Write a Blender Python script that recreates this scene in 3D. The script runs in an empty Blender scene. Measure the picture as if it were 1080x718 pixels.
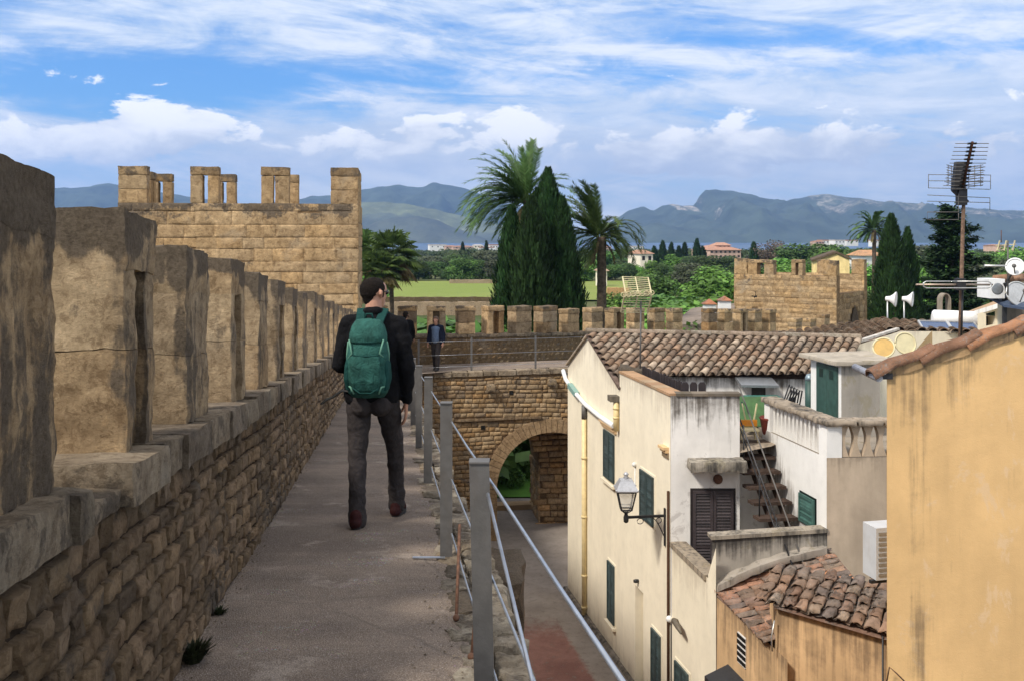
import bpy, math, random
from mathutils import Vector, noise as mnoise
RND = random.Random(11)
R = math.radians
sc = bpy.context.scene
COL = sc.collection
F = 1050.0

def P(px, py, Y):
    """point of the place at distance Y seen from the walkway at the measured bearing"""
    return Vector(((px - 540.0) * Y / F, Y, (251.0 - py) * Y / F))

def RP(x0, y, h=0.0):
    """point on the sloping rampart: x0 lateral, y along, h above the walkway"""
    return Vector((x0 - 0.1238 * y, y, -1.36 - 0.0895 * y + h))

def lerp(a, b, t): return a + (b - a) * t
def V(*a): return Vector(a)
def nz(p, s=1.0, o=0.0):
    return mnoise.noise(Vector((p[0] * s + o, p[1] * s - o * .7, p[2] * s + o * .3)))
def jit(a): return RND.uniform(-a, a)

# ------------------------------------------------------------------ mesh builder
class MB:
    def __init__(self):
        self.v = []; self.f = []; self.c = []; self.m = []; self.s = []
    def vert(self, p, col=(1, 1, 1, 0)):
        self.v.append((p[0], p[1], p[2])); self.c.append(col if len(col) == 4 else (*col, 0.0)); return len(self.v) - 1
    def face(self, idx, mi=0, sm=False):
        self.f.append(tuple(idx)); self.m.append(mi); self.s.append(sm)
    def poly(self, pts, col=(1, 1, 1, 0), mi=0):
        self.face([self.vert(p, col) for p in pts], mi)
    def hexa(self, b, t, col=(1, 1, 1, 0), mi=0):
        """b, t: four bottom and four top corners in order"""
        i = [self.vert(p, col) for p in list(b) + list(t)]
        for q in ((3, 2, 1, 0), (4, 5, 6, 7), (0, 1, 5, 4), (1, 2, 6, 5), (2, 3, 7, 6), (3, 0, 4, 7)):
            self.face([i[k] for k in q], mi)
    def box(self, c, u, v, w, col=(1, 1, 1, 0), mi=0):
        """centre and three half-axis vectors"""
        c = Vector(c); u = Vector(u); v = Vector(v); w = Vector(w)
        b = [c - u - v - w, c + u - v - w, c + u + v - w, c - u + v - w]
        t = [p + 2 * w for p in b]
        self.hexa(b, t, col, mi)
    def bar(self, a, b, wx, wy, up=(0, 0, 1), col=(1, 1, 1, 0), mi=0):
        a = Vector(a); b = Vector(b); d = (b - a)
        if d.length < 1e-6: return
        dn = d.normalized(); up = Vector(up)
        s = dn.cross(up)
        if s.length < 1e-4: s = dn.cross(Vector((1, 0, 0)))
        s.normalize(); t = s.cross(dn).normalized()
        self.box((a + b) / 2, s * wx / 2, t * wy / 2, d / 2, col, mi)
    def tube(self, pts, r, n=8, col=(1, 1, 1, 0), mi=0, cap=True):
        pts = [Vector(p) for p in pts]
        rs = r if isinstance(r, (list, tuple)) else [r] * len(pts)
        rings = []; prev = None
        for i, p in enumerate(pts):
            d = (pts[min(i + 1, len(pts) - 1)] - pts[max(i - 1, 0)]).normalized()
            if prev is None:
                s = d.cross(Vector((0, 0, 1)))
                if s.length < .05: s = d.cross(Vector((1, 0, 0)))
            else:
                s = prev - d * prev.dot(d)
            s.normalize(); prev = s; t = d.cross(s)
            rings.append([self.vert(p + (s * math.cos(2 * math.pi * k / n) + t * math.sin(2 * math.pi * k / n)) * rs[i], col) for k in range(n)])
        for i in range(len(rings) - 1):
            for k in range(n):
                self.face((rings[i][k], rings[i][(k + 1) % n], rings[i + 1][(k + 1) % n], rings[i + 1][k]), mi, True)
        if cap:
            self.face(rings[0][::-1], mi); self.face(rings[-1], mi)
    def lathe(self, base, axis, prof, n=16, col=(1, 1, 1, 0), mi=0, sx=None):
        """prof: (distance along axis, radius)"""
        base = Vector(base); a = Vector(axis).normalized()
        s = a.cross(Vector((0, 0, 1)))
        if s.length < .05: s = Vector((1, 0, 0))
        s.normalize(); t = a.cross(s)
        rings = [[self.vert(base + a * h + (s * math.cos(2 * math.pi * k / n) + t * math.sin(2 * math.pi * k / n)) * r, col) for k in range(n)] for h, r in prof]
        for i in range(len(rings) - 1):
            for k in range(n):
                self.face((rings[i][k], rings[i][(k + 1) % n], rings[i + 1][(k + 1) % n], rings[i + 1][k]), mi, True)
        self.face(rings[0][::-1], mi); self.face(rings[-1], mi)
    def ball(self, c, r, nu=12, nv=8, col=(1, 1, 1, 0), mi=0):
        c = Vector(c); rx, ry, rz = r if isinstance(r, (list, tuple)) else (r, r, r)
        rows = []
        for j in range(nv + 1):
            th = math.pi * j / nv
            rows.append([self.vert(c + Vector((rx * math.sin(th) * math.cos(2 * math.pi * i / nu), ry * math.sin(th) * math.sin(2 * math.pi * i / nu), rz * math.cos(th))), col) for i in range(nu)])
        for j in range(nv):
            for i in range(nu):
                self.face((rows[j][i], rows[j + 1][i], rows[j + 1][(i + 1) % nu], rows[j][(i + 1) % nu]), mi, True)
    def grid(self, fn, nu, nv, col=None, mi=0, sm=False):
        """fn(i/nu, j/nv) -> point; col(s, t, p) -> rgba"""
        ix = []
        for j in range(nv + 1):
            row = []
            for i in range(nu + 1):
                p = fn(i / nu, j / nv)
                row.append(self.vert(p, col(i / nu, j / nv, p) if col else (1, 1, 1, 0)))
            ix.append(row)
        for j in range(nv):
            for i in range(nu):
                self.face((ix[j][i], ix[j][i + 1], ix[j + 1][i + 1], ix[j + 1][i]), mi, sm)
    def prism(self, pts, ext, col=(1, 1, 1, 0), mi=0):
        a = [self.vert(p, col) for p in pts]; b = [self.vert(Vector(p) + Vector(ext), col) for p in pts]
        self.face(a[::-1], mi); self.face(b, mi); n = len(a)
        for k in range(n): self.face((a[k], a[(k + 1) % n], b[(k + 1) % n], b[k]), mi)
    def build(self, name, mats, parent=None, smooth=None, loc=None):
        me = bpy.data.meshes.new(name)
        org = Vector((0, 0, 0))
        if parent is not None: org = wloc(parent)
        if loc is not None: org = Vector(loc)
        me.from_pydata([(x - org[0], y - org[1], z - org[2]) for x, y, z in self.v], [], self.f)
        for mm in (mats if isinstance(mats, (list, tuple)) else [mats]): me.materials.append(mm)
        me.polygons.foreach_set('material_index', self.m)
        me.polygons.foreach_set('use_smooth', [bool(smooth)] * len(self.f) if smooth is not None else self.s)
        at = me.attributes.new('Col', 'FLOAT_COLOR', 'POINT')
        at.data.foreach_set('color', [x for c in self.c for x in c])
        me.update()
        o = bpy.data.objects.new(name, me); COL.objects.link(o)
        if parent is not None:
            o.parent = parent
        elif loc is not None:
            o.location = loc
        return o

def wloc(o):
    p = Vector(o.location)
    return p + wloc(o.parent) if o.parent else p

def empty(name, loc, label, cat, group=None):
    o = bpy.data.objects.new(name, None); o.empty_display_size = .2; o.location = loc; COL.objects.link(o)
    return tag(o, label, cat, group)
def tag(o, label, cat, group=None, kind='thing'):
    o['label'] = label; o['category'] = cat; o['kind'] = kind
    if group: o['group'] = group
    return o
def struct(o, kind='structure', label=None):
    o['kind'] = kind
    if label: o['label'] = label
    return o
def copy_tree(o, parent=None):
    c = o.copy(); COL.objects.link(c)
    if parent: c.parent = parent
    for ch in o.children: copy_tree(ch, c)
    return c

# ------------------------------------------------------------------ node helper
class NT:
    def __init__(self, tree): self.t = tree; tree.nodes.clear()
    def n(self, typ, **kw):
        nd = self.t.nodes.new(typ)
        for k, v in kw.items():
            if hasattr(nd, k): setattr(nd, k, v)
        return nd
    def link(self, a, b): self.t.links.new(a, b)
    def set(self, sock, v):
        if hasattr(v, 'node'): self.link(v, sock)
        elif v is not None:
            try: sock.default_value = v
            except Exception:
                sock.default_value = (*v, 1.0)
    def math(self, op, a, b=None, c=None, clamp=False):
        nd = self.n('ShaderNodeMath', operation=op); nd.use_clamp = clamp
        self.set(nd.inputs[0], a)
        if b is not None: self.set(nd.inputs[1], b)
        if c is not None: self.set(nd.inputs[2], c)
        return nd.outputs[0]
    def vmath(self, op, a, b=None):
        nd = self.n('ShaderNodeVectorMath', operation=op); self.set(nd.inputs[0], a)
        if b is not None: self.set(nd.inputs[1], b)
        return nd.outputs[0]
    def noise(self, vec, scale, detail=4, rough=.55, dist=0.0):
        nd = self.n('ShaderNodeTexNoise'); self.set(nd.inputs['Vector'], vec)
        nd.inputs['Scale'].default_value = scale; nd.inputs['Detail'].default_value = detail
        nd.inputs['Roughness'].default_value = rough; nd.inputs['Distortion'].default_value = dist
        return nd.outputs['Fac']
    def voro(self, vec, scale, feature='F1'):
        nd = self.n('ShaderNodeTexVoronoi', feature=feature); self.set(nd.inputs['Vector'], vec)
        nd.inputs['Scale'].default_value = scale
        return nd.outputs['Distance']
    def ramp(self, fac, a, b):
        """smooth 0..1 between a and b"""
        nd = self.n('ShaderNodeMapRange', interpolation_type='SMOOTHSTEP'); self.set(nd.inputs[0], fac)
        self.set(nd.inputs[1], a); self.set(nd.inputs[2], b)
        return nd.outputs[0]
    def mix(self, fac, a, b, mode='MIX'):
        nd = self.n('ShaderNodeMix', data_type='RGBA', blend_type=mode); self.set(nd.inputs[0], fac)
        self.set(nd.inputs[6], a if hasattr(a, 'node') else (*a[:3], 1)); self.set(nd.inputs[7], b if hasattr(b, 'node') else (*b[:3], 1))
        return nd.outputs[2]
    def pos(self): return self.n('ShaderNodeNewGeometry').outputs['Position']
    def obj(self): return self.n('ShaderNodeTexCoord').outputs['Object']
    def scale(self, vec, s):
        nd = self.n('ShaderNodeMapping'); self.set(nd.inputs[0], vec); nd.inputs['Scale'].default_value = s
        return nd.outputs[0]
    def attr(self, name='Col'):
        nd = self.n('ShaderNodeAttribute', attribute_name=name); return nd.outputs['Color'], nd.outputs['Alpha']
    def bump(self, h, strength, dist):
        nd = self.n('ShaderNodeBump'); nd.inputs['Strength'].default_value = strength; nd.inputs['Distance'].default_value = dist
        self.set(nd.inputs['Height'], h); return nd.outputs[0]
    def out(self, color, rough=.85, normal=None, metal=0.0, spec=.3, alpha=None, trans=None, coat=None):
        b = self.n('ShaderNodeBsdfPrincipled'); o = self.n('ShaderNodeOutputMaterial')
        self.set(b.inputs['Base Color'], color if hasattr(color, 'node') else (*color[:3], 1)); self.set(b.inputs['Roughness'], rough)
        self.set(b.inputs['Metallic'], metal); b.inputs['Specular IOR Level'].default_value = spec
        if normal is not None: self.link(normal, b.inputs['Normal'])
        if trans is not None: b.inputs['Transmission Weight'].default_value = trans
        self.link(b.outputs[0], o.inputs[0]); return b

def newmat(name):
    m = bpy.data.materials.new(name); m.use_nodes = True
    return m, NT(m.node_tree)

def m_stone(name, dark=(.070, .056, .043), stain=.5, pit=1.0, streak=0.0, scale=1.0, pale=.25):
    """natural sandstone: the stones' own colour (Col) with mottling, pits, pale crust and dark lichen"""
    m, n = newmat(name); p = n.pos(); col, a = n.attr()
    big = n.noise(p, 2.2 * scale, 5, .6); mid = n.noise(p, 9 * scale, 6, .65); fine = n.noise(p, 60 * scale, 4, .7)
    c = n.mix(n.ramp(mid, .3, .7), n.mix(1, col, (.72, .66, .58), 'MULTIPLY'), n.mix(1, col, (1.18, 1.12, 1.02), 'MULTIPLY'))
    c = n.mix(n.math('MULTIPLY', n.ramp(fine, .35, .75), .45), c, n.mix(1, c, (.55, .5, .45), 'MULTIPLY'))
    c = n.mix(n.math('MULTIPLY', n.ramp(big, .55, .75), pale), c, (.42, .38, .31))
    blo = n.noise(p, 17 * scale, 8, .78, .4)
    c = n.mix(n.math('MULTIPLY', n.ramp(blo, .50, .40), .55), c, n.mix(1, c, (.42, .37, .33), 'MULTIPLY'))
    c = n.mix(n.math('MULTIPLY', n.ramp(blo, .56, .68), .5), c, n.mix(1, c, (1.55, 1.5, 1.42), 'MULTIPLY'))
    sv = n.scale(p, (14 * scale, 14 * scale, 1.6 * scale))
    stk = n.noise(sv, 1.0, 5, .6)
    lich = n.noise(p, 5.5 * scale, 8, .72)
    amt = n.math('ADD', n.math('MULTIPLY', a, .42), n.math('MULTIPLY', big, .25))
    src = n.math('ADD', n.math('MULTIPLY', lich, 1.0 - streak), n.math('MULTIPLY', stk, streak))
    msk = n.ramp(n.math('ADD', src, amt), .885 - .2 * stain, .985 - .2 * stain)
    c = n.mix(n.math('MULTIPLY', msk, .88), c, n.mix(n.ramp(fine, .3, .7), dark, tuple(x * 2.4 for x in dark)))
    h = n.math('ADD', n.math('MULTIPLY', mid, .3), n.math('MULTIPLY', n.noise(p, 34 * scale, 8, .82), .9))
    c = n.mix(n.math('MULTIPLY', n.ramp(n.noise(p, 26 * scale, 6, .75), .62, .74), .5), c, n.mix(1, c, (.35, .31, .28), 'MULTIPLY'))
    pv = n.vmath('ADD', p, n.n('ShaderNodeTexNoise').outputs['Color']); nn_ = [x for x in n.t.nodes if x.type == 'TEX_NOISE'][-1]; n.link(p, nn_.inputs['Vector']); nn_.inputs['Scale'].default_value = 14 * scale; nn_.inputs['Detail'].default_value = 5
    pits = n.math('MAXIMUM', n.ramp(n.voro(pv, 20 * scale), .05, .35), n.ramp(n.noise(p, 3.3 * scale, 3, .5), .62, .5))
    h = n.math('ADD', h, n.math('MULTIPLY', pits, .35 * pit))
    n.out(c, .92, n.bump(h, 1.0, .028 / scale), spec=.15)
    return m

def m_plaster(name, base, stain=(.12, .1, .08), amount=.5, rough=.9, mottling=.18, patch=None, patch_amt=.0):
    m, n = newmat(name); p = n.pos(); col, a = n.attr()
    big = n.noise(p, .9, 5, .6, .4); mid = n.noise(p, 4.5, 6, .65); fine = n.noise(p, 90, 3, .6)
    big = n.math('ADD', n.math('MULTIPLY', big, .5), n.math('MULTIPLY', n.noise(n.scale(p, (2.2, 2.2, .5)), 1.0, 5, .6), .5))
    lo = tuple(x * (1 - mottling * 1.5) for x in base); hi = tuple(min(1, x * (1 + mottling)) for x in base)
    c = n.mix(n.ramp(big, .32, .68), lo, hi)
    c = n.mix(n.math('MULTIPLY', n.ramp(mid, .42, .72), .35), c, tuple(x * .8 for x in base))
    if patch:
        pm = n.noise(n.scale(p, (1.6, 1.6, 1.1)), 1.5, 7, .7, .6)
        c = n.mix(n.math('MULTIPLY', n.ramp(pm, .57, .63), patch_amt), c, patch)
    c = n.mix(1, c, col, 'MULTIPLY')
    stk = n.noise(n.scale(p, (11, 11, .5)), 1.0, 5, .65)
    stk2 = n.noise(n.scale(p, (3.1, 3.1, .28)), 1.0, 5, .6)
    blot = n.noise(p, 2.6, 7, .7)
    s = n.math('ADD', n.math('MULTIPLY', stk, .6), n.math('MULTIPLY', blot, .4))
    grime = n.ramp(n.math('ADD', s, n.math('MULTIPLY', a, .38)), .62, .86)
    c = n.mix(n.math('MULTIPLY', grime, min(1, amount * 1.5)), c, stain)
    c = n.mix(n.math('MULTIPLY', n.ramp(stk2, .55, .72), amount * .42), c, tuple(lerp(x, y, .6) for x, y in zip(base, stain)))
    h = n.math('ADD', n.math('MULTIPLY', mid, .7), n.math('MULTIPLY', fine, .25))
    n.out(c, rough, n.bump(h, .35, .02), spec=.15)
    return m

def m_simple(name, base, rough=.6, metal=0.0, var=.15, scale=12, spec=.35, bump=.1, dirt=None, dirt_amt=.4):
    m, n = newmat(name); p = n.obj(); col, a = n.attr()
    t = n.noise(p, scale, 5, .6)
    c = n.mix(n.ramp(t, .3, .7), tuple(x * (1 - var) for x in base), tuple(min(1, x * (1 + var)) for x in base))
    c = n.mix(1, c, col, 'MULTIPLY')
    if dirt:
        d = n.noise(n.scale(p, (1, 1, .35)), scale * .6, 7, .7)
        c = n.mix(n.math('MULTIPLY', n.ramp(d, .5, .68), dirt_amt), c, dirt)
    rr = n.math('ADD', n.math('MULTIPLY', t, .2), rough - .1)
    n.out(c, rr, n.bump(n.noise(p, scale * 6, 3, .6), bump, .01), metal, spec)
    return m

def m_leaf(name, base, var=.35, rough=.55, trans=.25):
    m, n = newmat(name); p = n.obj(); col, a = n.attr()
    inf = n.n('ShaderNodeObjectInfo').outputs['Random']
    t = n.noise(p, 2.5, 3, .6)
    c = n.mix(n.ramp(t, .3, .7), tuple(x * (1 - var) for x in base), tuple(x * (1 + var) for x in base))
    c = n.mix(1, c, col, 'MULTIPLY')
    h = n.n('ShaderNodeHueSaturation'); n.link(c, h.inputs['Color'])
    n.set(h.inputs['Value'], n.math('ADD', n.math('MULTIPLY', inf, .5), .75))
    n.set(h.inputs['Hue'], n.math('ADD', n.math('MULTIPLY', inf, .03), .485))
    b = n.out(h.outputs[0], rough, spec=.25)
    tr = n.n('ShaderNodeBsdfTranslucent'); n.link(h.outputs[0], tr.inputs[0])
    mx = n.n('ShaderNodeMixShader'); mx.inputs[0].default_value = trans
    n.link(b.outputs[0], mx.inputs[1]); n.link(tr.outputs[0], mx.inputs[2])
    o = [x for x in n.t.nodes if x.type == 'OUTPUT_MATERIAL'][0]; n.link(mx.outputs[0], o.inputs[0])
    return m

M = {}
M['stone'] = m_stone('wall_stone', stain=.42)
M['stone_dark'] = m_stone('weathered_merlon_stone', stain=.62, streak=.5, pit=1.2, pale=.3)
M['stone_tower'] = m_stone('warm_ashlar_stone', stain=.5, scale=.45, pale=.42)
M['mortar'] = m_stone('lime_mortar', stain=.3, pale=.1)
M['pale_stone'] = m_stone('pale_edge_stone', stain=.72, pale=.5)
M['cream'] = m_plaster('cream_plaster', (.84, .765, .61), (.42, .35, .27), .3, mottling=.05)
M['white'] = m_plaster('white_plaster', (.80, .79, .77), (.20, .17, .14), .42, mottling=.05)
M['grey_plaster'] = m_plaster('grey_weathered_plaster', (.78, .76, .735), (.13, .115, .10), .8, mottling=.1, patch=(.46, .43, .41), patch_amt=.6)
M['tan'] = m_plaster('tan_coping', (.55, .40, .28), (.2, .15, .11), .45)
M['beige'] = m_plaster('beige_render', (.47, .38, .29), (.2, .16, .12), .5)
M['ochre'] = m_plaster('ochre_render', (.72, .47, .222), (.20, .14, .085), .55, mottling=.10, patch=(.70, .50, .31), patch_amt=.6)
M['ochre_pink'] = m_plaster('peach_render', (.64, .43, .24), (.13, .09, .06), .5)
M['concrete'] = m_plaster('old_concrete', (.36, .33, .29), (.06, .055, .05), .9, patch=(.25, .22, .15), patch_amt=.6)
M['steel'] = m_simple('galvanised_steel', (.125, .118, .112), .6, .25, .12, 20, dirt=(.12, .10, .085), dirt_amt=.35)
M['rod'] = m_simple('steel_rod', (.42, .45, .50), .35, .8, .1, 20)
M['iron'] = m_simple('black_iron', (.035, .035, .038), .5, .4, .2, 20)
M['dark_rust'] = m_simple('dark_rusty_steel', (.065, .042, .032), .8, .1, .4, 30, dirt=(.12, .07, .045), dirt_amt=.4)
M['rust'] = m_simple('rusty_iron', (.13, .065, .04), .8, .1, .35, 40)
M['alu'] = m_simple('aluminium', (.55, .55, .54), .4, .7, .1, 20)
M['lampmetal'] = m_simple('pale_lamp_metal', (.46, .47, .5), .45, .5, .12, 20)
M['green'] = m_simple('green_painted_wood', (.035, .080, .070), .5, 0, .2, 8, dirt=(.06, .07, .06), dirt_amt=.3)
M['shutter'] = m_simple('dark_green_shutter', (.028, .043, .045), .55, 0, .25, 8, dirt=(.06, .07, .07), dirt_amt=.4)
M['brown'] = m_simple('dark_brown_shutter', (.035, .028, .03), .55, 0, .15, 8)
M['white_paint'] = m_simple('white_paint', (.78, .78, .77), .4, 0, .05, 8, dirt=(.45, .42, .38), dirt_amt=.3)
M['ivory'] = m_simple('ivory_enamel', (.62, .55, .34), .5, 0, .08, 8, dirt=(.55, .42, .2), dirt_amt=.35)
M['ochre_dish'] = m_simple('yellowed_enamel', (.46, .29, .085), .55, 0, .12, 8)
M['pipe_yellow'] = m_simple('cream_yellow_pipe', (.72, .58, .31), .5, 0, .1, 8)
M['collector'] = m_simple('blue_collector_glass', (.02, .06, .16), .15, 0, .1, 4, spec=.6)
M['black'] = m_simple('matt_black', (.02, .02, .02), .7, 0, .2, 8)
M['tile'] = None
def m_tile(name, moss=.5):
    m, n = newmat(name); p = n.pos(); col, a = n.attr()
    t = n.noise(p, 7, 6, .65); f = n.noise(p, 45, 4, .65); b = n.noise(p, 1.3, 4, .6)
    c = n.mix(n.ramp(t, .3, .7), n.mix(1, col, (.72, .68, .66), 'MULTIPLY'), n.mix(1, col, (1.2, 1.12, 1.08), 'MULTIPLY'))
    c = n.mix(n.math('MULTIPLY', n.ramp(n.math('ADD', n.math('MULTIPLY', f, .5), n.math('MULTIPLY', b, .5)), .47, .62), moss), c, n.mix(n.ramp(t, .4, .6), (.05, .045, .04), (.19, .17, .155)))
    c = n.mix(n.math('MULTIPLY', n.ramp(f, .6, .75), .5), c, (.5, .46, .4))
    n.out(c, .9, n.bump(n.math('ADD', t, f), .5, .02), spec=.15)
    return m
M['tile'] = m_tile('pale_clay_tile', .62)
M['tile_red'] = m_tile('lichened_clay_tile', .92)
M['tile_dark'] = m_tile('dark_verge_tile', .95)
M['tile_base'] = m_tile('tile_channel', .8)

def m_walk():
    m, n = newmat('worn_walkway_concrete'); p = n.pos(); col, a = n.attr()
    big = n.noise(p, .8, 5, .6, .8); mid = n.noise(p, 5, 7, .7); fine = n.noise(p, 160, 3, .8); grit = n.voro(p, 130)
    band = n.noise(n.scale(p, (.25, 2.2, 0)), 1.0, 4, .65)
    c = n.mix(n.ramp(n.math('ADD', n.math('MULTIPLY', big, .55), n.math('MULTIPLY', band, .45)), .38, .62), (.132, .100, .080), (.250, .194, .152))
    c = n.mix(n.math('MULTIPLY', n.ramp(mid, .45, .7), .6), c, (.15, .118, .10))
    pale = n.noise(p, 2.1, 8, .72)
    c = n.mix(n.math('MULTIPLY', n.ramp(pale, .55, .66), .7), c, (.36, .30, .25))
    dk = n.noise(n.vmath('ADD', p, (7.0, 3.0, 1.0)), 1.4, 8, .7)
    c = n.mix(n.math('MULTIPLY', n.ramp(dk, .56, .66), .6), c, (.105, .085, .075))
    c = n.mix(n.math('MULTIPLY', n.ramp(fine, .5, .70), .75), c, (.50, .43, .37))
    c = n.mix(n.math('MULTIPLY', n.ramp(fine, .5, .32), .65), c, (.055, .045, .04))
    gm = n.ramp(n.noise(p, 1.7, 5, .65), .56, .66)
    st = n.voro(p, 75); vs = [x for x in n.t.nodes if x.type == 'TEX_VORONOI'][-1]
    c = n.mix(n.math('MULTIPLY', gm, n.math('MULTIPLY', n.ramp(st, .42, .18), .7)), c, n.mix(.5, vs.outputs['Color'], (.42, .36, .30)))
    wv = n.vmath('ADD', p, n.scale(n.n('ShaderNodeTexNoise').outputs['Color'], (.16, .16, .16)))
    nn_ = [x for x in n.t.nodes if x.type == 'TEX_NOISE'][-1]; n.link(p, nn_.inputs['Vector']); nn_.inputs['Scale'].default_value = 3
    cr = n.voro(n.scale(wv, (1.1, .75, 0)), 1.0, 'DISTANCE_TO_EDGE')
    c = n.mix(n.math('MULTIPLY', n.ramp(cr, .007, .001), n.math('MULTIPLY', n.ramp(big, .48, .62), .45)), c, (.09, .075, .064))
    c = n.mix(n.ramp(n.math('ADD', a, n.math('MULTIPLY', mid, .6)), .72, 1.05), c, (.075, .06, .048))
    h = n.math('ADD', n.math('MULTIPLY', fine, .5), n.math('ADD', mid, n.math('MULTIPLY', grit, .5)))
    h = n.math('ADD', h, n.math('MULTIPLY', n.ramp(cr, .0, .008), .15))
    n.out(c, .93, n.bump(h, .7, .014), spec=.2)
    return m
M['walk'] = m_walk()

def m_ground(name, c1, c2, c3, s=1.0):
    m, n = newmat(name); p = n.pos()
    a = n.noise(p, .05 * s, 6, .6); b = n.noise(p, .6 * s, 6, .7); d = n.noise(p, 9 * s, 3, .7)
    c = n.mix(n.ramp(a, .35, .65), c1, c2)
    c = n.mix(n.math('MULTIPLY', n.ramp(b, .45, .7), .6), c, c3)
    c = n.mix(n.math('MULTIPLY', n.ramp(d, .4, .7), .4), c, tuple(x * .5 for x in c1))
    n.out(c, .95, n.bump(b, .5, .1 / s), spec=.1)
    return m
M['ground'] = m_ground('dry_green_ground', (.06, .085, .03), (.12, .125, .05), (.16, .13, .075))
M['field'] = m_ground('yellow_green_field', (.20, .255, .06), (.25, .28, .085), (.17, .22, .05), .6)
M['lawn'] = m_ground('lawn', (.085, .21, .035), (.12, .26, .05), (.07, .15, .03), 6)
M['asphalt'] = m_ground('street_concrete', (.22, .19, .17), (.29, .25, .225), (.18, .15, .14), 8)
def m_street():
    m, n = newmat('street_paving'); p = n.pos()
    sp = n.n('ShaderNodeSeparateXYZ'); n.link(p, sp.inputs[0]); X, Y, Z = sp.outputs
    a = n.noise(p, .5, 6, .65); b = n.noise(p, 6, 6, .7); f = n.noise(p, 60, 3, .7)
    c = n.mix(n.ramp(a, .35, .65), (.24, .205, .18), (.34, .295, .26))
    # the red paving keeps clear of the house footings and of the gate
    edge = n.math('SUBTRACT', n.math('SUBTRACT', 6.53, n.math('MULTIPLY', Y, .2)), X)
    k = n.math('ADD', n.math('SUBTRACT', edge, .78), n.math('MULTIPLY', n.math('SUBTRACT', b, .5), .35))
    far = n.math('ADD', n.math('MULTIPLY', n.math('SUBTRACT', 23.4, Y), .5), n.math('MULTIPLY', n.math('SUBTRACT', b, .5), 1.2))
    red = n.mix(n.ramp(n.noise(p, 1.3, 6, .7), .35, .65), (.20, .095, .08), (.29, .15, .125))
    c = n.mix(n.math('MULTIPLY', n.ramp(k, -.06, .08), n.math('MULTIPLY', n.ramp(far, -.2, .5), n.ramp(b, .75, .55))), c, red)
    c = n.mix(n.math('MULTIPLY', n.ramp(b, .48, .68), .5), c, n.mix(1, c, (.6, .57, .55), 'MULTIPLY'))
    c = n.mix(n.math('MULTIPLY', n.ramp(f, .5, .7), .25), c, (.42, .38, .34))
    n.out(c, .9, n.bump(n.math('ADD', b, f), .4, .02), spec=.2)
    return m
M['street'] = m_street()
M['mountain'] = None

def m_mount(name, scrub, rock, amt):
    m, n = newmat(name); p = n.pos(); col, a = n.attr()
    g = n.n('ShaderNodeNewGeometry'); sep = n.n('ShaderNodeSeparateXYZ'); n.link(g.outputs['True Normal'], sep.inputs[0])
    t = n.noise(p, .005, 9, .75); f = n.noise(p, .014, 9, .78, .6)
    steep = n.ramp(sep.outputs[2], .75, .35)
    c = n.mix(n.ramp(t, .35, .65), scrub, tuple(x * 1.8 for x in scrub))
    k = n.math('ADD', n.math('MULTIPLY', f, .8), n.math('ADD', n.math('MULTIPLY', steep, .25), n.math('MULTIPLY', a, .5)))
    c = n.mix(n.math('MULTIPLY', n.ramp(k, .52, .78), amt), c, rock)
    c = n.mix(1, c, col, 'MULTIPLY')
    n.out(c, .95, spec=.1)
    return m
M['mountain'] = m_mount('scrub_and_limestone', (.048, .062, .042), (.66, .58, .50), .95)
M['hill'] = m_mount('olive_hillside', (.085, .095, .055), (.55, .52, .40), .85)

def m_water():
    m, n = newmat('sea_water'); p = n.pos()
    w = n.noise(n.scale(p, (.02, .05, .05)), 1, 5, .6)
    c = n.mix(n.ramp(w, .35, .65), (.012, .05, .12), (.02, .075, .16))
    n.out(c, .35, n.bump(w, .2, .5), spec=.4)
    return m
M['sea'] = m_water()
M['leaf_dark'] = m_leaf('dark_foliage', (0.057, 0.101, 0.025))
M['leaf_mid'] = m_leaf('mid_foliage', (0.085, 0.165, 0.034))
M['leaf_light'] = m_leaf('bright_foliage', (0.120, 0.245, 0.041))
M['leaf_olive'] = m_leaf('olive_foliage', (.075, .088, .05))
M['leaf_cyp'] = m_leaf('cypress_foliage', (0.024, 0.050, 0.016), .3, .6, .12)
M['weed'] = m_leaf('dry_weed', (.030, .036, .016))
M['leaf_palm'] = m_leaf('palm_fronds', (0.085, 0.138, 0.046), .25, .5, .2)
M['leaf_dry'] = m_leaf('dry_fronds', (.17, .125, .07), .3, .7, .15)
M['leaf_brown'] = m_leaf('bare_twigs', (.11, .08, .065), .3, .8, .1)
M['bark'] = m_simple('bark', (.10, .075, .055), .95, 0, .4, 6, .1, .6)
M['skin'] = m_simple('skin', (.44, .23, .155), .5, 0, .08, 30, .35, .05)
M['hair'] = m_simple('dark_hair', (.016, .012, .010), .85, 0, .5, 90, .1, .9)
M['hair_brown'] = m_simple('brown_hair', (.09, .05, .03), .6, 0, .3, 60, .3, .6)
def m_cloth(name, base, rough=.9, weave=700, var=.2, fold=.6):
    m, n = newmat(name); p = n.obj(); col, a = n.attr()
    t = n.noise(p, 7, 5, .6, .6); f = n.noise(p, weave, 2, .6)
    c = n.mix(n.ramp(t, .3, .7), tuple(x * (1 - var) for x in base), tuple(x * (1 + var) for x in base))
    c = n.mix(1, c, col, 'MULTIPLY')
    wr = n.noise(n.scale(p, (1.3, 1.3, .9)), 14, 4, .55, 1.2)
    b = n.out(c, rough, n.bump(n.math('ADD', wr, n.math('MULTIPLY', f, .06)), fold, .03), spec=.12)
    b.inputs['Sheen Weight'].default_value = .0
    return m
M['jacket'] = m_cloth('black_fleece', (.0065, .0065, .008), var=.25)
M['trouser'] = m_cloth('charcoal_trousers', (.040, .034, .034))
M['navy'] = m_cloth('navy_jacket', (.010, .013, .026))
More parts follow.
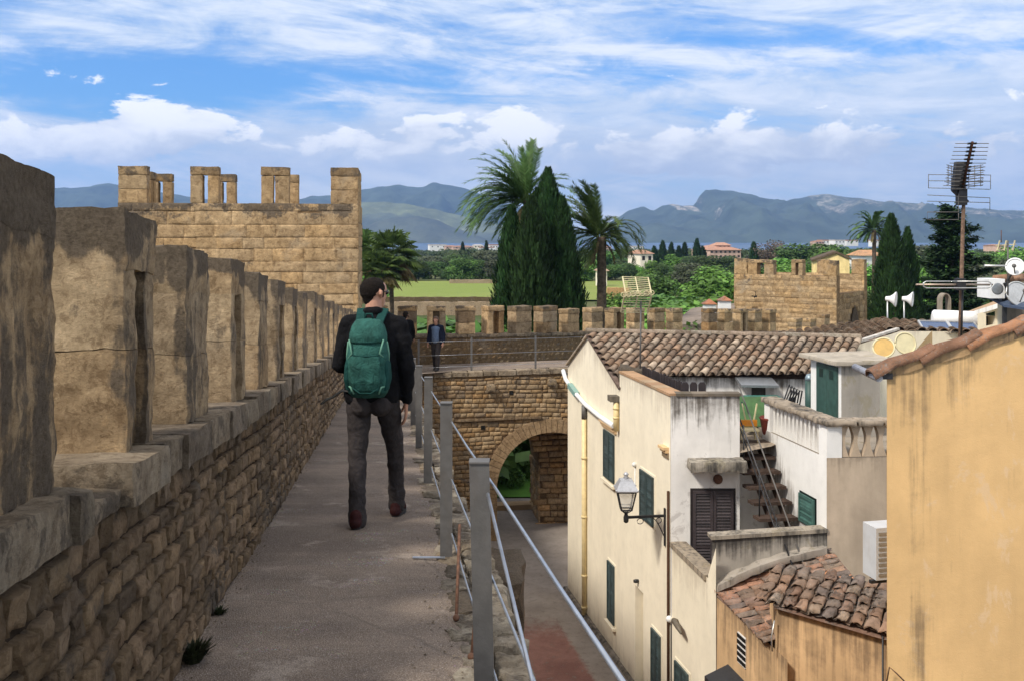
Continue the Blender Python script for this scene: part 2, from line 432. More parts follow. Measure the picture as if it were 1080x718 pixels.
M['blue_shirt'] = m_cloth('blue_shirt', (.10, .14, .22))
M['pack'] = m_cloth('green_pack_cloth', (.024, .088, .074), .8, 900, .38, .8)
M['pack_light'] = m_cloth('light_green_trim', (.13, .28, .21), .7, 900, .1, .3)
M['pack_dark'] = m_cloth('dark_teal_mesh', (.01, .05, .045), .8, 900, .15, .5)
M['shoe'] = m_cloth('dark_red_shoe', (.036, .011, .011), .7, 600, .25, .3)
M['sole'] = m_simple('rubber_sole', (.025, .022, .022), .8, 0, .2, 20)
M['glass_dark'] = m_simple('sunglass_lens', (.012, .012, .014), .12, 0, .1, 10, .6, 0)

def m_glass():
    m, n = newmat('milky_lantern_glass')
    b = n.n('ShaderNodeBsdfPrincipled'); o = n.n('ShaderNodeOutputMaterial'); tr = n.n('ShaderNodeBsdfTransparent')
    t = n.noise(n.obj(), 14, 4, .6)
    n.link(n.mix(n.ramp(t, .3, .7), (.78, .77, .72), (.85, .84, .80)), b.inputs['Base Color']); b.inputs['Roughness'].default_value = .15
    mx = n.n('ShaderNodeMixShader'); mx.inputs[0].default_value = .35
    n.link(tr.outputs[0], mx.inputs[1]); n.link(b.outputs[0], mx.inputs[2]); n.link(mx.outputs[0], o.inputs[0])
    return m
M['glass'] = m_glass()
TAN = [(.34, .245, .145), (.30, .215, .13), (.38, .285, .18), (.27, .20, .13), (.33, .26, .18), (.36, .24, .13), (.25, .20, .15), (.40, .31, .21)]
GREYTAN = [(c[0] * 1.08, c[1] * 1.0, c[2] * .92) for c in [(.23, .185, .135), (.27, .215, .155), (.20, .165, .125), (.31, .25, .18), (.25, .20, .15), (.27, .22, .165), (.19, .16, .13), (.30, .245, .19)]]
WARM = [(.56, .41, .245), (.53, .39, .24), (.60, .45, .28), (.52, .39, .245), (.57, .405, .23), (.55, .42, .27)]
def shade(c, k, a=0.0): return (c[0] * k, c[1] * k, c[2] * k, a)

def stones(mb, fn, u0, u1, v0, v1, ch, lmin, lmax, proud, pal, res=(3, 3), skip=None, joint=.012, rough=.3, stain=None, chj=.2, seed=0, round_=1.0, wobble=.25, ed=.012, var=.19):
    """courses of separate rough stones. fn(u, v, d): d = distance out of the wall"""
    rr = random.Random(seed + 5)
    v = v0; row = 0
    while v < v1 - .02:
        h = ch * (1 + rr.uniform(-chj, chj))
        if v + h > v1 - ch * .45: h = v1 - v
        u = u0 - rr.uniform(0, lmax * .7)
        while u < u1:
            L = rr.uniform(lmin, lmax)
            ua, ub = max(u, u0), min(u + L, u1)
            hh = h; vv = v
            if rr.random() < .25: hh = h * rr.uniform(.82, .97); vv = v + rr.uniform(0, h - hh)
            if ub - ua > .03 and not (skip and skip((ua + ub) / 2, vv + hh / 2, ub - ua, hh)):
                col = shade(rr.choice(pal), rr.uniform(1 - var, 1 + var))
                pd = proud * rr.uniform(.35, 1.15)
                nx, ny = (res(ua) if callable(res) else res)
                j = [rr.uniform(0, joint) for _ in range(4)]
                sd = rr.uniform(0, 99); tl = rr.uniform(-.4, .4); tv = rr.uniform(-.3, .3)
                idx = []
                for b in range(ny + 1):
                    line = []
                    for a in range(nx + 1):
                        s, t = a / nx, b / ny
                        # put the outermost rows close to the arris so that the edge stays tight
                        if nx > 2: s = 0 if a == 0 else (1 if a == nx else lerp(.07, .93, (a - 1) / (nx - 2)))
                        if ny > 2: t = 0 if b == 0 else (1 if b == ny else lerp(.09, .91, (b - 1) / (ny - 2)))
                        uu = lerp(ua + j[0], ub - j[1], s); ww = lerp(vv + j[2], vv + hh - j[3], t)
                        edge = (a in (0, nx)) or (b in (0, ny))
                        q3 = Vector((uu * 14, ww * 14, sd))
                        d = 0.0 if edge else pd * (1 + tl * (s - .5) * 2 + tv * (t - .5) * 2)
                        d += pd * rough * (mnoise.noise(q3) + .6 * mnoise.noise(q3 * 2.6))
                        wob = ch * wobble * mnoise.noise(Vector((uu * .9, ww * 1.5, 3.3 + seed)))
                        uu += .010 * joint / .012 * mnoise.noise(Vector((ww * 20, uu * 20, sd + 7)))
                        ww += .008 * joint / .012 * mnoise.noise(Vector((ww * 20, uu * 20, sd + 17))) + wob
                        st = stain(uu, ww) if stain else 0.0
                        line.append(mb.vert(fn(uu, ww, d - (ed if edge else 0)), (*col[:3], st)))
                    idx.append(line)
                for b in range(ny):
                    for a in range(nx):
                        mb.face((idx[b][a], idx[b][a + 1], idx[b + 1][a + 1], idx[b + 1][a]), 0, 0 < a < nx - 1 and 0 < b < ny - 1)
            u += L
        v += h; row += 1

def rough_box(mb, fn, nu, nv, nw, amp, freq, col, seed=0.0, stain=None, edge=.02, mi=0, sm=True, shared=False):
    """a worn block. fn(s, t, w) in 0..1 -> point; each side is a grid pushed about by noise and its edges are worn off"""
    cen = Vector(fn(.5, .5, .5))
    def put(s, t, w):
        p = Vector(fn(s, t, w))
        k = mnoise.noise_vector(p * freq + Vector((seed, seed * .3, 0)) * (0 if shared else 1)) + .55 * mnoise.noise_vector(p * freq * 2.7) + .35 * mnoise.noise_vector(p * freq * 6.1)
        near = sorted((min(s, 1 - s), min(t, 1 - t), min(w, 1 - w)))
        d = (p - cen).normalized()
        wear = edge if near[1] < 1e-6 else 0.0
        if near[1] < 1e-6: wear *= 1 + .8 * mnoise.noise(p * freq * 1.6 + Vector((9, seed, 0)))
        q = p + k * amp - d * wear
        return mb.vert(q, (*col[:3], stain(q) if stain else 0.0))
    for ax in range(3):
        na, nb = ((nv, nw), (nu, nw), (nu, nv))[ax]
        for side in (0.0, 1.0):
            g = []
            for b in range(nb + 1):
                r = []
                for a in range(na + 1):
                    s = [a / na, b / nb]
                    c = (side, s[0], s[1]) if ax == 0 else ((s[0], side, s[1]) if ax == 1 else (s[0], s[1], side))
                    r.append(put(*c))
                g.append(r)
            for b in range(nb):
                for a in range(na):
                    q = (g[b][a], g[b][a + 1], g[b + 1][a + 1], g[b + 1][a])
                    mb.face(q if (side == 1.0) == (ax != 1) else q[::-1], mi, sm)

# =================================================================== rampart
WALL_END = 28.6
ramp = empty('rampart_wall', RP(-.8, 4), 'long sandstone rampart wall with a row of dark weathered merlons beside the walkway', 'rampart')
# masonry face on the walkway side
mb = MB()
def wf(u, v, d): return RP(-.835 + d, u, v)
def wskip(u, v, l, h): return False
stones(mb, wf, 1.2, WALL_END, -.02, .815, .086, .09, .25, .015, GREYTAN, res=lambda u: (8, 6) if u < 7 else ((4, 3) if u < 14 else (3, 2)),
       joint=.009, rough=1.2, chj=.28, seed=1, wobble=.5, ed=.018, var=.26, stain=lambda u, v: max(0, .22 + .55 * nz((u, v, 0), .9, 4)) * (1 - .55 * v))
mb.build('masonry_face', M['stone'], ramp)
mb = MB()
mb.grid(lambda s, t: RP(-.846 + .006 * nz((s * 300, t * 9, 0), 1), lerp(1.0, WALL_END, s), lerp(-.3, .83, t)), 120, 6, lambda s, t, p: (.085, .058, .04, .1))  # backing coloured darker so the joints read as shadowed gaps
# back of the parapet and its core
mb.hexa([RP(-1.5, 1, -.3), RP(-.86, 1, -.3), RP(-.86, WALL_END, -.3), RP(-1.5, WALL_END, -.3)], [RP(-1.5, 1, .83), RP(-.86, 1, .83), RP(-.86, WALL_END, .83), RP(-1.5, WALL_END, .83)], (.17, .115, .075, .1))
# outer curtain face down to the field and inner face down to the street
for x, s in ((-1.52, 1), (.545, -1)):
    mb.grid(lambda a, b: Vector((RP(x, lerp(-3, 30.5, a))[0], lerp(-3, 30.5, a), lerp(-10, RP(x, lerp(-3, 30.5, a), -.06)[2], b))), 40, 12, lambda a, b, p: (.33, .24, .15, .1))
mb.build('wall_core', M['mortar'], ramp)
mb = MB()
stones(mb, lambda u, v, d: Vector((.55 - .1238 * u + d, u, v)), -1, 28, -9.3, -2.0, .2, .2, .5, .03, TAN, res=(2, 2), seed=9, skip=lambda u, v, l, h: v > -1.45 - .0895 * u - .15)
mb.build('street_face', M['stone'], ramp)
# coping stones
mb = MB()
y = 1.0; rr = random.Random(3); k = 0
while y < WALL_END:
    L = rr.uniform(.28, .55)
    if y < 2.62 < y + L: L = 2.62 - y
    brk = abs(y - 2.62) < .01
    if brk: L = .38
    h0, h1 = .815, .95 + rr.uniform(-.012, .012)
    xe = -.772 + rr.uniform(-.018, .012)
    if brk: h1 = .875; xe = -.80
    c = shade(rr.choice([(.27, .235, .19), (.32, .27, .215), (.24, .205, .17), (.34, .29, .23)]), rr.uniform(.85, 1.15))
    n = 8 if y < 7 else (4 if y < 14 else 2)
    ya, yb = y + .004, y + L - .004
    rough_box(mb, lambda s, t, w: RP(lerp(-1.5, xe, s), lerp(ya, yb, t), lerp(h0, h1, w)), n + 4, n, 4 if n > 3 else 2, .009, 7, c, seed=y * 3,
              stain=lambda p: .12 + .5 * nz(p, 1.7, 2), edge=.006)
    y += L
mb.build('coping', M['pale_stone'], ramp)

# merlons with arrow slits
def merlon(parent, far, length, top, tag_i, niche=True, x0=-.86, thick=.52, res=8, dark=.5, base=.95):
    mb = MB(); sd = tag_i * 7.3
    near = far - length
    rr = random.Random(tag_i + 40)
    cols = [shade(rr.choice([(.49, .385, .265), (.53, .42, .29), (.46, .37, .265), (.51, .385, .25)]), rr.uniform(.88, 1.08)) for _ in range(6)]
    H = top
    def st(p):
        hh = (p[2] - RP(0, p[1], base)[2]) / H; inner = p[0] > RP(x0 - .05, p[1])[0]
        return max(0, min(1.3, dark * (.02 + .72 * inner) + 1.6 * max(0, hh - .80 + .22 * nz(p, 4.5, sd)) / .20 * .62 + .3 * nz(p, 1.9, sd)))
    def blk(y0, y1, xa, xb, z0, z1, c, a=.013, rs=None):
        r = rs or res
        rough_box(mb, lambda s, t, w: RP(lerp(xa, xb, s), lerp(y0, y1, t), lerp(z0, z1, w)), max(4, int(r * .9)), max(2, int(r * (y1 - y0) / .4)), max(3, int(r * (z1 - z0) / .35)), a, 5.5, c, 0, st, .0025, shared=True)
    z0 = base - .01; zt = base + H
    cap = zt - rr.uniform(.15, .22)
    xi, xo = x0, x0 - thick
    cuts = [z0, z0 + (cap - z0) * rr.uniform(.44, .58), cap]
    if niche:
        s0 = near + length * .30; s1 = near + length * .72
        for a in range(2):
            jo = rr.uniform(-.004, .004)
            blk(near, s0, xo, xi + jo, cuts[a], cuts[a + 1], cols[a])
            blk(s1, far, xo, xi + jo, cuts[a], cuts[a + 1], cols[a + 2])
        blk(s0 - .01, s1 + .01, xo + .02, xi - .2, z0, cap, shade((.56, .36, .17), 1), .01)  # niche back coloured brighter orange for the skylight falling in it
    elif tag_i == 0: blk(near, far, xo, xi, z0, cap, cols[0])
    else:
        for a in range(2): blk(near, far, xo, xi + rr.uniform(-.004, .004), cuts[a], cuts[a + 1], cols[a])
    blk(near - .001, far + .001, xo - .002, xi + .002, cap - .004, zt, cols[5], .013)
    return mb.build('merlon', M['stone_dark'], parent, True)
FARS = [2.57, 3.655, 4.73, 5.94, 7.1, 8.25, 9.4, 10.5, 12.0, 13.3, 14.5, 15.8, 17.1, 18.6, 20.0, 21.3, 22.7, 24.0, 25.4, 26.8]
HTS = [.80, .80, .755, .79, .77, .78, .76, .76]
for i, fy in enumerate(FARS):
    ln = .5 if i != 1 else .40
    merlon(ramp, fy, ln if i else .62, HTS[i % 8] + (.02 if i > 7 else 0), i, niche=(i in (1, 3, 5, 6, 8, 11, 14)), res=16 if i < 3 else (9 if i < 6 else 5), dark=[.60, .5, .5, .35, .5, .55][i] if i < 6 else .5)

# =================================================================== walkway
WY = [-2 + .25 * i for i in range(127)]
mb = MB()
def wk(s, t):
    y = lerp(-2.0, 29.6, s); x = lerp(-.86, .34 + .035 * nz((0, y, 0), 1.7) + .02 * nz((0, y, 0), 6), t)
    return RP(x, y, .008 * nz((x, y, 0), 1.3) - .012 * max(0, (t - .85) / .15))
mb.grid(wk, 240, 20, lambda s, t, p: (1, 1, 1, max(0, 1 - t / .07) * .75 + max(0, (t - .93) / .07) * .35), sm=True)
struct(mb.build('walkway', M['walk']))
# rough stone edging
mb = MB(); y = .5; rr = random.Random(8)
while y < 29:
    L = rr.uniform(.16, .42)
    for a, (xa, xb) in enumerate(((.29, .44), (.44, .60))):
        xa2 = xa + rr.uniform(-.05, .02) if a == 0 else xa
        xb2 = xb + rr.uniform(-.03, .05) if a else xb
        c = shade(rr.choice([(.36, .33, .29), (.42, .39, .34), (.28, .255, .22), (.33, .28, .22)]), rr.uniform(.8, 1.15))
        hh = rr.uniform(-.012, .018) - (.03 if a else 0)
        n = 6 if y < 9 else 3
        rough_box(mb, lambda s, t, w: RP(lerp(xa2, xb2, s), lerp(y + .004, y + L - .004, t), lerp(-.2, hh, w)), n, n, 2, .02, 9, c, y * 2 + a, lambda p: .35 + .6 * nz(p, 2.5, 1), .02)
    y += L
edge = mb.build('edge_stones', M['pale_stone'], ramp, True)

# weeds at the foot of the parapet
def tuft(name, pos, n, h, spread, mat, label, cat='weed', group=None):
    mb = MB(); rr = random.Random(int(abs(pos[1]) * 100))
    for i in range(n):
        a = rr.uniform(0, 6.28); d = Vector((math.cos(a), math.sin(a), 0)) * rr.uniform(0, spread)
        b = Vector(pos) + d * .4; t = Vector(pos) + d * 1.3 + Vector((0, 0, h * rr.uniform(.4, 1)))
        mid = (b + t) / 2 + Vector((0, 0, h * .15)); s = Vector((-math.sin(a), math.cos(a), 0)) * rr.uniform(.002, .006)
        k = rr.uniform(.6, 1.3)
        mb.poly([b - s, b + s, mid + s, mid - s], (k, k, k, 0)); mb.poly([mid - s, mid + s, t], (k, k, k, 0))
    o = mb.build(name, mat, loc=pos); tag(o, label, cat, group); return o
tuft('weed_tuft', RP(-.80, 4.05, 0), 420, .085, .085, M['weed'], 'dark weed tuft at the foot of the parapet near the camera')
tuft('weed_tuft', RP(-.81, 4.72, 0), 120, .035, .05, M['weed'], 'tiny weed tuft at the parapet foot, just beyond the larger weed')

# loose grit gathered along the wall foot and on the worn outer side
mb = MB(); rg = random.Random(31)
for i in range(900):
    y = 3.2 + 9 * rg.random() ** 1.6
    x = -.825 + abs(rg.gauss(0, .035)) if i % 2 else .30 - abs(rg.gauss(0, .09))
    r = rg.uniform(.0022, .007) * (1.4 if i % 23 == 0 else 1); p = RP(x, y, .008 * nz((x, y, 0), 1.3) + r * .3); k = rg.uniform(.5, 1.2); c = (.36 * k, .31 * k, .26 * k, 0)
    ids = [mb.vert(p + Vector((r * rg.uniform(.7, 1.3) * a, r * rg.uniform(.7, 1.3) * b, r * .7 * c_)), c) for a, b, c_ in ((1, 0, 0), (0, 1, 0), (-1, 0, 0), (0, -1, 0), (0, 0, 1))]
    for q in range(4): mb.face((ids[q], ids[(q + 1) % 4], ids[4]))
struct(mb.build('grit', M['pale_stone']), 'stuff', 'loose grit scattered along the edges of the walkway')

# =================================================================== steel railing along the walkway
rail = empty('steel_railing', RP(.34, 6, 0), 'grey steel railing with flat posts and thin rods along the walkway edge', 'railing')
PY = [.9, 3.5, 5.9, 8.7, 11.3, 13.9, 16.5, 19.1, 21.7, 24.3, 27.0]
for i, y in enumerate(PY):
    mb = MB(); lean = .022 if i == 1 else rr.uniform(-.006, .006)
    h = [.88, .885, .91, .92, .92][i] if i < 5 else .92
    a = RP(.34, y, -.08); b = RP(.34 - lean, y, h)
    mb.bar(a, b, .07, .022, up=(0, 1, 0))
    # flange of the folded post and cap
    mb.bar(a + V(-.03, .028, 0), b + V(-.03, .028, -.004), .008, .05, up=(0, 1, 0))
    mb.bar(a + V(.03, .028, 0), b + V(.03, .028, -.004), .008, .05, up=(0, 1, 0))
    mb.bar(b + V(-.036, 0.018, .002), b + V(.036, 0.018, .002), .07, .006)
    mb.build('post', M['steel'], rail)
for hh, r in ((.80, .0052), (.46, .005), (.14, .005)):
    mb = MB()
    pts = []
    for i in range(len(PY)):
        pts.append(RP(.372, PY[i], hh))
        if i < len(PY) - 1: pts.append(RP(.372, (PY[i] + PY[i + 1]) / 2, hh - .006))
    mb.tube(pts, r, 8); mb.build('rail', M['rod'], rail)
mb = MB(); mb.tube([RP(.345, 3.47, .78), RP(.372, 2.4, .40), RP(.372, 1.2, 0)], .006, 8); mb.build('brace_rod', M['rod'], rail)
mb = MB(); mb.bar(RP(.14, 5.84, .012), RP(.33, 5.84, .012), .02, .006); mb.build('floor_strap', M['rod'], rail)
for (ya, yb, xa, xb, h) in ((4.65, 5.05, .315, .36, .36), (4.1, 4.2, .34, .37, .2)):
    mb = MB(); mb.tube([RP(xa, ya, -.02), RP(xb, yb, h)], .008, 8); mb.ball(RP(xa, ya, .005), .016)
    tag(mb.build('iron_stake', M['rust'], loc=RP(xa, ya)), 'longer leaning rusty iron stake beside the nearest railing post' if h > .3 else 'short rusty iron stub at the foot of the nearest railing post', 'stake')

# masonry stub standing against the rampart on the street side
but = empty('stone_buttress', (.1, 11.2, -9), 'short broken masonry buttress rising from the street below the railing', 'buttress')
mb = MB()
rough_box(mb, lambda s, t, w: Vector((lerp(-.95, .13, s), lerp(10.9, 11.8, t), lerp(-9.2, -3.75 + .12 * t, w))), 12, 10, 36, .06, 3, (.30, .25, .19), 3, lambda p: max(0, .2 + .8 * (p[2] + 4.6)) + .3 * nz(p, 2), .05)
mb.build('masonry', M['stone'], but, True)
# =================================================================== gate wall with the arch, crossing at the end of the walkway
ZW = -3.99
def A(u, z, d=0.0):
    """u along the gate wall (to the right), d towards the camera"""
    return Vector((-2.9 + u * .9924 + d * .123, 29.35 + u * .123 - d * .9924, z))
def zw(u): return ZW + .02 * u
gate = empty('arched_gate_wall', A(4, -9), 'tall sandstone gate wall pierced by a round arch, with a walkway on top', 'gate wall')
U1 = 9.5; AU = 4.12; AZ = -7.46; AR = 1.65
def in_arch(u, z, r): return (abs(u - AU) < r and z < AZ) or ((u - AU) ** 2 + (z - AZ) ** 2 < r * r)
mb = MB()
stones(mb, lambda u, v, d: A(u, v, d), 0, U1, -9.4, -4.14, .13, .12, .38, .012, [shade(c, 1.08) for c in TAN], res=(3, 3), seed=21, var=.12, joint=.009, wobble=.5,
       skip=lambda u, v, l, h: in_arch(u, v, AR + .36) or (abs(v + 5.42 - .02 * u) < .06 and 1.2 < u < 3.7), stain=lambda u, v: .25 + .4 * nz((u, v, 0), .6))
for k in range(26):   # string course of thin stones
    u = 1.2 + k * .1
    mb.box(A(u + .05, -5.42 + .02 * u, .03), V(.045, .005, 0), V(0, .05, 0), V(0, 0, .03), shade((.25, .19, .13), rr.uniform(.8, 1.1), .3))
mb.build('masonry_face', M['stone'], gate)
# backing sheet with the opening, passage lining
mb = MB()
cells = 60
for i in range(cells):
    ua, ub = lerp(-.3, U1, i / cells), lerp(-.3, U1, (i + 1) / cells); um = (ua + ub) / 2
    lo = -9.4
    if abs(um - AU) < AR + .05: lo = AZ + math.sqrt(max(0, (AR + .05) ** 2 - (um - AU) ** 2))
    mb.poly([A(ua, lo, -.02), A(ub, lo, -.02), A(ub, zw(ub) - .1, -.02), A(ua, zw(ua) - .1, -.02)], (.24, .17, .11, .1))
mb.build('wall_core', M['mortar'], gate)
# voussoirs
mb = MB(); NV = 34
for k in range(NV):
    a0, a1 = math.pi * k / NV + .004, math.pi * (k + 1) / NV - .004
    r0, r1 = AR, AR + .40 + rr.uniform(-.02, .02); d = .03 + rr.uniform(-.006, .006)
    q = [(r0, a0), (r1, a0), (r1, a1), (r0, a1)]
    f = [A(AU + r * math.cos(a), AZ + r * math.sin(a), d) for r, a in q]; b = [A(AU + r * math.cos(a), AZ + r * math.sin(a), -.75) for r, a in q]
    mb.hexa(b, f, shade((.36, .265, .17), rr.uniform(.92, 1.06), .1))
for s in (-1, 1):
    z = -9.4
    while z < AZ - .02:
        h = min(.3, AZ - z); L = rr.uniform(.3, .5)
        mb.hexa([A(AU + s * AR, z, -.75), A(AU + s * (AR + L), z, -.75), A(AU + s * (AR + L), z, .03), A(AU + s * AR, z, .03)],
                [A(AU + s * AR, z + h - .01, -.75), A(AU + s * (AR + L), z + h - .01, -.75), A(AU + s * (AR + L), z + h - .01, .03), A(AU + s * AR, z + h - .01, .03)], shade((.33, .24, .15), rr.uniform(.85, 1.1), .15))
        z += h
mb.build('arch_ring', M['stone'], gate)
# inner gate: a second, narrower opening behind with a rough pier
mb = MB(); IU = 2.45; IR = 1.55; IZ = -7.2
def in2(u, z, r): return (abs(u - IU) < r and z < IZ) or ((u - IU) ** 2 + (z - IZ) ** 2 < r * r)
stones(mb, lambda u, v, d: A(u, v, d - 1.6), -.2, 6.2, -9.4, -5.0, .2, .2, .5, .04, [shade(c, 1.4) for c in TAN], res=(3, 3), seed=31, rough=.8, skip=lambda u, v, l, h: in2(u, v, IR))  # inner gate stones lightened, sunlight on the pier put into their colour
stones(mb, lambda u, v, d: A(IU + IR - d, v, -1.6 - u), 0, 2.0, -9.4, IZ, .2, .2, .5, .04, [shade(c, 1.4) for c in TAN], res=(3, 3), seed=32, rough=.8)
for k in range(24):
    a0, a1 = math.pi * k / 24, math.pi * (k + 1) / 24
    q = [A(IU + IR * math.cos(a), IZ + IR * math.sin(a), d) for a, d in ((a0, -1.58), (a1, -1.58), (a1, -3.6), (a0, -3.6))]
    mb.poly(q, shade((.30, .21, .13), rr.uniform(.85, 1.1), .1))
    um0, um1 = IU + IR * math.cos(a0), IU + IR * math.cos(a1)
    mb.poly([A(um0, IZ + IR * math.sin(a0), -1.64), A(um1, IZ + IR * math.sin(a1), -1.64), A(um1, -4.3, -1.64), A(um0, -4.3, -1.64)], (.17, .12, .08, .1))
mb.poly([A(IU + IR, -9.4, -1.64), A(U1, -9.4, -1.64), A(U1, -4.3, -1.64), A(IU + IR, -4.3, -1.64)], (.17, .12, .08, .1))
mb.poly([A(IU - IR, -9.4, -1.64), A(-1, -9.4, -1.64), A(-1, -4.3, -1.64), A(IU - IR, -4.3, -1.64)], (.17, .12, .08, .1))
# vault between the two openings
for k in range(24):
    a0, a1 = math.pi * k / 24, math.pi * (k + 1) / 24
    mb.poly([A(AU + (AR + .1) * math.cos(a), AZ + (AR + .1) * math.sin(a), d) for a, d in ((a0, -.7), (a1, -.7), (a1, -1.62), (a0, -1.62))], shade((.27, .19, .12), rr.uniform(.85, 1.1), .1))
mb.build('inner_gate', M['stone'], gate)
# slab that carries the walkway on top
mb = MB()
y = 0.0
while y < U1:
    L = rr.uniform(.4, .8)
    rough_box(mb, lambda s, t, w: A(lerp(y, y + L - .01, s), lerp(zw(y) - .14, zw(y), w), lerp(-.35, .06, t)), 4, 4, 2, .012, 6, shade((.34, .29, .23), rr.uniform(.85, 1.1)), y, lambda p: .3 + .4 * nz(p, 1.5), .012)
    y += L
mb.build('edge_slab', M['pale_stone'], gate, True)
mb = MB()
mb.grid(lambda s, t: A(lerp(-2.2, U1 + 1, s), zw(lerp(-2.2, U1 + 1, s)) - .004, lerp(-1.9, -.3, t)), 30, 5)
mb.poly([RP(-.86, 28.4, .004), RP(.5, 28.4, .004), A(1.3, zw(1) - .002, -.25), A(-2.2, zw(-2) - .002, -.25)])
struct(mb.build('gate_walkway', M['walk']))
# parapet behind the gate walkway, merlons set by bearing and distance, running off to the right and downhill
MER = [(399, 31.6, 27), (429, 31.6, 27), (460, 31.6, 27), (492.5, 31.7, 25), (523.5, 32.2, 23), (552.7, 33, 23.5), (580.3, 34, 22.5), (605, 35, 20), (630, 36, 20), (653, 37, 19.5), (674.5, 38, 19), (696, 38.6, 19), (715, 39.3, 18), (752, 40.4, 16.5), (768.5, 41, 16), (785, 41.6, 15), (800, 42.2, 15), (815.5, 42.8, 14.5), (843, 45, 15), (858, 46, 14), (872.5, 47, 13)]
par = empty('crenellated_parapet', A(4, -4, -1.9), 'low crenellated sandstone parapet running behind the gate walkway and the cypresses', 'parapet')
mb = MB()
line = [(P(px, 0, Y)[0], Y, -(349.5 if px > 620 else lerp(354, 350.5, (px - 399) / 221.)) + 251) for px, Y, w in MER]
line = [(-5.2, 31.0, -103.5)] + line + [(18.5, 51, -97)]
tops = []
for (x, y, dz) in line: tops.append(Vector((x, y, dz * y / F)))
for i in range(len(tops) - 1):
    a, b = tops[i], tops[i + 1]; L = (b - a).length; d = (b - a) / L; nrm = Vector((d.y, -d.x, 0)).normalized()
    stones(mb, lambda u, v, q: Vector((a.x, a.y, 0)) + Vector((d.x, d.y, 0)) * u + nrm * q + Vector((0, 0, v + a.z + d.z * u)), 0, L, -1.35 if i < 9 else -2.2, -.10, .14, .14, .42, .02, [shade(c, .92) for c in TAN], res=(2, 2), seed=50 + i, joint=.012, stain=lambda u, v: .2 + .3 * (v > -.4))
    bk = -nrm * .45; dp = -1.4 if i < 9 else -6
    mb.hexa([a + V(0, 0, dp), b + V(0, 0, dp), b + bk + V(0, 0, dp), a + bk + V(0, 0, dp)], [a + V(0, 0, -.1), b + V(0, 0, -.1), b + bk + V(0, 0, -.1), a + bk + V(0, 0, -.1)], (.2, .145, .09, .2))
    rough_box(mb, lambda s, t, w: lerp(a, b, s) + nrm * lerp(-.5, .05, t) + V(0, 0, lerp(-.1, .0, w)), 8, 3, 2, .012, 5, (.30, .25, .19), i, lambda p: .5 + .3 * nz(p, 1.3), .012)
mb.build('parapet_face', M['stone'], par)
for i, (px, Y, wpx) in enumerate(MER):
    t = tops[i + 1]; a, b = tops[i], tops[i + 2]; d = Vector((b.x - a.x, b.y - a.y, 0)).normalized(); nrm = Vector((d.y, -d.x, 0))
    topy = 323 if px < 620 else lerp(324.5, 327, (px - 620) / 250)
    if px in (605,): topy = 326
    if px > 835: topy = 336 if px != 872.5 else 332
    h = (251 - topy) * Y / F - t.z; hw = wpx * Y / F / 2 / (abs(d.x) + .0) * (.72 if px < 600 else .66)
    mb = MB(); c1 = shade(rr.choice(TAN + WARM), rr.uniform(1.05, 1.25)); c2 = shade(rr.choice(TAN), rr.uniform(1.05, 1.3))
    st = lambda p: max(0, .75 * (p[2] - t.z - h * .8) / .25 + .2 * nz(p, 1.5, i))
    def blk(u0, u1, v0, v1, z0, z1, c):
        rough_box(mb, lambda s, q, w: t + d * lerp(u0, u1, s) - nrm * lerp(v0, v1, q) + V(0, 0, lerp(z0, z1, w)), 5, 4, 5, .014, 5, c, i * 3.1 + z0, st, .014)
    cap = h - .16
    if i in (2, 4, 9, 15):
        blk(-hw, -hw * .35, 0, .42, 0, cap, c1); blk(hw * .35, hw, 0, .42, 0, cap, c2); blk(-hw * .4, hw * .4, .2, .42, 0, cap, shade(c2, .8))
    else:
        blk(-hw, hw, 0, .42, 0, cap * .5, c1); blk(-hw, hw, 0, .42, cap * .5, cap, c2)
    blk(-hw - .01, hw + .01, -.015, .43, cap, h, shade(c1, .85))
    mb.build('merlon', M['stone_tower'], par, True)
# small railing on the gate walkway
r2 = empty('walkway_railing', A(2.2, -4, -.1), 'short grey railing of slim posts on top of the arched gate wall', 'railing')
UP = [.15, 1.72, 3.65, 5.6]
for u in UP:
    mb = MB(); mb.bar(A(u, zw(u) - .05, -.12), A(u, zw(u) + .98, -.12), .06, .03, up=(0, 1, 0)); mb.build('post', M['steel'], r2)
for h in (.9, .5, .15):
    mb = MB(); mb.tube([A(u, zw(u) + h, -.1) for u in UP], .004, 6); mb.build('rail', M['rod'], r2)
for i, (u, z, s) in enumerate(((2.28, -4.42, .13), (4.12, -4.3, .13))):
    mb = MB(); rough_box(mb, lambda a, b, c: A(u + lerp(-s, s, a), z + lerp(-s, s * .8, c), lerp(-.05, .24, b)), 5, 5, 5, .02, 6, (.30, .24, .17), i, lambda p: .5, .03)
    mb.build('corbel', M['stone'], gate, True)
for (u, z) in ((2.05, -5.62), (2.3, -6.6), (2.9, -4.6)):
    mb = MB(); mb.box(A(u, z, .012), V(.06, .007, 0), V(0, .02, 0), V(0, 0, .06), (.05, .04, .03, 1)); mb.build('putlog_hole', M['black'], gate)
mb = MB()
for (u, z, w, h) in ((2.48, -3.62, .14, .14), (3.0, -3.6, .2, .1)):
    pass

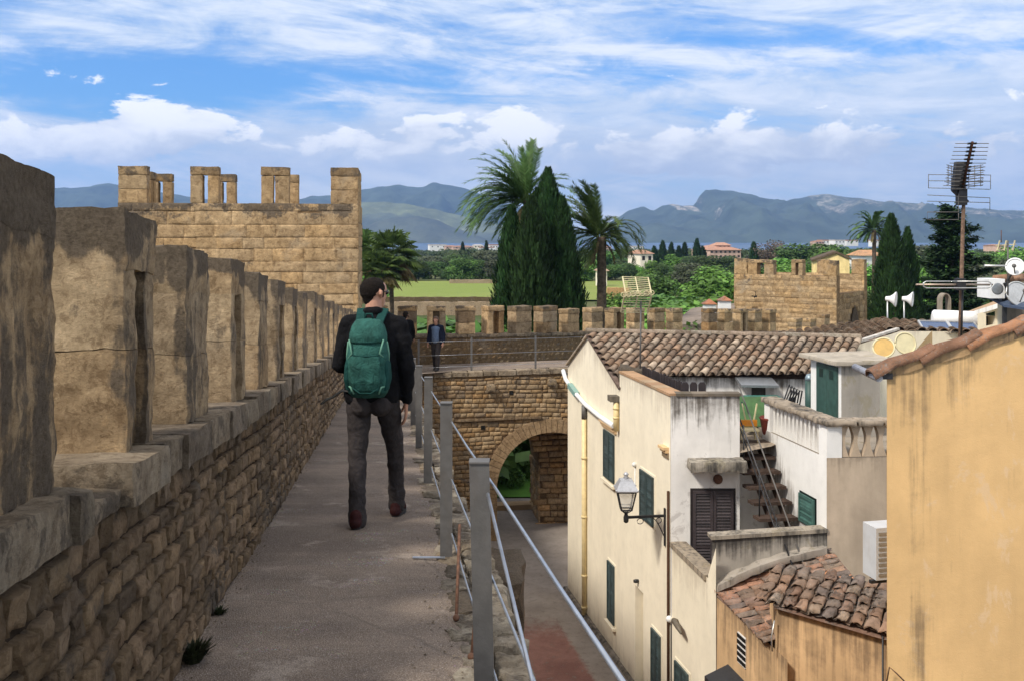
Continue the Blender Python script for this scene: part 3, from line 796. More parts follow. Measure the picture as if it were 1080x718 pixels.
# =================================================================== square tower at the end of the rampart
F0 = Vector((-4.32, 28.0, 0)); FU = Vector((-.9924, -.123, 0)); FV = Vector((-.123, .9924, 0))
TW = 6.5; TD = 3.7; TZ = .96
tower = empty('square_tower', F0 + FU * 3.2 + V(0, 0, -10), 'warm ochre ashlar tower with slit merlons behind the row of dark merlons', 'tower')
def T(u, v, z): return F0 + FU * u + FV * v + V(0, 0, z)
mb = MB()
stones(mb, lambda u, v, d: T(u, -d, v), 0, TW, -10, TZ, .31, .45, 1.05, .012, WARM, res=(6, 5), seed=71, ed=.004, var=.07, joint=.005, rough=1.6, chj=.24, wobble=.03, stain=lambda u, v: max(0, .08 + .8 * (v - .35)) + .45 * max(0, nz((u, v, 0), .9)),
       skip=lambda u, v, l, h: abs(u - 5.35) < .12 and abs(v + .12) < .2, round_=.5)
stones(mb, lambda u, v, d: T(-d, u, v), 0, TD, -10, TZ, .37, .5, 1.0, .012, WARM, res=(3, 3), seed=72, ed=.004, var=.07, joint=.010, rough=.9, chj=.1, wobble=.03)
stones(mb, lambda u, v, d: T(TW + d, u, v), 0, TD, -10, TZ, .37, .5, 1.0, .012, WARM, res=(3, 3), seed=73, ed=.004, var=.07, joint=.010, rough=.9, chj=.1, wobble=.03)
def tbox(u0, u1, v0, v1, z0, z1, c): mb.hexa([T(u0, v0, z0), T(u1, v0, z0), T(u1, v1, z0), T(u0, v1, z0)], [T(u0, v0, z1), T(u1, v0, z1), T(u1, v1, z1), T(u0, v1, z1)], c)
mc = (.30, .21, .125, .1)
tbox(0, TW, .015, .4, -10, TZ - .01, mc); tbox(0, TW, TD - .4, TD, -10, TZ - .01, mc); tbox(.012, .4, .42, TD - .42, -10, TZ - .012, mc); tbox(TW - .4, TW - .012, .42, TD - .42, -10, TZ - .012, mc)
tbox(.4, TW - .4, .4, TD - .4, -.2, -.1, mc)
mb.build('ashlar_wall', M['stone_tower'], tower)
mb = MB(); mb.box(T(5.35, .016, -.12), FU * .14, FV * .01, V(0, 0, .2), (.03, .025, .02, 1)); mb.build('wall_hole', M['black'], tower)
def tmerlon(u0, u1, v0, v1, i, slit, z1=1.97):
    mb = MB()
    st = lambda p: max(0, .15 + 1.1 * (p[2] - z1 + .32)) + .25 * max(0, nz(p, 1.2, i))
    def blk(ua, ub, va, vb, za, zb, c): rough_box(mb, lambda s, t, w: T(lerp(ua, ub, s), lerp(va, vb, t), lerp(za, zb, w)), 5, 5, 6, .012, 4, c, i + za, st, .014)
    z0 = TZ - .01; cap = z1 - .24
    c = [shade(rr.choice(WARM), rr.uniform(.75, 1)) for _ in range(5)]
    if slit == 'u':
        w = (u1 - u0); blk(u0, u0 + w * .39, v0, v1, z0, cap, c[0]); blk(u0 + w * .56, u1, v0, v1, z0, cap, c[1])
    elif slit == 'v':
        w = (v1 - v0); blk(u0, u1, v0, v0 + w * .4, z0, cap, c[0]); blk(u0, u1, v0 + w * .58, v1, z0, cap, c[1])
    else:
        zm = lerp(z0, cap, .5); blk(u0, u1, v0, v1, z0, zm, c[0]); blk(u0, u1, v0, v1, zm, cap, c[1])
    blk(u0 - .008, u1 + .008, v0 - .008, v1 + .008, cap, z1, shade(c[2], .75))
    mb.build('merlon', M['stone_tower'], tower, True)
for k in range(4):
    u = k * (TW - .77) / 3
    tmerlon(u, u + .77, 0, .36, k, 'u' if k in (1, 2) else None)
    tmerlon(u + .04, u + .76, TD - .36, TD, 10 + k, 'u')
for k, v in enumerate((1.0, 2.25)):
    tmerlon(TW - .36, TW, v, v + .66, 20 + k, 'v'); tmerlon(0, .36, v, v + .66, 30 + k, 'v')

# =================================================================== smaller gate tower on the right
C0 = Vector((16.3, 50, 0)); GU = Vector((-.805, .593, 0)); GV = Vector((.593, .805, 0)); GW = 5.5; GD = 5.0; GZ = -1.92
def G(u, v, z): return C0 + GU * u + GV * v + V(0, 0, z)
gt = empty('gate_tower', G(2.5, 1, -9), 'smaller sandstone gate tower with broken merlons beyond the tiled roofs', 'tower')
mb = MB()
stones(mb, lambda u, v, d: G(u, -d, v), 0, GW, -9.2, GZ, .26, .3, .8, .015, [shade(c, .9) for c in WARM], res=(3, 2), seed=81, ed=.006, var=.1, joint=.006, rough=.8, wobble=.06, stain=lambda u, v: max(0, .1 + .5 * (v + 2.4)) + .2 * nz((u, v, 0), .8), skip=lambda u, v, l, h: abs(u - 4.35) < .17 and (abs(v + 3.0) < .2 or abs(v + 3.9) < .22) or (abs(u - 1.0) < .1 and abs(v + 4.0) < .2))
stones(mb, lambda u, v, d: G(-d, u, v), 0, GD, -9.2, -2.85, .26, .3, .8, .015, [shade(c, .7) for c in WARM], res=(2, 2), seed=82, joint=.008, skip=lambda u, v, l, h: (abs(u - 2.8) < .7 - .35 * max(0, (v + 4.3)) and v < -3.6) )  # side away from the sun: shade put into stone and core colours
stones(mb, lambda u, v, d: G(u, GD - .5 - d, v), 0, GW, -9.2, -1.95, .26, .3, .8, .015, [shade(c, .95) for c in WARM], res=(2, 2), seed=83, joint=.008)
def gbox(u0, u1, v0, v1, z0, z1, c): mb.hexa([G(u0, v0, z0), G(u1, v0, z0), G(u1, v1, z0), G(u0, v1, z0)], [G(u0, v0, z1), G(u1, v0, z1), G(u1, v1, z1), G(u0, v1, z1)], c)
gbox(0, GW, .02, .5, -9.2, GZ - .01, mc); gbox(0, GW, GD - .48, GD, -9.2, -1.96, mc); gbox(.03, .5, .52, GD - .52, -9.2, -2.86, shade(mc, .6)); gbox(GW - .5, GW, .52, GD - .52, -9.2, -2.2, mc)
mb.build('ashlar_wall', M['stone_tower'], gt)
mb = MB()
for (u, z, w, h) in ((4.35, -3.0, .15, .17), (4.35, -3.9, .15, .2), (1.0, -4.0, .09, .2)): mb.box(G(u, .01, z), GU * w, GV * .008, V(0, 0, h), (.03, .02, .02, 1))
mb.build('wall_hole', M['black'], gt)
mb = MB()
pts = [(2.2, -6), (3.4, -6), (3.4, -4.4), (3.15, -3.9), (2.8, -3.55), (2.45, -3.9), (2.2, -4.4)]
mb.prism([G(-.03, u, z) for u, z in pts], GU * -.02, (.10, .08, .06, .2)); mb.build('pointed_arch', M['stone'], gt)
def gm(u0, u1, v0, v1, z0, z1, i, slit=False):
    mb = MB(); st = lambda p: max(0, .2 + 1.1 * (p[2] - z1 + .25)) + .25 * max(0, nz(p, 1.2, i))
    def blk(ua, ub, za, zb): rough_box(mb, lambda s, t, w: G(lerp(ua, ub, s), lerp(v0, v1, t), lerp(za, zb, w)), 4, 4, 5, .02, 3, shade(rr.choice(WARM), rr.uniform(.7, .92)), i + za, st, .02)
    if slit:
        w = u1 - u0; blk(u0, u0 + w * .36, z0, z1 - .18); blk(u0 + w * .62, u1, z0, z1 - .18); blk(u0, u1, z1 - .18, z1)
    else: blk(u0, u1, z0, z1)
    mb.build('merlon', M['stone_tower'], gt, True)
gm(0, .68, 0, .5, GZ - .01, -1.14, 1); gm(1.75, 2.35, 0, .5, GZ - .01, -1.12, 2, True); gm(3.3, 4.75, 0, .5, GZ - .01, -1.16, 3, True); gm(4.76, 5.5, 0, .5, GZ - .01, -1.1, 4)
gm(0, .7, GD - .5, GD, -1.96, -1.16, 5); gm(2.0, 2.6, GD - .5, GD, -1.96, -1.2, 6)
TILEC = [tuple(k * q for k, q in zip(c_, (.86, .86, .84))) for c_ in [(.37, .285, .215), (.42, .34, .26), (.34, .26, .195), (.29, .22, .17), (.47, .395, .315), (.36, .26, .19), (.33, .27, .215), (.26, .20, .155), (.36, .25, .175)]]
TILER = [(.33, .19, .13), (.38, .21, .135), (.29, .165, .115), (.25, .17, .13), (.38, .235, .16), (.48, .25, .14), (.22, .155, .125)]
TILEM = [(.21, .155, .12), (.26, .19, .145), (.18, .145, .12), (.29, .225, .17), (.23, .15, .11), (.17, .14, .125), (.26, .175, .125)]
def tile_field(name, parent, A0, B0, D, length, mat, pal, sp=.195, r=.080, exp=.31, base_drop=.035, clip=None, extra=0.0, seg=6, lump=0.0, hh=.82):
    """rows of overlapping half-round clay tiles: rows start on the line A0-B0 and run down along D"""
    A0, B0, D = Vector(A0), Vector(B0), Vector(D).normalized()
    e = B0 - A0; n = max(1, int(round(e.length / sp))); en = e.normalized()
    N = en.cross(D); 
    if N.z < 0: N = -N
    N.normalize(); S = N.cross(D).normalized()
    mb = MB(); rr = random.Random(int(abs(A0[0] * 31 + A0[1] * 17) * 10))
    for j in range(n + 1):
        st = A0 + e * (j / n); L = length(j / n)
        if L <= .05: continue
        st = st + S * rr.uniform(-.01, .01)
        k = int(math.ceil(L / exp)); tl = L / k
        for i in range(k):
            u0 = i * tl - .04; u1 = (i + 1) * tl + (.03 if i == k - 1 else .015)
            rt, rb = r * .8, r * rr.uniform(.97, 1.08)
            c = shade(rr.choice(pal), rr.uniform(.75, 1.2)); dz = rr.uniform(-.006, .008); yaw = rr.uniform(-.012, .012)
            rows = []
            for (u, rad, zz) in ((u0, rt, .004 + dz), ((u0 + u1) / 2, (rt + rb) / 2, .012 + dz), (u1, rb, .028 + dz)):
                rows.append([mb.vert(st + D * u + S * (-rad * math.cos(math.pi * q / seg) + yaw * (u - u0)) + N * (rad * hh * math.sin(math.pi * q / seg) + zz), c) for q in range(seg + 1)])
            for a in range(2):
                for q in range(seg): mb.face((rows[a][q], rows[a][q + 1], rows[a + 1][q + 1], rows[a + 1][q]), 0, True)
            # thickness at the lower end
            inn = [mb.vert(st + D * (u1 - .003) + S * (-(rb - .016) * math.cos(math.pi * q / seg)) + N * ((rb - .016) * hh * math.sin(math.pi * q / seg) + .02 + dz), shade(c, .7)) for q in range(seg + 1)]
            for q in range(seg): mb.face((rows[2][q], rows[2][q + 1], inn[q + 1], inn[q]))
            inn2 = [mb.vert(st + D * (u0 + .05) + S * (-(rt - .018) * math.cos(math.pi * q / seg)) + N * ((rt - .018) * hh * math.sin(math.pi * q / seg) - .005 + dz), shade(c, .6)) for q in range(seg + 1)]
            for q in range(seg): mb.face((inn[q], inn[q + 1], inn2[q + 1], inn2[q]))
        # channel tile between this row and the next
        if j < n:
            L2 = min(L, length((j + 1) / n)) if min(L, length((j + 1) / n)) > .05 else max(L, length((j + 1) / n)) * .5
            k2 = max(1, int(math.ceil(L2 / exp))); w = e.length / n
            for i in range(k2):
                u0, u1 = i * L2 / k2 - .02, (i + 1) * L2 / k2 + .015
                c = shade(rr.choice(pal), rr.uniform(.5, .85))
                rows = [[mb.vert(st + en * (w * q / 4) + D * u + N * (-base_drop + .035 * abs(q - 2) / 2 + zz), c) for q in range(5)] for u, zz in ((u0, -.004), (u1, .012))]
                for q in range(4): mb.face((rows[0][q], rows[0][q + 1], rows[1][q + 1], rows[1][q]), 0, True)
    if lump:
        mb.v = [tuple(Vector(p) + (.6 * mnoise.noise_vector(Vector(p) * 7) + .9 * mnoise.noise_vector(Vector(p) * 19)) * lump) for p in mb.v]
    return mb.build(name, mat, parent)

def ridge_caps(name, parent, A0, B0, mat, pal, r=.10, sp=.36, mortar=True, rise=.03, taper=True):
    A0, B0 = Vector(A0), Vector(B0); d = B0 - A0; n = max(1, int(round(d.length / sp))); dn = d.normalized(); S = dn.cross(V(0, 0, 1)).normalized(); N = S.cross(dn)
    mb = MB(); rr = random.Random(int(abs(A0[0] * 77)))
    for i in range(n):
        c = shade(rr.choice(pal), rr.uniform(.8, 1.2)); rows = []
        u0, u1 = d.length * i / n - .03, d.length * (i + 1) / n + .03; wob = rr.uniform(-.012, .012)
        for u, rad, z in ((u0, r * .84, rise), (u1, r * 1.05, rise - .025)):
            rows.append([mb.vert(A0 + dn * u + S * (-rad * math.cos(math.pi * q / 8) + wob) + N * (rad * .8 * math.sin(math.pi * q / 8) + z - .03), c) for q in range(9)])
        for q in range(8): mb.face((rows[0][q], rows[0][q + 1], rows[1][q + 1], rows[1][q]), 0, True)
        for row in rows: mb.face(row)
    return mb.build(name, mat, parent)

def wall_grid(mb, fn, us, vs, top=None, holes=(), depth=None, stain=None, sub=.35, col=(1, 1, 1), back=None):
    """upright wall from breaks us x vs (metres). fn(u, v, d). holes: (u0, u1, v0, v1, reveal)"""
    ub = sorted(set(us) | {h[0] for h in holes} | {h[1] for h in holes}); vb = sorted(set(vs) | {h[2] for h in holes} | {h[3] for h in holes})
    def split(b):
        o = [b[0]]
        for x in b[1:]:
            k = max(1, int((x - o[-1]) / sub)); s = o[-1]
            for i in range(1, k + 1): o.append(s + (x - s) * i / k)
        return o
    ub, vb = split(ub), split(vb); vtop = vb[-1]
    def pt(u, v, d=0):
        if top: v = vb[0] + (v - vb[0]) * (top(u) - vb[0]) / (vtop - vb[0]) if v > vtop - 1.2 else v
        return fn(u, v, d)
    if top:
        # only stretch the topmost metre so that openings keep their place
        def pt(u, v, d=0):
            lim = vtop - 1.0
            if v > lim: v = lim + (v - lim) * (top(u) - lim) / (vtop - lim)
            return fn(u, v, d)
    idx = {}
    def gv(i, j):
        if (i, j) not in idx:
            p = pt(ub[i], vb[j]); tv = top(ub[i]) if top else vtop
            vv = vb[j]
            idx[(i, j)] = mb.vert(p, (*col, stain(ub[i], vv, tv) if stain else 0))
        return idx[(i, j)]
    for i in range(len(ub) - 1):
        for j in range(len(vb) - 1):
            um, vm = (ub[i] + ub[i + 1]) / 2, (vb[j] + vb[j + 1]) / 2
            if any(h[0] < um < h[1] and h[2] < vm < h[3] for h in holes): continue
            mb.face((gv(i, j), gv(i + 1, j), gv(i + 1, j + 1), gv(i, j + 1)))
    for (a, b, c, d, r) in holes:
        q = [(a, c), (b, c), (b, d), (a, d)]
        for k in range(4):
            (u0, v0), (u1, v1) = q[k], q[(k + 1) % 4]
            mb.poly([fn(u0, v0, 0), fn(u1, v1, 0), fn(u1, v1, -r), fn(u0, v0, -r)], (*col, .2))
        mb.poly([fn(u, v, -r) for u, v in q], (*[x * .75 for x in col], .35))

def shutter(parent, fn, u0, u1, v0, v1, mat, name='shutter', d0=.015, slats=True, leaves=2, frame=.05, pitch=.05):
    """louvred shutter standing proud of the wall; each leaf has stiles, rails and tilted slats"""
    w = (u1 - u0) / leaves
    for k in range(leaves):
        mb = MB(); a, b = u0 + k * w + .004, u0 + (k + 1) * w - .004
        def bx(ua, ub, va, vb, da, db):
            mb.hexa([fn(ua, va, da), fn(ub, va, da), fn(ub, va, db), fn(ua, va, db)], [fn(ua, vb, da), fn(ub, vb, da), fn(ub, vb, db), fn(ua, vb, db)], shade((1, 1, 1), rr.uniform(1.3, 1.7)))
        bx(a, a + frame, v0, v1, d0, d0 + .035); bx(b - frame, b, v0, v1, d0, d0 + .035)
        for vv in (v0, (v0 + v1) / 2 - frame / 2, v1 - frame): bx(a + frame, b - frame, vv, vv + frame, d0, d0 + .033)
        bx(a + frame, b - frame, v0 + frame, v1 - frame, d0 - .004, d0 + .002)
        v = v0 + frame + .01
        while v < v1 - frame - .02:
            if slats:
                mb.poly([fn(a + frame, v, d0 + .03), fn(b - frame, v, d0 + .03), fn(b - frame, v + pitch * .9, d0 + .006), fn(a + frame, v + pitch * .9, d0 + .006)], shade((1, 1, 1), rr.uniform(.8, 1.9)))
            v += pitch
        mb.build(name, mat, parent)

# ================================================================== cream gabled house (A) on the street
def LW(y, z, d=0.0):
    """street front of the houses: y along, z up, d out over the street"""
    return Vector((6.53 - .2 * y - .981 * d, y - .196 * d, z))
SZ = -9.0
house = empty('cream_house', LW(23, SZ, -2), 'cream house with a gable end on the street and old tiled roof beside the arch', 'house')
YP, ZP = 23.56, -2.30
def gtop(y): return lerp(-3.22, ZP, (25.5 - y) / (25.5 - YP)) if y > YP else lerp(ZP, -3.16, (YP - y) / (YP - 21.05))
mb = MB()
wall_grid(mb, lambda u, v, d: LW(u, v, d), [21.05, YP, 25.5], [SZ - .3, -3.6, -2.3], top=gtop, stain=lambda u, v, t: max(0, 1 - (t - v) / .9) * .75 + max(0, 1 - (v - SZ) / .9) * .7,
          holes=())
mb.poly([LW(25.5, SZ - .3), LW(25.5, -3.22), Vector((7, 26.4, -3.22)), Vector((7, 26.4, SZ))], (1, 1, 1, .3))
mb.build('street_wall', M['cream'], house)
# back wall of the terrace under the eave
EL, ER = Vector((2.38, 21.62, -2.98)), Vector((6.9, 20.98, -2.98))
mb = MB()
wall_grid(mb, lambda u, v, d: lerp(EL, ER, u / 4.565) + V(0, .12, 0) * 1 + V(-.14, -.99, 0) * d + V(0, 0, v + 2.98), [0, 4.565], [-6.2, -3.0], stain=lambda u, v, t: max(0, 1 - (t - v) / .5) * .8)
mb.build('terrace_wall', M['grey_plaster'], house)
RL, RR_ = Vector((1.78, 23.6, -2.25)), Vector((7.75, 22.2, -2.25))
D = Vector((-.63, -1.0, -.43)); Dn = D.normalized()
def clipA(t):
    s = lerp(RL, RR_, t)
    # distance along D to the eave line or to the verge on the street wall
    def hit(a, b):
        ex, ey = b[0] - a[0], b[1] - a[1]; dx, dy = Dn[0], Dn[1]
        den = dx * ey - dy * ex
        if abs(den) < 1e-6: return 99
        return ((a[0] - s[0]) * ey - (a[1] - s[1]) * ex) / den
    le = hit(EL + V(-1.5, .12, 0), ER + V(1, -.25, 0)); lv = hit(RL + V(.0, 0, 0), LW(21.0, 0, .03))
    if lv < 0: lv = 99
    return max(0, min(le, lv))
tile_field('tiled_roof', house, RL, RR_, D, clipA, M['tile'], TILEC)
ridge_caps('ridge', house, RL + V(0, 0, .05), RR_ + V(0, 0, .05), M['pale_stone'], [(.50, .43, .36), (.44, .36, .3), (.55, .5, .44)], r=.10, sp=.4)
# under-roof slab so no light leaks, far slope
mb = MB()
mb.poly([RL + V(.03, 0, -.07), LW(21.1, -3.24, -.02), EL + V(.1, .1, -.1), ER + V(.2, .1, -.1), RR_ + V(0, 0, -.07)], (.2, .15, .12, 0))
mb.poly([RL + V(.03, 0, -.07), RR_ + V(0, 0, -.07), RR_ + V(.3, 2.4, -1), LW(25.5, -3.3)], (.25, .18, .14, 0))
mb.build('roof_base', M['tile_base'], house)
mb = MB()
for k in range(9):   # verge of mortar and tile along the gable
    a = lerp(LW(YP, ZP, .02), LW(21.05, -3.17, .02), k / 9); b = lerp(LW(YP, ZP, .02), LW(21.05, -3.17, .02), (k + 1) / 9)
    mb.bar(a, b + (b - a) * .06, .11, .05, col=shade((.16, .12, .10), rr.uniform(.8, 1.2)))
for k in range(6):
    a = lerp(LW(25.5, -3.24, .02), LW(YP, ZP, .02), k / 6); b = lerp(LW(25.5, -3.24, .02), LW(YP, ZP, .02), (k + 1) / 6)
    mb.bar(a, b, .10, .04, col=shade((.42, .36, .28), rr.uniform(.8, 1.1)))
mb.build('verge', M['tile'], house)
# window with shutter, sill and lintel cornice
def window(parent, y0, y1, z0, z1, mat, cornice=False, sill=True, leaves=2, d=.015, off=0.0):
    fn = lambda u, v, q: LW(u, v, q + off)
    mb = MB()
    mb.hexa([fn(y0 - .05, z0 - .04, 0), fn(y1 + .05, z0 - .04, 0), fn(y1 + .05, z0 - .04, .012), fn(y0 - .05, z0 - .04, .012)], [fn(y0 - .05, z1 + .04, 0), fn(y1 + .05, z1 + .04, 0), fn(y1 + .05, z1 + .04, .012), fn(y0 - .05, z1 + .04, .012)], (1, 1, 1, .2))
    w = mb.build('window', M['cream'], parent)
    shutter(w, fn, y0, y1, z0, z1, mat, d0=.016, leaves=leaves)
    if sill:
        mb = MB(); mb.hexa([fn(y0 - .06, z0 - .10, 0), fn(y1 + .06, z0 - .10, 0), fn(y1 + .06, z0 - .10, .09), fn(y0 - .06, z0 - .10, .09)], [fn(y0 - .06, z0 - .045, 0), fn(y1 + .06, z0 - .045, 0), fn(y1 + .06, z0 - .045, .09), fn(y0 - .06, z0 - .045, .09)], (.95, .93, .9, .2)); mb.build('sill', M['cream'], w)
    if cornice:
        mb = MB()
        for k, (h, q) in enumerate(((.05, .12), (.06, .08), (.05, .05))):
            zz = z1 + .22 - k * .06
            mb.hexa([fn(y0 - .1, zz - h, 0), fn(y1 + .1, zz - h, 0), fn(y1 + .1, zz - h, q), fn(y0 - .1, zz - h, q)], [fn(y0 - .1, zz, 0), fn(y1 + .1, zz, 0), fn(y1 + .1, zz, q), fn(y0 - .1, zz, q)], (.85, .66, .48, .3))
        mb.build('cornice', M['cream'], w)
    return w
def yz(px, py):
    Y = 6.53 / ((px - 540) / F + .2); return Y, (251 - py) * Y / F
def win_px(parent, px0, px1, pt0, pt1, pb0, pb1, mat, **k):
    y0, zt0 = yz(px0, pt0); y1, zt1 = yz(px1, pt1); _, zb0 = yz(px0, pb0); _, zb1 = yz(px1, pb1)
    return window(parent, y1, y0, (zb0 + zb1) / 2, (zt0 + zt1) / 2, mat, **k)
win_px(house, 638, 649, 451, 460, 500, 511, M['shutter'], cornice=True)
win_px(house, 642, 649, 589, 598, 651, 659, M['shutter'])
# gutter of white plastic sweeping down the gable to the yellow downpipe
mb = MB()
gp = [LW(25.75, -3.42, .06), LW(25.45, -3.6, .07), LW(24.6, -3.78, .08), LW(23.6, -3.93, .08), LW(22.5, -4.0, .08), LW(21.35, -4.02, .08)]
mb.tube(gp, .055, 10); mb.build('gutter', M['white_paint'], house)
mb = MB(); mb.bar(lerp(gp[1], gp[2], .5), lerp(gp[2], gp[3], .25), .12, .12, col=(.25, .45, .42, 0)); mb.build('gutter_joint', M['white_paint'], house)
mb = MB(); mb.tube([LW(23.72, -3.98, .07), LW(23.72, -4.3, .07)], .065, 10); mb.build('pipe_collar', M['steel'], house)
mb = MB(); mb.tube([LW(23.72, -4.25, .07), LW(23.72, -8.95, .07)], .06, 10)
for z in (-5.2, -6.6, -8.0, -8.75): mb.tube([LW(23.72, z, .07), LW(23.72, z - .05, .07)], .072, 10)
mb.build('downpipe', M['pipe_yellow'], house)
mb = MB(); mb.box(LW(21.3, -3.42, .10), V(.1, 0, 0), V(-.02, .14, 0), V(0, 0, .06), (.5, .47, .42, .5)); mb.build('bracket_stone', M['concrete'], house)
mb = MB(); mb.tube([LW(21.22, -3.48, .07), LW(21.22, -4.1, .07)], .06, 10)
for z in (-3.6, -3.8): mb.tube([LW(21.22, z, .07), LW(21.22, z - .04, .07)], .07, 10)
mb.build('overflow_pipe', M['pipe_yellow'], house)

# ================================================================== terrace house (B)
terr = empty('terrace_house', LW(19.5, SZ, -2), 'cream and white house with a flat roof terrace, dark louvred door and concrete ledge', 'house')
YB0, YB1 = 18.1, 21.1; ZB = -2.89
mb = MB()
yd0, _ = yz(680, 640); yd1, _ = yz(671.5, 640)
ztop = yz(675, 620)[1]
wall_grid(mb, lambda u, v, d: LW(u, v, d + .03), [YB0, YB1], [SZ - .3, ZB], top=lambda u: ZB + .03 * (u - YB0) * .5, stain=lambda u, v, t: max(0, 1 - (t - v) / .8) * .85 + max(0, 1 - (v - SZ) / .9) * .6 + max(0, 1 - (u - YB0) / .35) * .5 * (v < -5),
          holes=[(yd0, yd1, SZ - .1, ztop, .16)])
mb.poly([LW(YB1, SZ, .03), LW(YB1, ZB + .05, .03), LW(YB1, ZB + .05, -.3), LW(YB1, SZ, -.3)], (1, 1, 1, .4))
mb.build('street_wall', M['cream'], terr)
WX0 = 6.53 - .2 * YB0 - .03; WX1 = 4.14
mb = MB()
wall_grid(mb, lambda u, v, d: Vector((u, YB0 - d, v)), [WX0, WX1], [-7, -4.35, ZB + .03], stain=lambda u, v, t: (max(0, 1 - (t - v) / 1.0) * .9 if v > -4.3 else max(0, 1 - abs(v + 4.7) / .4) * .2))
wall_grid(mb, lambda u, v, d: V(u, 18.78, v), [WX1, 4.95], [-7, -3.86], stain=lambda u, v, t: max(0, 1 - (t - v) / .6) * .6)
mb.poly([V(WX1, YB0, -7), V(WX1, YB0, ZB + .03), V(WX1, YB0 + .68, ZB + .03), V(WX1, YB0 + .68, -7)], (1, 1, 1, .5))
mb.build('front_wall', M['grey_plaster'], terr)
def cop(a, b, w, h, cols, n):
    for k in range(n):
        p, q = lerp(a, b, k / n), lerp(a, b, (k + 1) / n)
        mb.bar(p, q - (q - p) * .02, w, h, col=shade(rr.choice(cols), rr.uniform(.85, 1.15), .3))
mb = MB(); cop(LW(YB1, ZB + .06, -.10), LW(YB0, ZB + .045, -.10), .30, .05, [(.52, .38, .28), (.45, .33, .25), (.5, .42, .34)], 9)
mb.c = [(min(1, c[0] * 1.5), min(1, c[1] * 1.75), min(1, c[2] * 1.95), .3) for c in mb.c]; mb.build('coping', M['tan'], terr); mb = MB()
cop(V(WX0 + .1, YB0 + .11, ZB + .048), V(WX1 + .03, YB0 + .11, ZB + .048), .28, .05, [(.5, .45, .4), (.42, .38, .33)], 4)
mb.build('coping', M['concrete'], terr)
mb = MB()
mb.hexa([LW(YB1, -3.9, -.02), V(WX0, YB0, -3.9), V(WX1, YB0, -3.9), V(6.8, 20.9, -3.9)][::1], [LW(YB1, -3.8, -.02), V(WX0 + .3, YB0 + .1, -3.8), V(WX1 + .6, YB0 + .1, -3.8), V(6.8, 20.9, -3.8)], (.9, .8, .7, .3))
mb.poly([LW(YB1, ZB, -.24), LW(YB0, ZB, -.24), LW(YB0, -3.8, -.24), LW(YB1, -3.8, -.24)], (1, 1, 1, .5))
mb.build('terrace_floor', M['concrete'], terr)
# concrete ledge over the door, door, round vent
mb = MB(); rough_box(mb, lambda s, t, w: V(lerp(3.17, 4.2, s), lerp(YB0 - .42, YB0 + .02, t), lerp(-4.16, -3.98, w)), 12, 5, 3, .02, 5, (1, .98, .93), 4, lambda p: .6 + .3 * nz(p, 2), .02)
mb.build('door_ledge', M['concrete'], terr, True)
fnw = lambda u, v, d: Vector((u, YB0 - d, v))
mb = MB(); mb.hexa([fnw(3.24, -6.6, .0), fnw(4.06, -6.6, 0), fnw(4.06, -6.6, .02), fnw(3.24, -6.6, .02)], [fnw(3.24, -4.54, 0), fnw(4.06, -4.54, 0), fnw(4.06, -4.54, .02), fnw(3.24, -4.54, .02)], (.7, .7, .7, 0))
door = mb.build('door', M['brown'], terr)
shutter(door, fnw, 3.28, 4.02, -6.6, -4.58, M['brown'], name='door_leaf', d0=.022, pitch=.055)
mb = MB(); mb.lathe(V(3.74, YB0 + .005, -4.37), (0, -1, 0), [(0, .085), (.05, .085), (.06, .07), (.061, .02)], 18); mb.build('round_vent', M['rust'], terr)
# windows and fittings on the street side
win_px(terr, 678, 692, 493, 504, 544, 555, M['shutter'], cornice=False, sill=False, off=.03)
win_px(terr, 690, 699.5, 661, 671, 716, 730, M['shutter'], sill=False, off=.03)
y, z = yz(675, 612)
mb = MB(); mb.lathe(LW(y, z, .03), (-1, -.2, 0), [(0, .035), (.06, .04), (.1, .03)], 12); mb.build('bell', M['iron'], terr)
y, z = yz(704, 473)
mb = MB()
for k, (h, q) in enumerate(((.05, .14), (.05, .10), (.10, .06))):
    zz = z + .06 - sum((.05, .05, .10)[:k]) - .004 * k
    mb.hexa([LW(y - .16, zz - h, .03), LW(y + .14, zz - h, .03), LW(y + .14, zz - h, q), LW(y - .16, zz - h, q)], [LW(y - .16, zz, .03), LW(y + .14, zz, .03), LW(y + .14, zz, q), LW(y - .16, zz, q)], (.82, .62, .42, .3) if k < 2 else (.25, .2, .15, .5))
mb.build('wall_niche', M['cream'], terr)
mb = MB(); mb.tube([LW(18.14, -4.6, .06), LW(18.14, -9, .06)], .024, 8, col=(.5, .45, .35, 0)); mb.build('corner_pipe', M['rust'], terr)
mb = MB(); y2 = yz(672, 490)[0]
mb.tube([LW(y2, -4.6, .045), LW(y2, -5.0, .045), LW(y2 - .4, -5.05, .045)], .012, 6); mb.ball(LW(y2, -4.55, .06), .05, col=(.9, .9, .88, 0)); mb.build('alarm_cable', M['white_paint'], terr)
# canopy and door at the back of the terrace
mb = MB(); c = P(797, 404, 21.0)
mb.hexa([c + V(-.38, -.35, -.03), c + V(.38, -.42, -.03), c + V(.38, .2, .06), c + V(-.38, .26, .06)], [c + V(-.38, -.35, .02), c + V(.38, -.42, .02), c + V(.38, .2, .11), c + V(-.38, .26, .11)], (.6, .62, .66, 0)); mb.build('canopy', M['alu'], terr)
mb = MB(); c = P(800, 420, 21.22); mb.box(c, V(.14, -.02, 0), V(0, .02, 0), V(0, 0, .45), (.5, .5, .48, 0)); mb.build('terrace_door', M['steel'], terr)
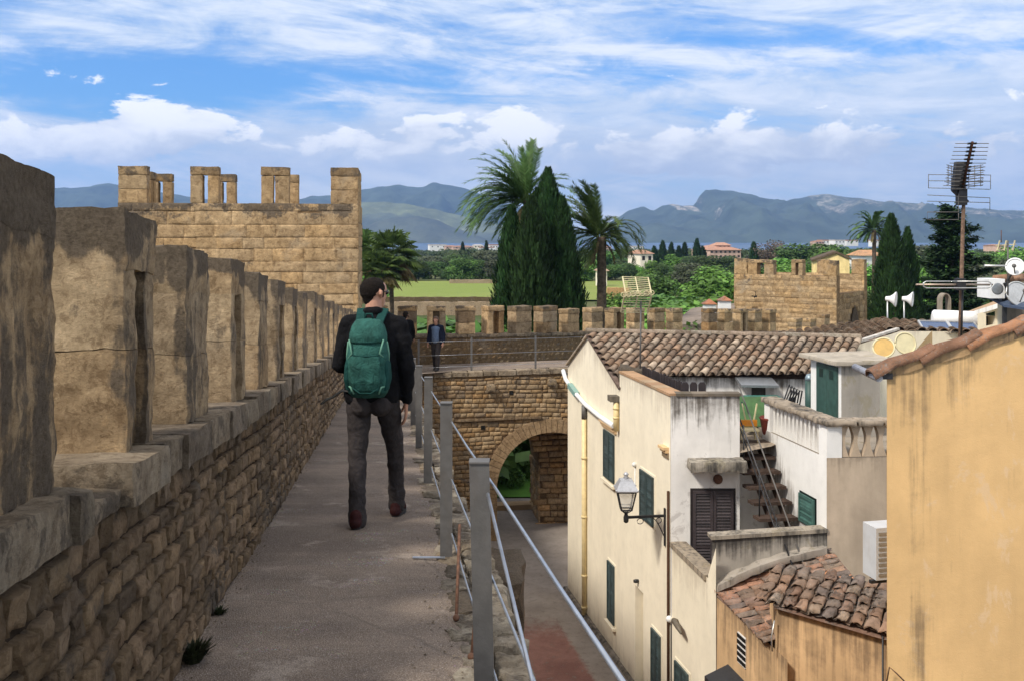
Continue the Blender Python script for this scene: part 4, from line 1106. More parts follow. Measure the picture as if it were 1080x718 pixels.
# dark slat fence on the terrace side
fence = empty('slat_fence', P(705, 420, 19.8) * 1, 'dark weathered slat fence standing behind the terrace parapet', 'fence')
fa, fb = LW(20.9, -3.8, -.42), LW(18.55, -3.8, -.42); n = 26
for k in range(n + 1):
    if k % 1 == 0:
        mb = MB(); q = lerp(fa, fb, k / n); h = 1.10 + rr.uniform(-.03, .02); mb.box(q + V(0, 0, h / 2), V(-.006, .034, 0), V(.009, .002, 0), V(0, 0, h / 2), shade((1, 1, 1), rr.uniform(.7, 1.2))); mb.build('slat', M['brown'], fence)
for z in (.3, .85):
    mb = MB(); mb.bar(fa + V(.03, 0, z), fb + V(.03, 0, z), .02, .05); mb.build('fence_rail', M['brown'], fence)
for k, px in enumerate((722.5, 731.5, 740.5)):
    mb = MB(); q = P(px, 420, 18.5); h = 1.08; q.z = -3.8
    mb.box(q + V(0, 0, h / 2), V(.07, 0, 0), V(0, .012, 0), V(0, 0, h / 2)); mb.prism([q + V(-.07, -.012, h), q + V(.07, -.012, h), q + V(.035, -.012, h + .05), q + V(-.035, -.012, h + .05)], V(0, .024, 0)); mb.build('end_board', M['brown'], fence)
# sooty stump where verge meets parapet
mb = MB(); c = P(667, 391, 21.3)
rough_box(mb, lambda s, t, w: c + V(lerp(-.28, .3, s), lerp(-.25, .25, t), lerp(-.35, .13 - .1 * s, w)), 8, 6, 6, .05, 5, (.10, .09, .07), 3, lambda p: .9, .06)
mb.build('chimney_stump', M['stone'], terr, True)

# street lamp on its bracket
lamp = empty('wall_lantern', LW(18.35, -4.9, .0), 'traditional square wall lantern on a black iron arm projecting over the street', 'street lamp')
def lq(d, z): return LW(18.35, z, d)
zb = (251 - 544) * 18.3 / F
mb = MB(); mb.bar(lq(.03, zb), lq(.79, zb + .01), .035, .045)
mb.bar(lq(.05, zb + .14), lq(.05, zb - .55), .05, .03)
sc_pts = [lq(.06 + .24 * t, zb - .38 + .36 * math.sin(t * 1.5)) for t in [i / 10 for i in range(11)]]
mb.tube(sc_pts, .010, 6)
mb.tube([lq(.52 + .06 * math.cos(a) , zb - .075 + .05 * math.sin(a)) for a in [i * .45 for i in range(14)]], .007, 6)
mb.tube([lq(.16 + .05 * math.cos(a), zb - .08 + .05 * math.sin(a)) for a in [i * .45 for i in range(14)]], .007, 6)
mb.build('bracket_arm', M['iron'], lamp)
lc = lq(.79, zb)
mb = MB(); mb.lathe(lc + V(0, 0, -.09), (0, 0, 1), [(0, .02), (.02, .045), (.10, .05), (.16, .03), (.2, .035)], 12); mb.build('lamp_stem', M['iron'], lamp)
mb = MB(); b0, b1, z0, z1 = .095, .165, .16, .50
cs = [(-1, -1), (1, -1), (1, 1), (-1, 1)]
for (x, y) in cs:
    mb.bar(lc + V(x * b0, y * b0, z0), lc + V(x * b1, y * b1, z1), .02, .02)
    mb.bar(lc + V(0, 0, .07), lc + V(x * b0, y * b0, z0), .014, .014)
for i in range(4):
    (x, y), (x2, y2) = cs[i], cs[(i + 1) % 4]
    mb.bar(lc + V(x * b0, y * b0, z0), lc + V(x2 * b0, y2 * b0, z0), .022, .022)
    mb.bar(lc + V(x * b1, y * b1, z1), lc + V(x2 * b1, y2 * b1, z1), .024, .024)
    k = .16; mb.bar(lc + V(x * lerp(b0, b1, k), y * lerp(b0, b1, k), lerp(z0, z1, k)), lc + V(x2 * lerp(b0, b1, k), y2 * lerp(b0, b1, k), lerp(z0, z1, k)), .012, .014)
mb.build('lantern_frame', M['iron'], lamp)
mb = MB()
for i in range(4):
    (x, y), (x2, y2) = cs[i], cs[(i + 1) % 4]; q = .93
    mb.poly([lc + V(x * b0 * q, y * b0 * q, z0), lc + V(x2 * b0 * q, y2 * b0 * q, z0), lc + V(x2 * b1 * q, y2 * b1 * q, z1), lc + V(x * b1 * q, y * b1 * q, z1)])
mb.build('lantern_glass', M['glass'], lamp)
mb = MB(); zz = z1 + .01
prof = [(.20, 0), (.205, .02), (.125, .17), (.12, .175), (.11, .20), (.03, .215)]
ring = [[mb.vert(lc + V(x * r, y * r, zz + h), (1, 1, 1, 0)) for x, y in cs] for r, h in prof]
for a in range(len(ring) - 1):
    for k in range(4): mb.face((ring[a][k], ring[a][(k + 1) % 4], ring[a + 1][(k + 1) % 4], ring[a + 1][k]))
mb.face(ring[0][::-1]); mb.face(ring[-1])
for (x, y) in cs: mb.ball(lc + V(x * .195, y * .195, zz + .03), .02, 8, 6)
mb.lathe(lc + V(0, 0, zz + .21), (0, 0, 1), [(0, .04), (.02, .055), (.05, .03), (.07, .05), (.09, .045), (.12, .012)], 12)
mb.build('lamp_shade', M['lampmetal'], lamp)

# ================================================================== white house with the balustrade (C)
bal = empty('balustrade_house', V(6, 17.5, SZ), 'white walled house with a concrete balustrade on its terrace and a green stairwell door', 'house')
S0, S1 = V(4.78, 18.85, 0), V(5.19, 16.42, 0); ZR = -3.03; SL = (S1 - S0).length; SD = (S1 - S0) / SL; SN = V(-SD.y * -1, SD.x * -1, 0)
SN = V(SD.y, -SD.x, 0); 
def Wt(u, v, d): return S0 + SD * u + SN * d + V(0, 0, v)
FD = V(.9978, .066, 0); FN = V(.066, -.9978, 0)
def Wf(u, v, d): return S1 + FD * u + FN * d + V(0, 0, v)
BT = -3.62
mb = MB()
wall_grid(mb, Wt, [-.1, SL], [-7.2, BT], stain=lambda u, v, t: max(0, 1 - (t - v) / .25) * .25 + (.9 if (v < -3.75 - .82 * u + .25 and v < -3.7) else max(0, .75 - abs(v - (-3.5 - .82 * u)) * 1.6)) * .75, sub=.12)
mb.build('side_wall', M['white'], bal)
mb = MB()
wall_grid(mb, Wf, [0, 2.2], [-7.2, BT], stain=lambda u, v, t: max(0, 1 - (t - v) / .4) * .7)
mb.build('front_wall', M['beige'], bal)
for uu, hw_, st_ in ((SL - .145, .14, .1), (.1, .12, .2)):
    mb = MB(); mb.box(Wt(uu, (ZR + BT) / 2 - .03, -.14), SD * hw_, SN * .133, V(0, 0, (ZR - BT) / 2 - .02), (1, 1, 1, st_)); mb.build('balustrade_pier', M['white'], bal)
def baluster(fn, u, w, z0, z1, d0, d1):
    mb = MB(); pts = []; n = 8
    for k in range(n + 1): t = k / n; pts.append((u - w * (.5 - .36 * math.sin(math.pi * t)), lerp(z0, z1, t)))
    for k in range(n, -1, -1): t = k / n; pts.append((u + w * (.5 - .36 * math.sin(math.pi * t)), lerp(z0, z1, t)))
    ext = fn(0, 0, d1) - fn(0, 0, d0)
    mb.prism([fn(a, b, d0) for a, b in pts], ext, (.95, .93, .9, .3)); mb.build('baluster', M['beige'] if fn is Wf else M['white'], bal)
nb = 13
for k in range(nb): baluster(Wt, lerp(.32, SL - .24, k / (nb - 1)), .165, BT, ZR - .06, -.17, -.05)
for k in range(9): baluster(Wf, .3 + k * .215, .2, BT, ZR - .06, -.17, -.05)
mb = MB()
for (fn, L, s0) in ((Wt, SL + .05, -.1), (Wf, 2.2, .12)):
    u = s0
    while u < L:
        l = min(rr.uniform(.35, .6), L - u + .01)
        rough_box(mb, lambda s, t, w: fn(lerp(u, u + l - .004, s), lerp(ZR - .07, ZR + .03, w), lerp(-.3, .06, t)), 5, 4, 3, .014, 6, (.95, .85, .75), u, lambda p: .5 + .4 * nz(p, 3), .02)
        u += l
mb.build('balustrade_rail', M['concrete'], bal, True)
mb = MB(); mb.hexa([Wt(-2.5, -3.85, -.006), Wt(SL, -3.85, -.006), Wf(2.2, -3.85, -.006), Wf(2.2, -3.85, -4)], [Wt(-2.5, -3.63, -.006), Wt(SL, -3.63, -.006), Wf(2.2, -3.63, -.006), Wf(2.2, -3.63, -4)], (.8, .75, .7, .2)); mb.build('terrace_floor', M['concrete'], bal)
fw2 = lambda u, v, d: Wt(u, v, d)
mb = MB(); u0, u1, va, vb = 1.52, 2.08, -4.90, -4.42
mb.hexa([fw2(u0 - .03, va - .03, 0), fw2(u1 + .03, va - .03, 0), fw2(u1 + .03, va - .03, .012), fw2(u0 - .03, va - .03, .012)], [fw2(u0 - .03, vb + .03, 0), fw2(u1 + .03, vb + .03, 0), fw2(u1 + .03, vb + .03, .012), fw2(u0 - .03, vb + .03, .012)], (.05, .08, .07, 0))
w = mb.build('window', M['green'], bal); shutter(w, fw2, u0, u1, va, vb, M['green'], d0=.016, leaves=1)
# stairwell box with the green double door and slab roof
K0 = V(6.02, 18.2, 0); KD = V(-.19, .98, 0); KN = V(-.98, -.19, 0)
def Kd(u, v, d): return K0 + KD * u + KN * d + V(0, 0, v)
mb = MB()
wall_grid(mb, lambda u, v, d: K0 + V(1, .05, 0) * u + V(.05, -1, 0) * d + V(0, 0, v), [0, .72], [-3.8, -2.3], stain=lambda u, v, t: max(0, 1 - (t - v) / .4) * .5)
wall_grid(mb, lambda u, v, d: K0 + V(.72, .036, 0) + V(.1, .99, 0) * u + V(0, 0, v), [0, 1.4], [-3.8, -2.3])
mb.build('stairwell_wall', M['concrete'], bal)
mb = MB(); wall_grid(mb, Kd, [0, 1.15], [-3.8, -2.3], stain=lambda u, v, t: .2); mb.build('door_wall', M['white'], bal)
mb = MB(); rough_box(mb, lambda s, t, w: lerp(lerp(Kd(-.1, -2.32, .16), K0 + V(1.0, -.02, -2.30), s), lerp(Kd(1.35, -2.32, .16), K0 + V(1.0, 1.5, -2.30), s), t) + V(0, 0, lerp(0, .075, w)), 8, 8, 2, .01, 4, (1.15, 1.1, 1.02), 2, lambda p: .2 + .3 * nz(p, 2), .01); mb.build('slab_roof', M['concrete'], bal, True)
for (a, b) in ((.10, .47), (.475, .86)):
    mb = MB()
    mb.hexa([Kd(a, -3.75, .004), Kd(b, -3.75, .004), Kd(b, -3.75, .04), Kd(a, -3.75, .04)], [Kd(a, -2.37, .004), Kd(b, -2.37, .004), Kd(b, -2.37, .04), Kd(a, -2.37, .04)])
    dl = mb.build('door', M['green'], bal)
    mb = MB(); m_ = (a + b) / 2
    mb.hexa([Kd(m_ - .07, -2.62, .041), Kd(m_ + .07, -2.62, .041), Kd(m_ + .07, -2.62, .046), Kd(m_ - .07, -2.62, .046)], [Kd(m_ - .07, -2.46, .041), Kd(m_ + .07, -2.46, .041), Kd(m_ + .07, -2.46, .046), Kd(m_ - .07, -2.46, .046)], (.25, .3, .3, 0)); mb.build('door_panel', M['green'], dl)
tk = empty('water_cylinder', P(854, 430, 19.6), 'tall dark green cylinder with a grey domed top beside the green door', 'tank'); tk.location.z = -3.75
c = Vector(tk.location)
mb = MB(); mb.lathe(c, (0, 0, 1), [(0, .09), (.95, .09)], 16); mb.build('body', M['green'], tk)
mb = MB(); mb.lathe(c + V(0, 0, .952), (0, 0, 1), [(0, .092), (.06, .09), (.12, .06), (.135, .01)], 16, (.55, .7, .75, 0)); mb.build('dome', M['lampmetal'], tk)
fr = empty('folded_rack', P(833, 425, 18.6), 'folded black tube rack leaning behind the balustrade', 'rack'); fr.location.z = -3.75
c = Vector(fr.location)
for k in range(5):
    mb = MB(); x = -.12 + k * .05
    mb.tube([c + V(x - .12, 0, .0), c + V(x + .02, .02 * k, .75), c + V(x + .12, .03, 1.02 - .03 * k), c + V(x + .16, .03, .9), c + V(x + .02, .05, .1)], .014, 6); mb.build('tube', M['iron'], fr)

# steel stair from the patio to the terrace
stair = empty('metal_stair', V(4.5, 17.6, -6.6), 'rusty open metal stair with thin handrails climbing beside the white wall', 'stair')
def St(k): # centre of tread k, counted from the top
    return V(4.46 + .037 * k, 18.62 - .235 * k, -3.82 - .215 * k)
NST = 12
for k in range(NST):
    mb = MB(); mb.box(St(k) + V(-.03, 0, 0), V(.345, .04, 0), V(-.03, .125, 0), V(0, 0, .028), shade((1, 1, 1), rr.uniform(.8, 1.1))); mb.build('tread', M['dark_rust'], stair)
for s, x in ((0, -.10), (1, .18)):
    mb = MB(); mb.bar(St(0) + V(x, .1, -.09), St(NST) + V(x, .0, -.09), .05, .12); 
    for k in range(NST): mb.prism([St(k) + V(x, .11, -.02), St(k) + V(x, -.11, -.02), St(k) + V(x, .05, -.2)], V(.03, .01, 0))
    mb.build('stringer', M['dark_rust'], stair)
hb = [(-.33, .12), (-.25, .10)]
for i, (x, y) in enumerate(hb):
    mb = MB(); up = .86
    mb.tube([St(-.3) + V(x, y, -.2), St(-.3) + V(x, y, up), St(NST) + V(x, -.0, up)] if i == 0 else [St(-.3) + V(x, y, up * .55), St(NST) + V(x, 0, up * .5)], .013, 8); mb.build('handrail', M['iron'], stair)
mb = MB(); mb.tube([St(-.4) + V(-.18, .05, .98), St(NST) + V(-.12, 0, .80)], .014, 8); mb.build('handrail', M['steel'], stair)
for k in (2, 5, 8):
    mb = MB(); mb.tube([St(k) + V(-.31, 0, -.02), St(k) + V(-.31, .0, .85)], .012, 8); mb.build('baluster', M['iron'], stair)

# things left on the terrace at the stair head
tb = empty('garden_table', P(803, 442, 19.3), 'upturned green plastic table top behind the stair head on the terrace', 'table'); tb.location.z = -3.8
c = Vector(tb.location)
mb = MB(); mb.box(c + V(-.02, .1, .42), V(.40, 0, 0), V(0, .25, .25), V(0, -.012, .012), (1.5, 1.5, .55, 0)); mb.build('top', M['green'], tb)
for s in (-.33, .28):
    mb = MB(); mb.bar(c + V(s, .2, 0), c + V(s, .2, .6), .03, .03); mb.build('leg', M['green'], tb)
bx_ = empty('storage_box', P(805, 425, 20.2), 'teal plastic lidded box against the back of the terrace', 'box'); bx_.location.z = -3.8
c = Vector(bx_.location)
mb = MB(); mb.hexa([c + V(-.4, -.2, 0), c + V(.36, -.2, 0), c + V(.36, .25, 0), c + V(-.4, .25, 0)], [c + V(-.43, -.23, .5), c + V(.39, -.23, .5), c + V(.39, .28, .5), c + V(-.43, .28, .5)], (.6, 1.3, 1.2, 0)); mb.build('bin', M['green'], bx_)
mb = MB(); mb.hexa([c + V(-.46, -.26, .502), c + V(.42, -.26, .502), c + V(.42, .31, .502), c + V(-.46, .31, .502)], [c + V(-.40, -.2, .58), c + V(.36, -.2, .58), c + V(.36, .25, .58), c + V(-.40, .25, .58)], (.8, 1.7, 1.5, 0)); mb.build('lid', M['green'], bx_)
ch = empty('child_chair', St(0) + V(-.02, .02, .02), 'small cream and orange child chair standing at the head of the metal stair', 'chair')
c = Vector(ch.location)
for s in (-.14, .14):
    for t in (-.11, .11):
        mb = MB(); mb.bar(c + V(s, t, 0), c + V(s * .9, t * .9, .22), .025, .025); mb.build('leg', M['ivory'], ch)
mb = MB(); mb.box(c + V(0, -.02, .23), V(.16, 0, 0), V(0, .14, 0), V(0, 0, .015)); mb.build('seat', M['ivory'], ch)
mb = MB(); mb.box(c + V(0, .13, .32), V(.18, 0, 0), V(0, .012, 0), V(0, 0, .06), (1.1, .45, .05, 0)); mb.build('backrest', M['ivory'], ch)
for s in (-.03, .13):
    mb = MB(); mb.bar(c + V(s, .16, .38), c + V(s + .06 * (1 if s > 0 else -1), .18, .68), .022, .022); mb.build('pole', M['ivory'], ch)
tb2 = empty('red_tub', P(815, 448, 18.9), 'round dark red plastic tub beside the small chair', 'tub'); tb2.location.z = -3.75
mb = MB(); mb.lathe(tb2.location, (0, 0, 1), [(0, .16), (.05, .19), (.32, .24), (.34, .26), (.36, .24), (.30, .2)], 20, (1.2, .5, .55, 0)); mb.build('basin', M['rust'], tb2)

# patio in front of the dark door: floor, left wall, front wall
patio = empty('patio_wall', V(4, 16.3, SZ), 'stained grey patio wall between the dark door and the mossy tiled roof', 'wall')
mb = MB()
wall_grid(mb, lambda u, v, d: V(lerp(3.27, 5.2, u / 1.93), lerp(16.3, 16.42, u / 1.93) - d, v), [0, 1.93], [-7, -5.5, -4.93], top=lambda u: -4.93 + .045 * u, stain=lambda u, v, t: max(0, 1 - (t - v) / .35) * 1.0)
mb.build('front_face', M['concrete'], patio)
mb = MB()
for k in range(5):
    a = lerp(V(3.25, 16.4, -4.9), V(5.2, 16.52, -4.815), k / 5); b = lerp(V(3.25, 16.4, -4.9), V(5.2, 16.52, -4.815), (k + 1) / 5)
    mb.bar(a, b - (b - a) * .01, .26, .06, col=shade((1, .95, .88), rr.uniform(.85, 1.1), .5))
mb.bar(LW(18.08, -5.55, -.1), LW(16.5, -5.62, -.1), .3, .09, col=(1, .9, .78, .5))
mb.build('coping', M['concrete'], patio)
mb = MB()
wall_grid(mb, lambda u, v, d: LW(u, v, d + .01), [16.42, 18.08], [SZ - .3, -5.6], stain=lambda u, v, t: max(0, 1 - (t - v) / 1.0) * .8 + max(0, 1 - (v - SZ) / .7) * .4)
wall_grid(mb, lambda u, v, d: LW(u, v, d + .012), [16.1, 16.42], [SZ - .3, -4.93], top=lambda u: lerp(-5.0, -5.55, (u - 16.1) / .32), stain=lambda u, v, t: .3)
mb.build('street_face', M['cream'], patio)
mb = MB(); mb.hexa([V(3.4, 16.5, -6.7), V(5.1, 16.5, -6.7), V(4.7, 18.7, -6.7), V(3.05, 18.08, -6.7)], [V(3.4, 16.5, -6.6), V(5.1, 16.5, -6.6), V(4.7, 18.7, -6.6), V(3.05, 18.08, -6.6)], (.9, .85, .8, .2)); mb.build('patio_floor', M['concrete'], patio)
y, z = yz(722, 664); w = None
window(patio, *[yz(728, 0)[0], yz(714, 0)[0]], -9.0 + .3, yz(720, 702)[1], M['shutter'], sill=False, off=.012)
mb = MB(); y, z = yz(722, 661)
mb.tube([LW(y + .3, z, .02), LW(y + .2, z + .05, .12), LW(y - .1, z + .06, .16), LW(y - .25, z - .0, .16)], [.03, .05, .05, .02], 10, (1.2, 1.1, .9, 0)); mb.build('wall_spotlight', M['steel'], patio)
mb = MB(); y, z = yz(709, 652); mb.ball(LW(y, z, .06), .06, col=(1, 1, 1, 0)); mb.build('junction_box', M['white_paint'], patio)

# ================================================================== low ochre house with mossy roof (D)
low = empty('low_ochre_house', LW(15, SZ, -2), 'low peach house with mossy red tiled roofs sloping to the street', 'house')
ea, eb = LW(16.25, -5.72, .12), LW(14.22, -5.88, .12)
ta, tb_ = V(5.2, 16.3, -5.13), V(5.15, 14.3, -5.23)
Dd = (lerp(ea, eb, .5) - lerp(ta, tb_, .5)); 
tile_field('tiled_roof', low, ta, tb_, Dd, lambda t: Dd.length * lerp(1.03, .86, t) , M['tile_red'], TILER + TILEM, sp=.18, r=.080, lump=.034, hh=.45, exp=.26)
mb = MB(); mb.poly([ea + V(.12, 0, -.05), eb + V(.12, 0, -.05), tb_ + V(.1, 0, -.05), ta + V(.1, 0, -.05)], (.2, .13, .1, 0)); mb.build('roof_base', M['tile_base'], low)
mb = MB()
wall_grid(mb, lambda u, v, d: LW(u, v, d), [13.7, 16.1], [SZ - .3, -5.8], stain=lambda u, v, t: max(0, 1 - (t - v) / 1.6) * .7)
mb.build('street_wall', M['ochre_pink'], low)
mb = MB(); y0 = yz(787, 0)[0]; y1 = yz(779, 0)[0]; z0, z1 = yz(783, 701)[1], yz(783, 669)[1]
fnl = lambda u, v, d: LW(u, v, d)
mb.hexa([fnl(y0, z0, .001), fnl(y1, z0, .001), fnl(y1, z0, .02), fnl(y0, z0, .02)], [fnl(y0, z1, .001), fnl(y1, z1, .001), fnl(y1, z1, .02), fnl(y0, z1, .02)])
gr = mb.build('vent_grille', M['white_paint'], low)
mb = MB()
for i in range(3):
    for j in range(5):
        u = lerp(y0, y1, (i + .5) / 3); v = lerp(z0, z1, (j + .5) / 5)
        mb.box(fnl(u, v, .021), V(-.012, .05, 0), V(.004, 0, 0), V(0, 0, .03), (.3, .28, .25, 0))
mb.build('grille_hole', M['black'], gr)
mb = MB(); y, z = yz(777, 712); mb.hexa([LW(y - .3, z - .35, .01), LW(y + .3, z - .35, .01), LW(y + .3, z - .35, .4), LW(y - .3, z - .35, .4)], [LW(y - .3, z + .05, .01), LW(y + .3, z + .05, .01), LW(y + .3, z - .1, .4), LW(y - .3, z - .1, .4)]); mb.build('door_hood', M['iron'], low)
# front wing with its own eave towards us
fa_, fb_ = V(3.66, 13.9, -5.1), V(4.85, 12.95, -5.16)
ga, gb = V(3.62 + .35, 14.75, -4.86), V(5.6, 13.75, -4.82)
Df = lerp(fa_, fb_, .5) - lerp(ga, gb, .5)
tile_field('wing_roof', low, ga, gb, Df, lambda t: Df.length * lerp(.86, 1.1, t), M['tile_red'], TILEM, sp=.20, r=.086, lump=.042, hh=.42, exp=.24)
mb = MB(); mb.poly([fa_ + V(0, 0, -.06), fb_ + V(0, 0, -.06), gb + V(0, 0, -.06), ga + V(0, 0, -.06)], (.2, .13, .1, 0)); mb.build('roof_base', M['tile_base'], low)
mb = MB(); rough_box(mb, lambda s, t, w: lerp(V(3.3, 16.3, -5.62), V(5.15, 16.42, -5.06), s) + V(0, lerp(-.22, .1, t), lerp(-.1, .02, w) + .09 * math.sin(s * 3.1) ), 16, 4, 2, .03, 5, (1.0, .97, .95), 2, lambda p: .35, .02); mb.build('mortar_flashing', M['concrete'], low, True)
mb = MB()
fe = (fb_ - fa_); fl = fe.length; fe = fe / fl
wall_grid(mb, lambda u, v, d: fa_ + fe * u + V(.06, .09, 0) + V(0, 0, v + 5.1), [0, fl + .6], [SZ - .3, -5.2], stain=lambda u, v, t: max(0, 1 - (t - v) / 1.9) * .75)
mb.poly([fa_ + V(.06, .09, -.1), fa_ + V(.06, .09, -4), LW(13.9, -9.2), ga + V(-.1, .2, -4), ga + V(-.1, .2, -.1)], (1, 1, 1, .5))
mb.build('wing_wall', M['ochre_pink'], low)
mb = MB(); a = fa_ + V(-.02, .02, -.12); mb.tube([a + V(0, 0, -.55), a + V(-.02, -.03, -.35), a + V(.03, 0, -.12)], .012, 6); mb.build('cable', M['alu'], low)
mb = MB(); mb.tube([fb_ + V(-.02, .02, -.02), fb_ + V(-.02, .0, -3.2)], .013, 6); mb.build('cable', M['iron'], low)

# ================================================================== near ochre house (E)
och = empty('ochre_house', V(5, 8.6, SZ), 'tall ochre rendered house wall nearest on the right, clay tiles along its sloping top', 'house')
O0, O1 = V(3.20, 8.5, -1.10), V(6.4, 8.5, -.12)
def otop(u): return lerp(O0.z, O1.z, u / 3.2)
mb = MB()
wall_grid(mb, lambda u, v, d: V(3.20 + u, 8.5 - d + .012 * mnoise.noise(Vector((u * 1.2, v * 1.2, 0))), v), [0, 3.2], [-9.3, -2.2, -1.2], top=lambda u: otop(u) - .03, stain=lambda u, v, t: max(0, 1 - (t - v) / .7) * .5 + max(0, 1.0 - abs(u - .24 - .03 * nz((0, v, 2), .8)) * 6) * (.65 + .5 * nz((0, v, 0), 1.3)) + .45 * max(0, 1.0 - abs(u - .62) * 4) * max(0, .4 + nz((1, v, 0), 1.1)) + .4 * max(0, nz((u * 2.2, v * .5, 4), 1.0)), sub=.14)
wall_grid(mb, lambda u, v, d: V(3.20 + .5 * u, 8.5 + u, v), [0, 5], [-9.3, -1.25], stain=lambda u, v, t: .3)
mb.build('wall', M['ochre'], och)
mb = MB()
d = O1 - O0; n = 8; dn = d.normalized(); U = V(-dn.z, 0, dn.x)
for k in range(n):
    c = shade(rr.choice([(.24, .12, .07), (.28, .15, .085), (.2, .115, .075)]), rr.uniform(.85, 1.2)); L = d.length / n
    a = O0 + dn * (k * L - .14); b = O0 + dn * ((k + 1) * L + .02); rows = []
    for t, (rad, z, yy) in ((0, (.10, -.05, 0)), (.35, (.092, -.025, 0)), (.75, (.078, .02, 0)), (1, (.066, .03, 0))):
        q = lerp(a, b, t); m_ = 12
        rows.append([mb.vert(q + V(0, 0, .025 * math.sin(math.pi * 2 * t)) + V(0, 1, 0) * (-rad * math.cos(math.pi * i / m_) * 1.15 + .06) + U * (rad * .62 * math.sin(math.pi * i / m_) + z + .012 * mnoise.noise(q * 9 + V(i * .4, 0, 0))), c) for i in range(m_ + 1)])
    low_ = [[mb.vert(Vector(mb.v[i]) - U * .018 + V(0, .002, 0), shade(c, .7)) for i in row] for row in rows]
    for r_ in range(3):
        for i in range(12):
            mb.face((rows[r_][i], rows[r_][i + 1], rows[r_ + 1][i + 1], rows[r_ + 1][i]), 0, True); mb.face((low_[r_][i], low_[r_ + 1][i], low_[r_ + 1][i + 1], low_[r_][i + 1]), 0, True)
    for i in range(12): mb.face((rows[0][i], low_[0][i], low_[0][i + 1], rows[0][i + 1]))
    for r_ in range(3): mb.face((rows[r_][0], rows[r_ + 1][0], low_[r_ + 1][0], low_[r_][0])); 
mb.build('verge_tile', M['tile_dark'], och)
mb = MB()   # mortar bed under the tiles
rough_box(mb, lambda s, t, w: lerp(O0, O1, s) + V(0, lerp(-.012, .22, t), lerp(-.10, -.005, w)), 40, 3, 4, .012, 6, (1.2, .85, .5), 5, lambda p: .5, .01)
mb.build('mortar_bed', M['concrete'], och, True)
mb = MB(); mb.tube([V(3.12, 8.46, -1.19), V(3.17, 9.2, -1.19)], .032, 10, (9, 9, 9, 0)); mb.bar(V(3.12, 8.5, -1.175), V(3.24, 8.5, -1.175), .06, .05); mb.build('gutter_end', M['iron'], och)
mb = MB()
w0 = P(935, 720, 8.46)
mb.tube([w0, P(938, 703, 8.44), P(945, 709, 8.42), P(957, 721, 8.40)], .006, 6); mb.build('bent_wire', M['rust'], och)

ac = empty('air_conditioner', V(4.6, 12.6, -4.3), 'pale grey air conditioner unit above the mossy roof beside the ochre wall', 'air conditioner')
c = V(4.83, 12.75, -4.0)
mb = MB(); mb.hexa([c + V(-.22, -.15, -.33), c + V(.62, .05, -.33), c + V(.55, .35, -.33), c + V(-.28, .16, -.33)], [c + V(-.22, -.15, .33), c + V(.62, .05, .33), c + V(.55, .35, .33), c + V(-.28, .16, .33)], (.70, .72, .76, 0)); mb.build('casing', M['white_paint'], ac)
mb = MB(); 
for k in range(9): mb.bar(c + V(-.19, -.149, -.26 + .065 * k), c + V(.60, .04, -.26 + .065 * k), .012, .03, col=(.75, .76, .78, 0))
mb.build('grille', M['alu'], ac)
mb = MB(); mb.bar(c + V(-.28, -.1, -.36), c + V(.6, .12, -.36), .05, .04); mb.bar(c + V(-.2, .1, -.36), c + V(.5, .3, -.36), .05, .04); mb.build('bracket', M['iron'], ac)
# ================================================================== house with the solar heater (F) behind
sol = empty('solar_house', V(10, 25, SZ), 'tiled house carrying the solar water heater behind the yellow dishes', 'house')
q0, q1, q2 = P(878, 371, 22.4), P(946, 347, 23.0), P(1030, 349, 23.0)
mb = MB()
def ftop(u): return lerp(q0.z, q1.z, u / 1.65) if u < 1.65 else lerp(q1.z, q2.z, (u - 1.65) / 1.9)
wall_grid(mb, lambda u, v, d: V(q0.x + u, 22.4 + .18 * u - d, v), [0, 1.65, 3.6], [-6, -4, q1.z], top=lambda u: ftop(u) - .02, stain=lambda u, v, t: max(0, 1 - (t - v) / .3) * .5)
mb.build('wall', M['cream'], sol)
mb = MB(); mb.bar(q0 + V(-.3, -.06, -.03), q1 + V(0, -.06, .01), .12, .05, col=(.75, .73, .7, .6)); mb.build('flashing', M['white'], sol)
r0, r1 = P(820, 354, 29.5), P(921, 338.5, 28.0)
h1 = P(1000, 345, 26.5)
# left slope: from its crest down to us
cl0, cl1 = P(818, 352.5, 30), P(930, 337.5, 28.2)
low0, low1 = P(842, 372, 25.0), P(944, 349, 23.2)
Dl = (lerp(low0, low1, .5) - lerp(cl0, cl1, .5))
tile_field('tiled_roof', sol, cl0, cl1, Dl, lambda t: Dl.length * lerp(1.0, 1.0, t), M['tile'], [shade(c, .8) for c in TILEC], sp=.25, r=.10)
rr0, rr1 = P(924, 338.5, 28.2), P(1010, 341, 27.2)
lw0, lw1 = P(946, 349.5, 23.05), P(1034, 351.5, 22.9)
Dr = lerp(lw0, lw1, .5) - lerp(rr0, rr1, .5)
tile_field('tiled_roof', sol, rr0, rr1, Dr, lambda t: Dr.length, M['tile'], [shade(c, .85) for c in TILEC], sp=.23, r=.10)
mb = MB()
mb.poly([cl0 + V(0, .1, -.09), cl1 + V(0, .1, -.09), low1 + V(0, 0, -.09), low0 + V(0, 0, -.09)], (.2, .15, .12, 0)); mb.poly([rr0 + V(0, .1, -.09), rr1 + V(0, .1, -.09), lw1 + V(0, 0, -.09), lw0 + V(0, 0, -.09)], (.2, .15, .12, 0))
mb.poly([cl0 + V(0, .1, -.1), cl1 + V(0, .1, -.1), cl1 + V(0, .2, -6), cl0 + V(0, .2, -6)], (.25, .2, .15, 0)); mb.poly([rr0 + V(0, .1, -.1), rr1 + V(0, .1, -.1), rr1 + V(0, .2, -6), rr0 + V(0, .2, -6)], (.25, .2, .15, 0))
mb.build('roof_base', M['tile_base'], sol)
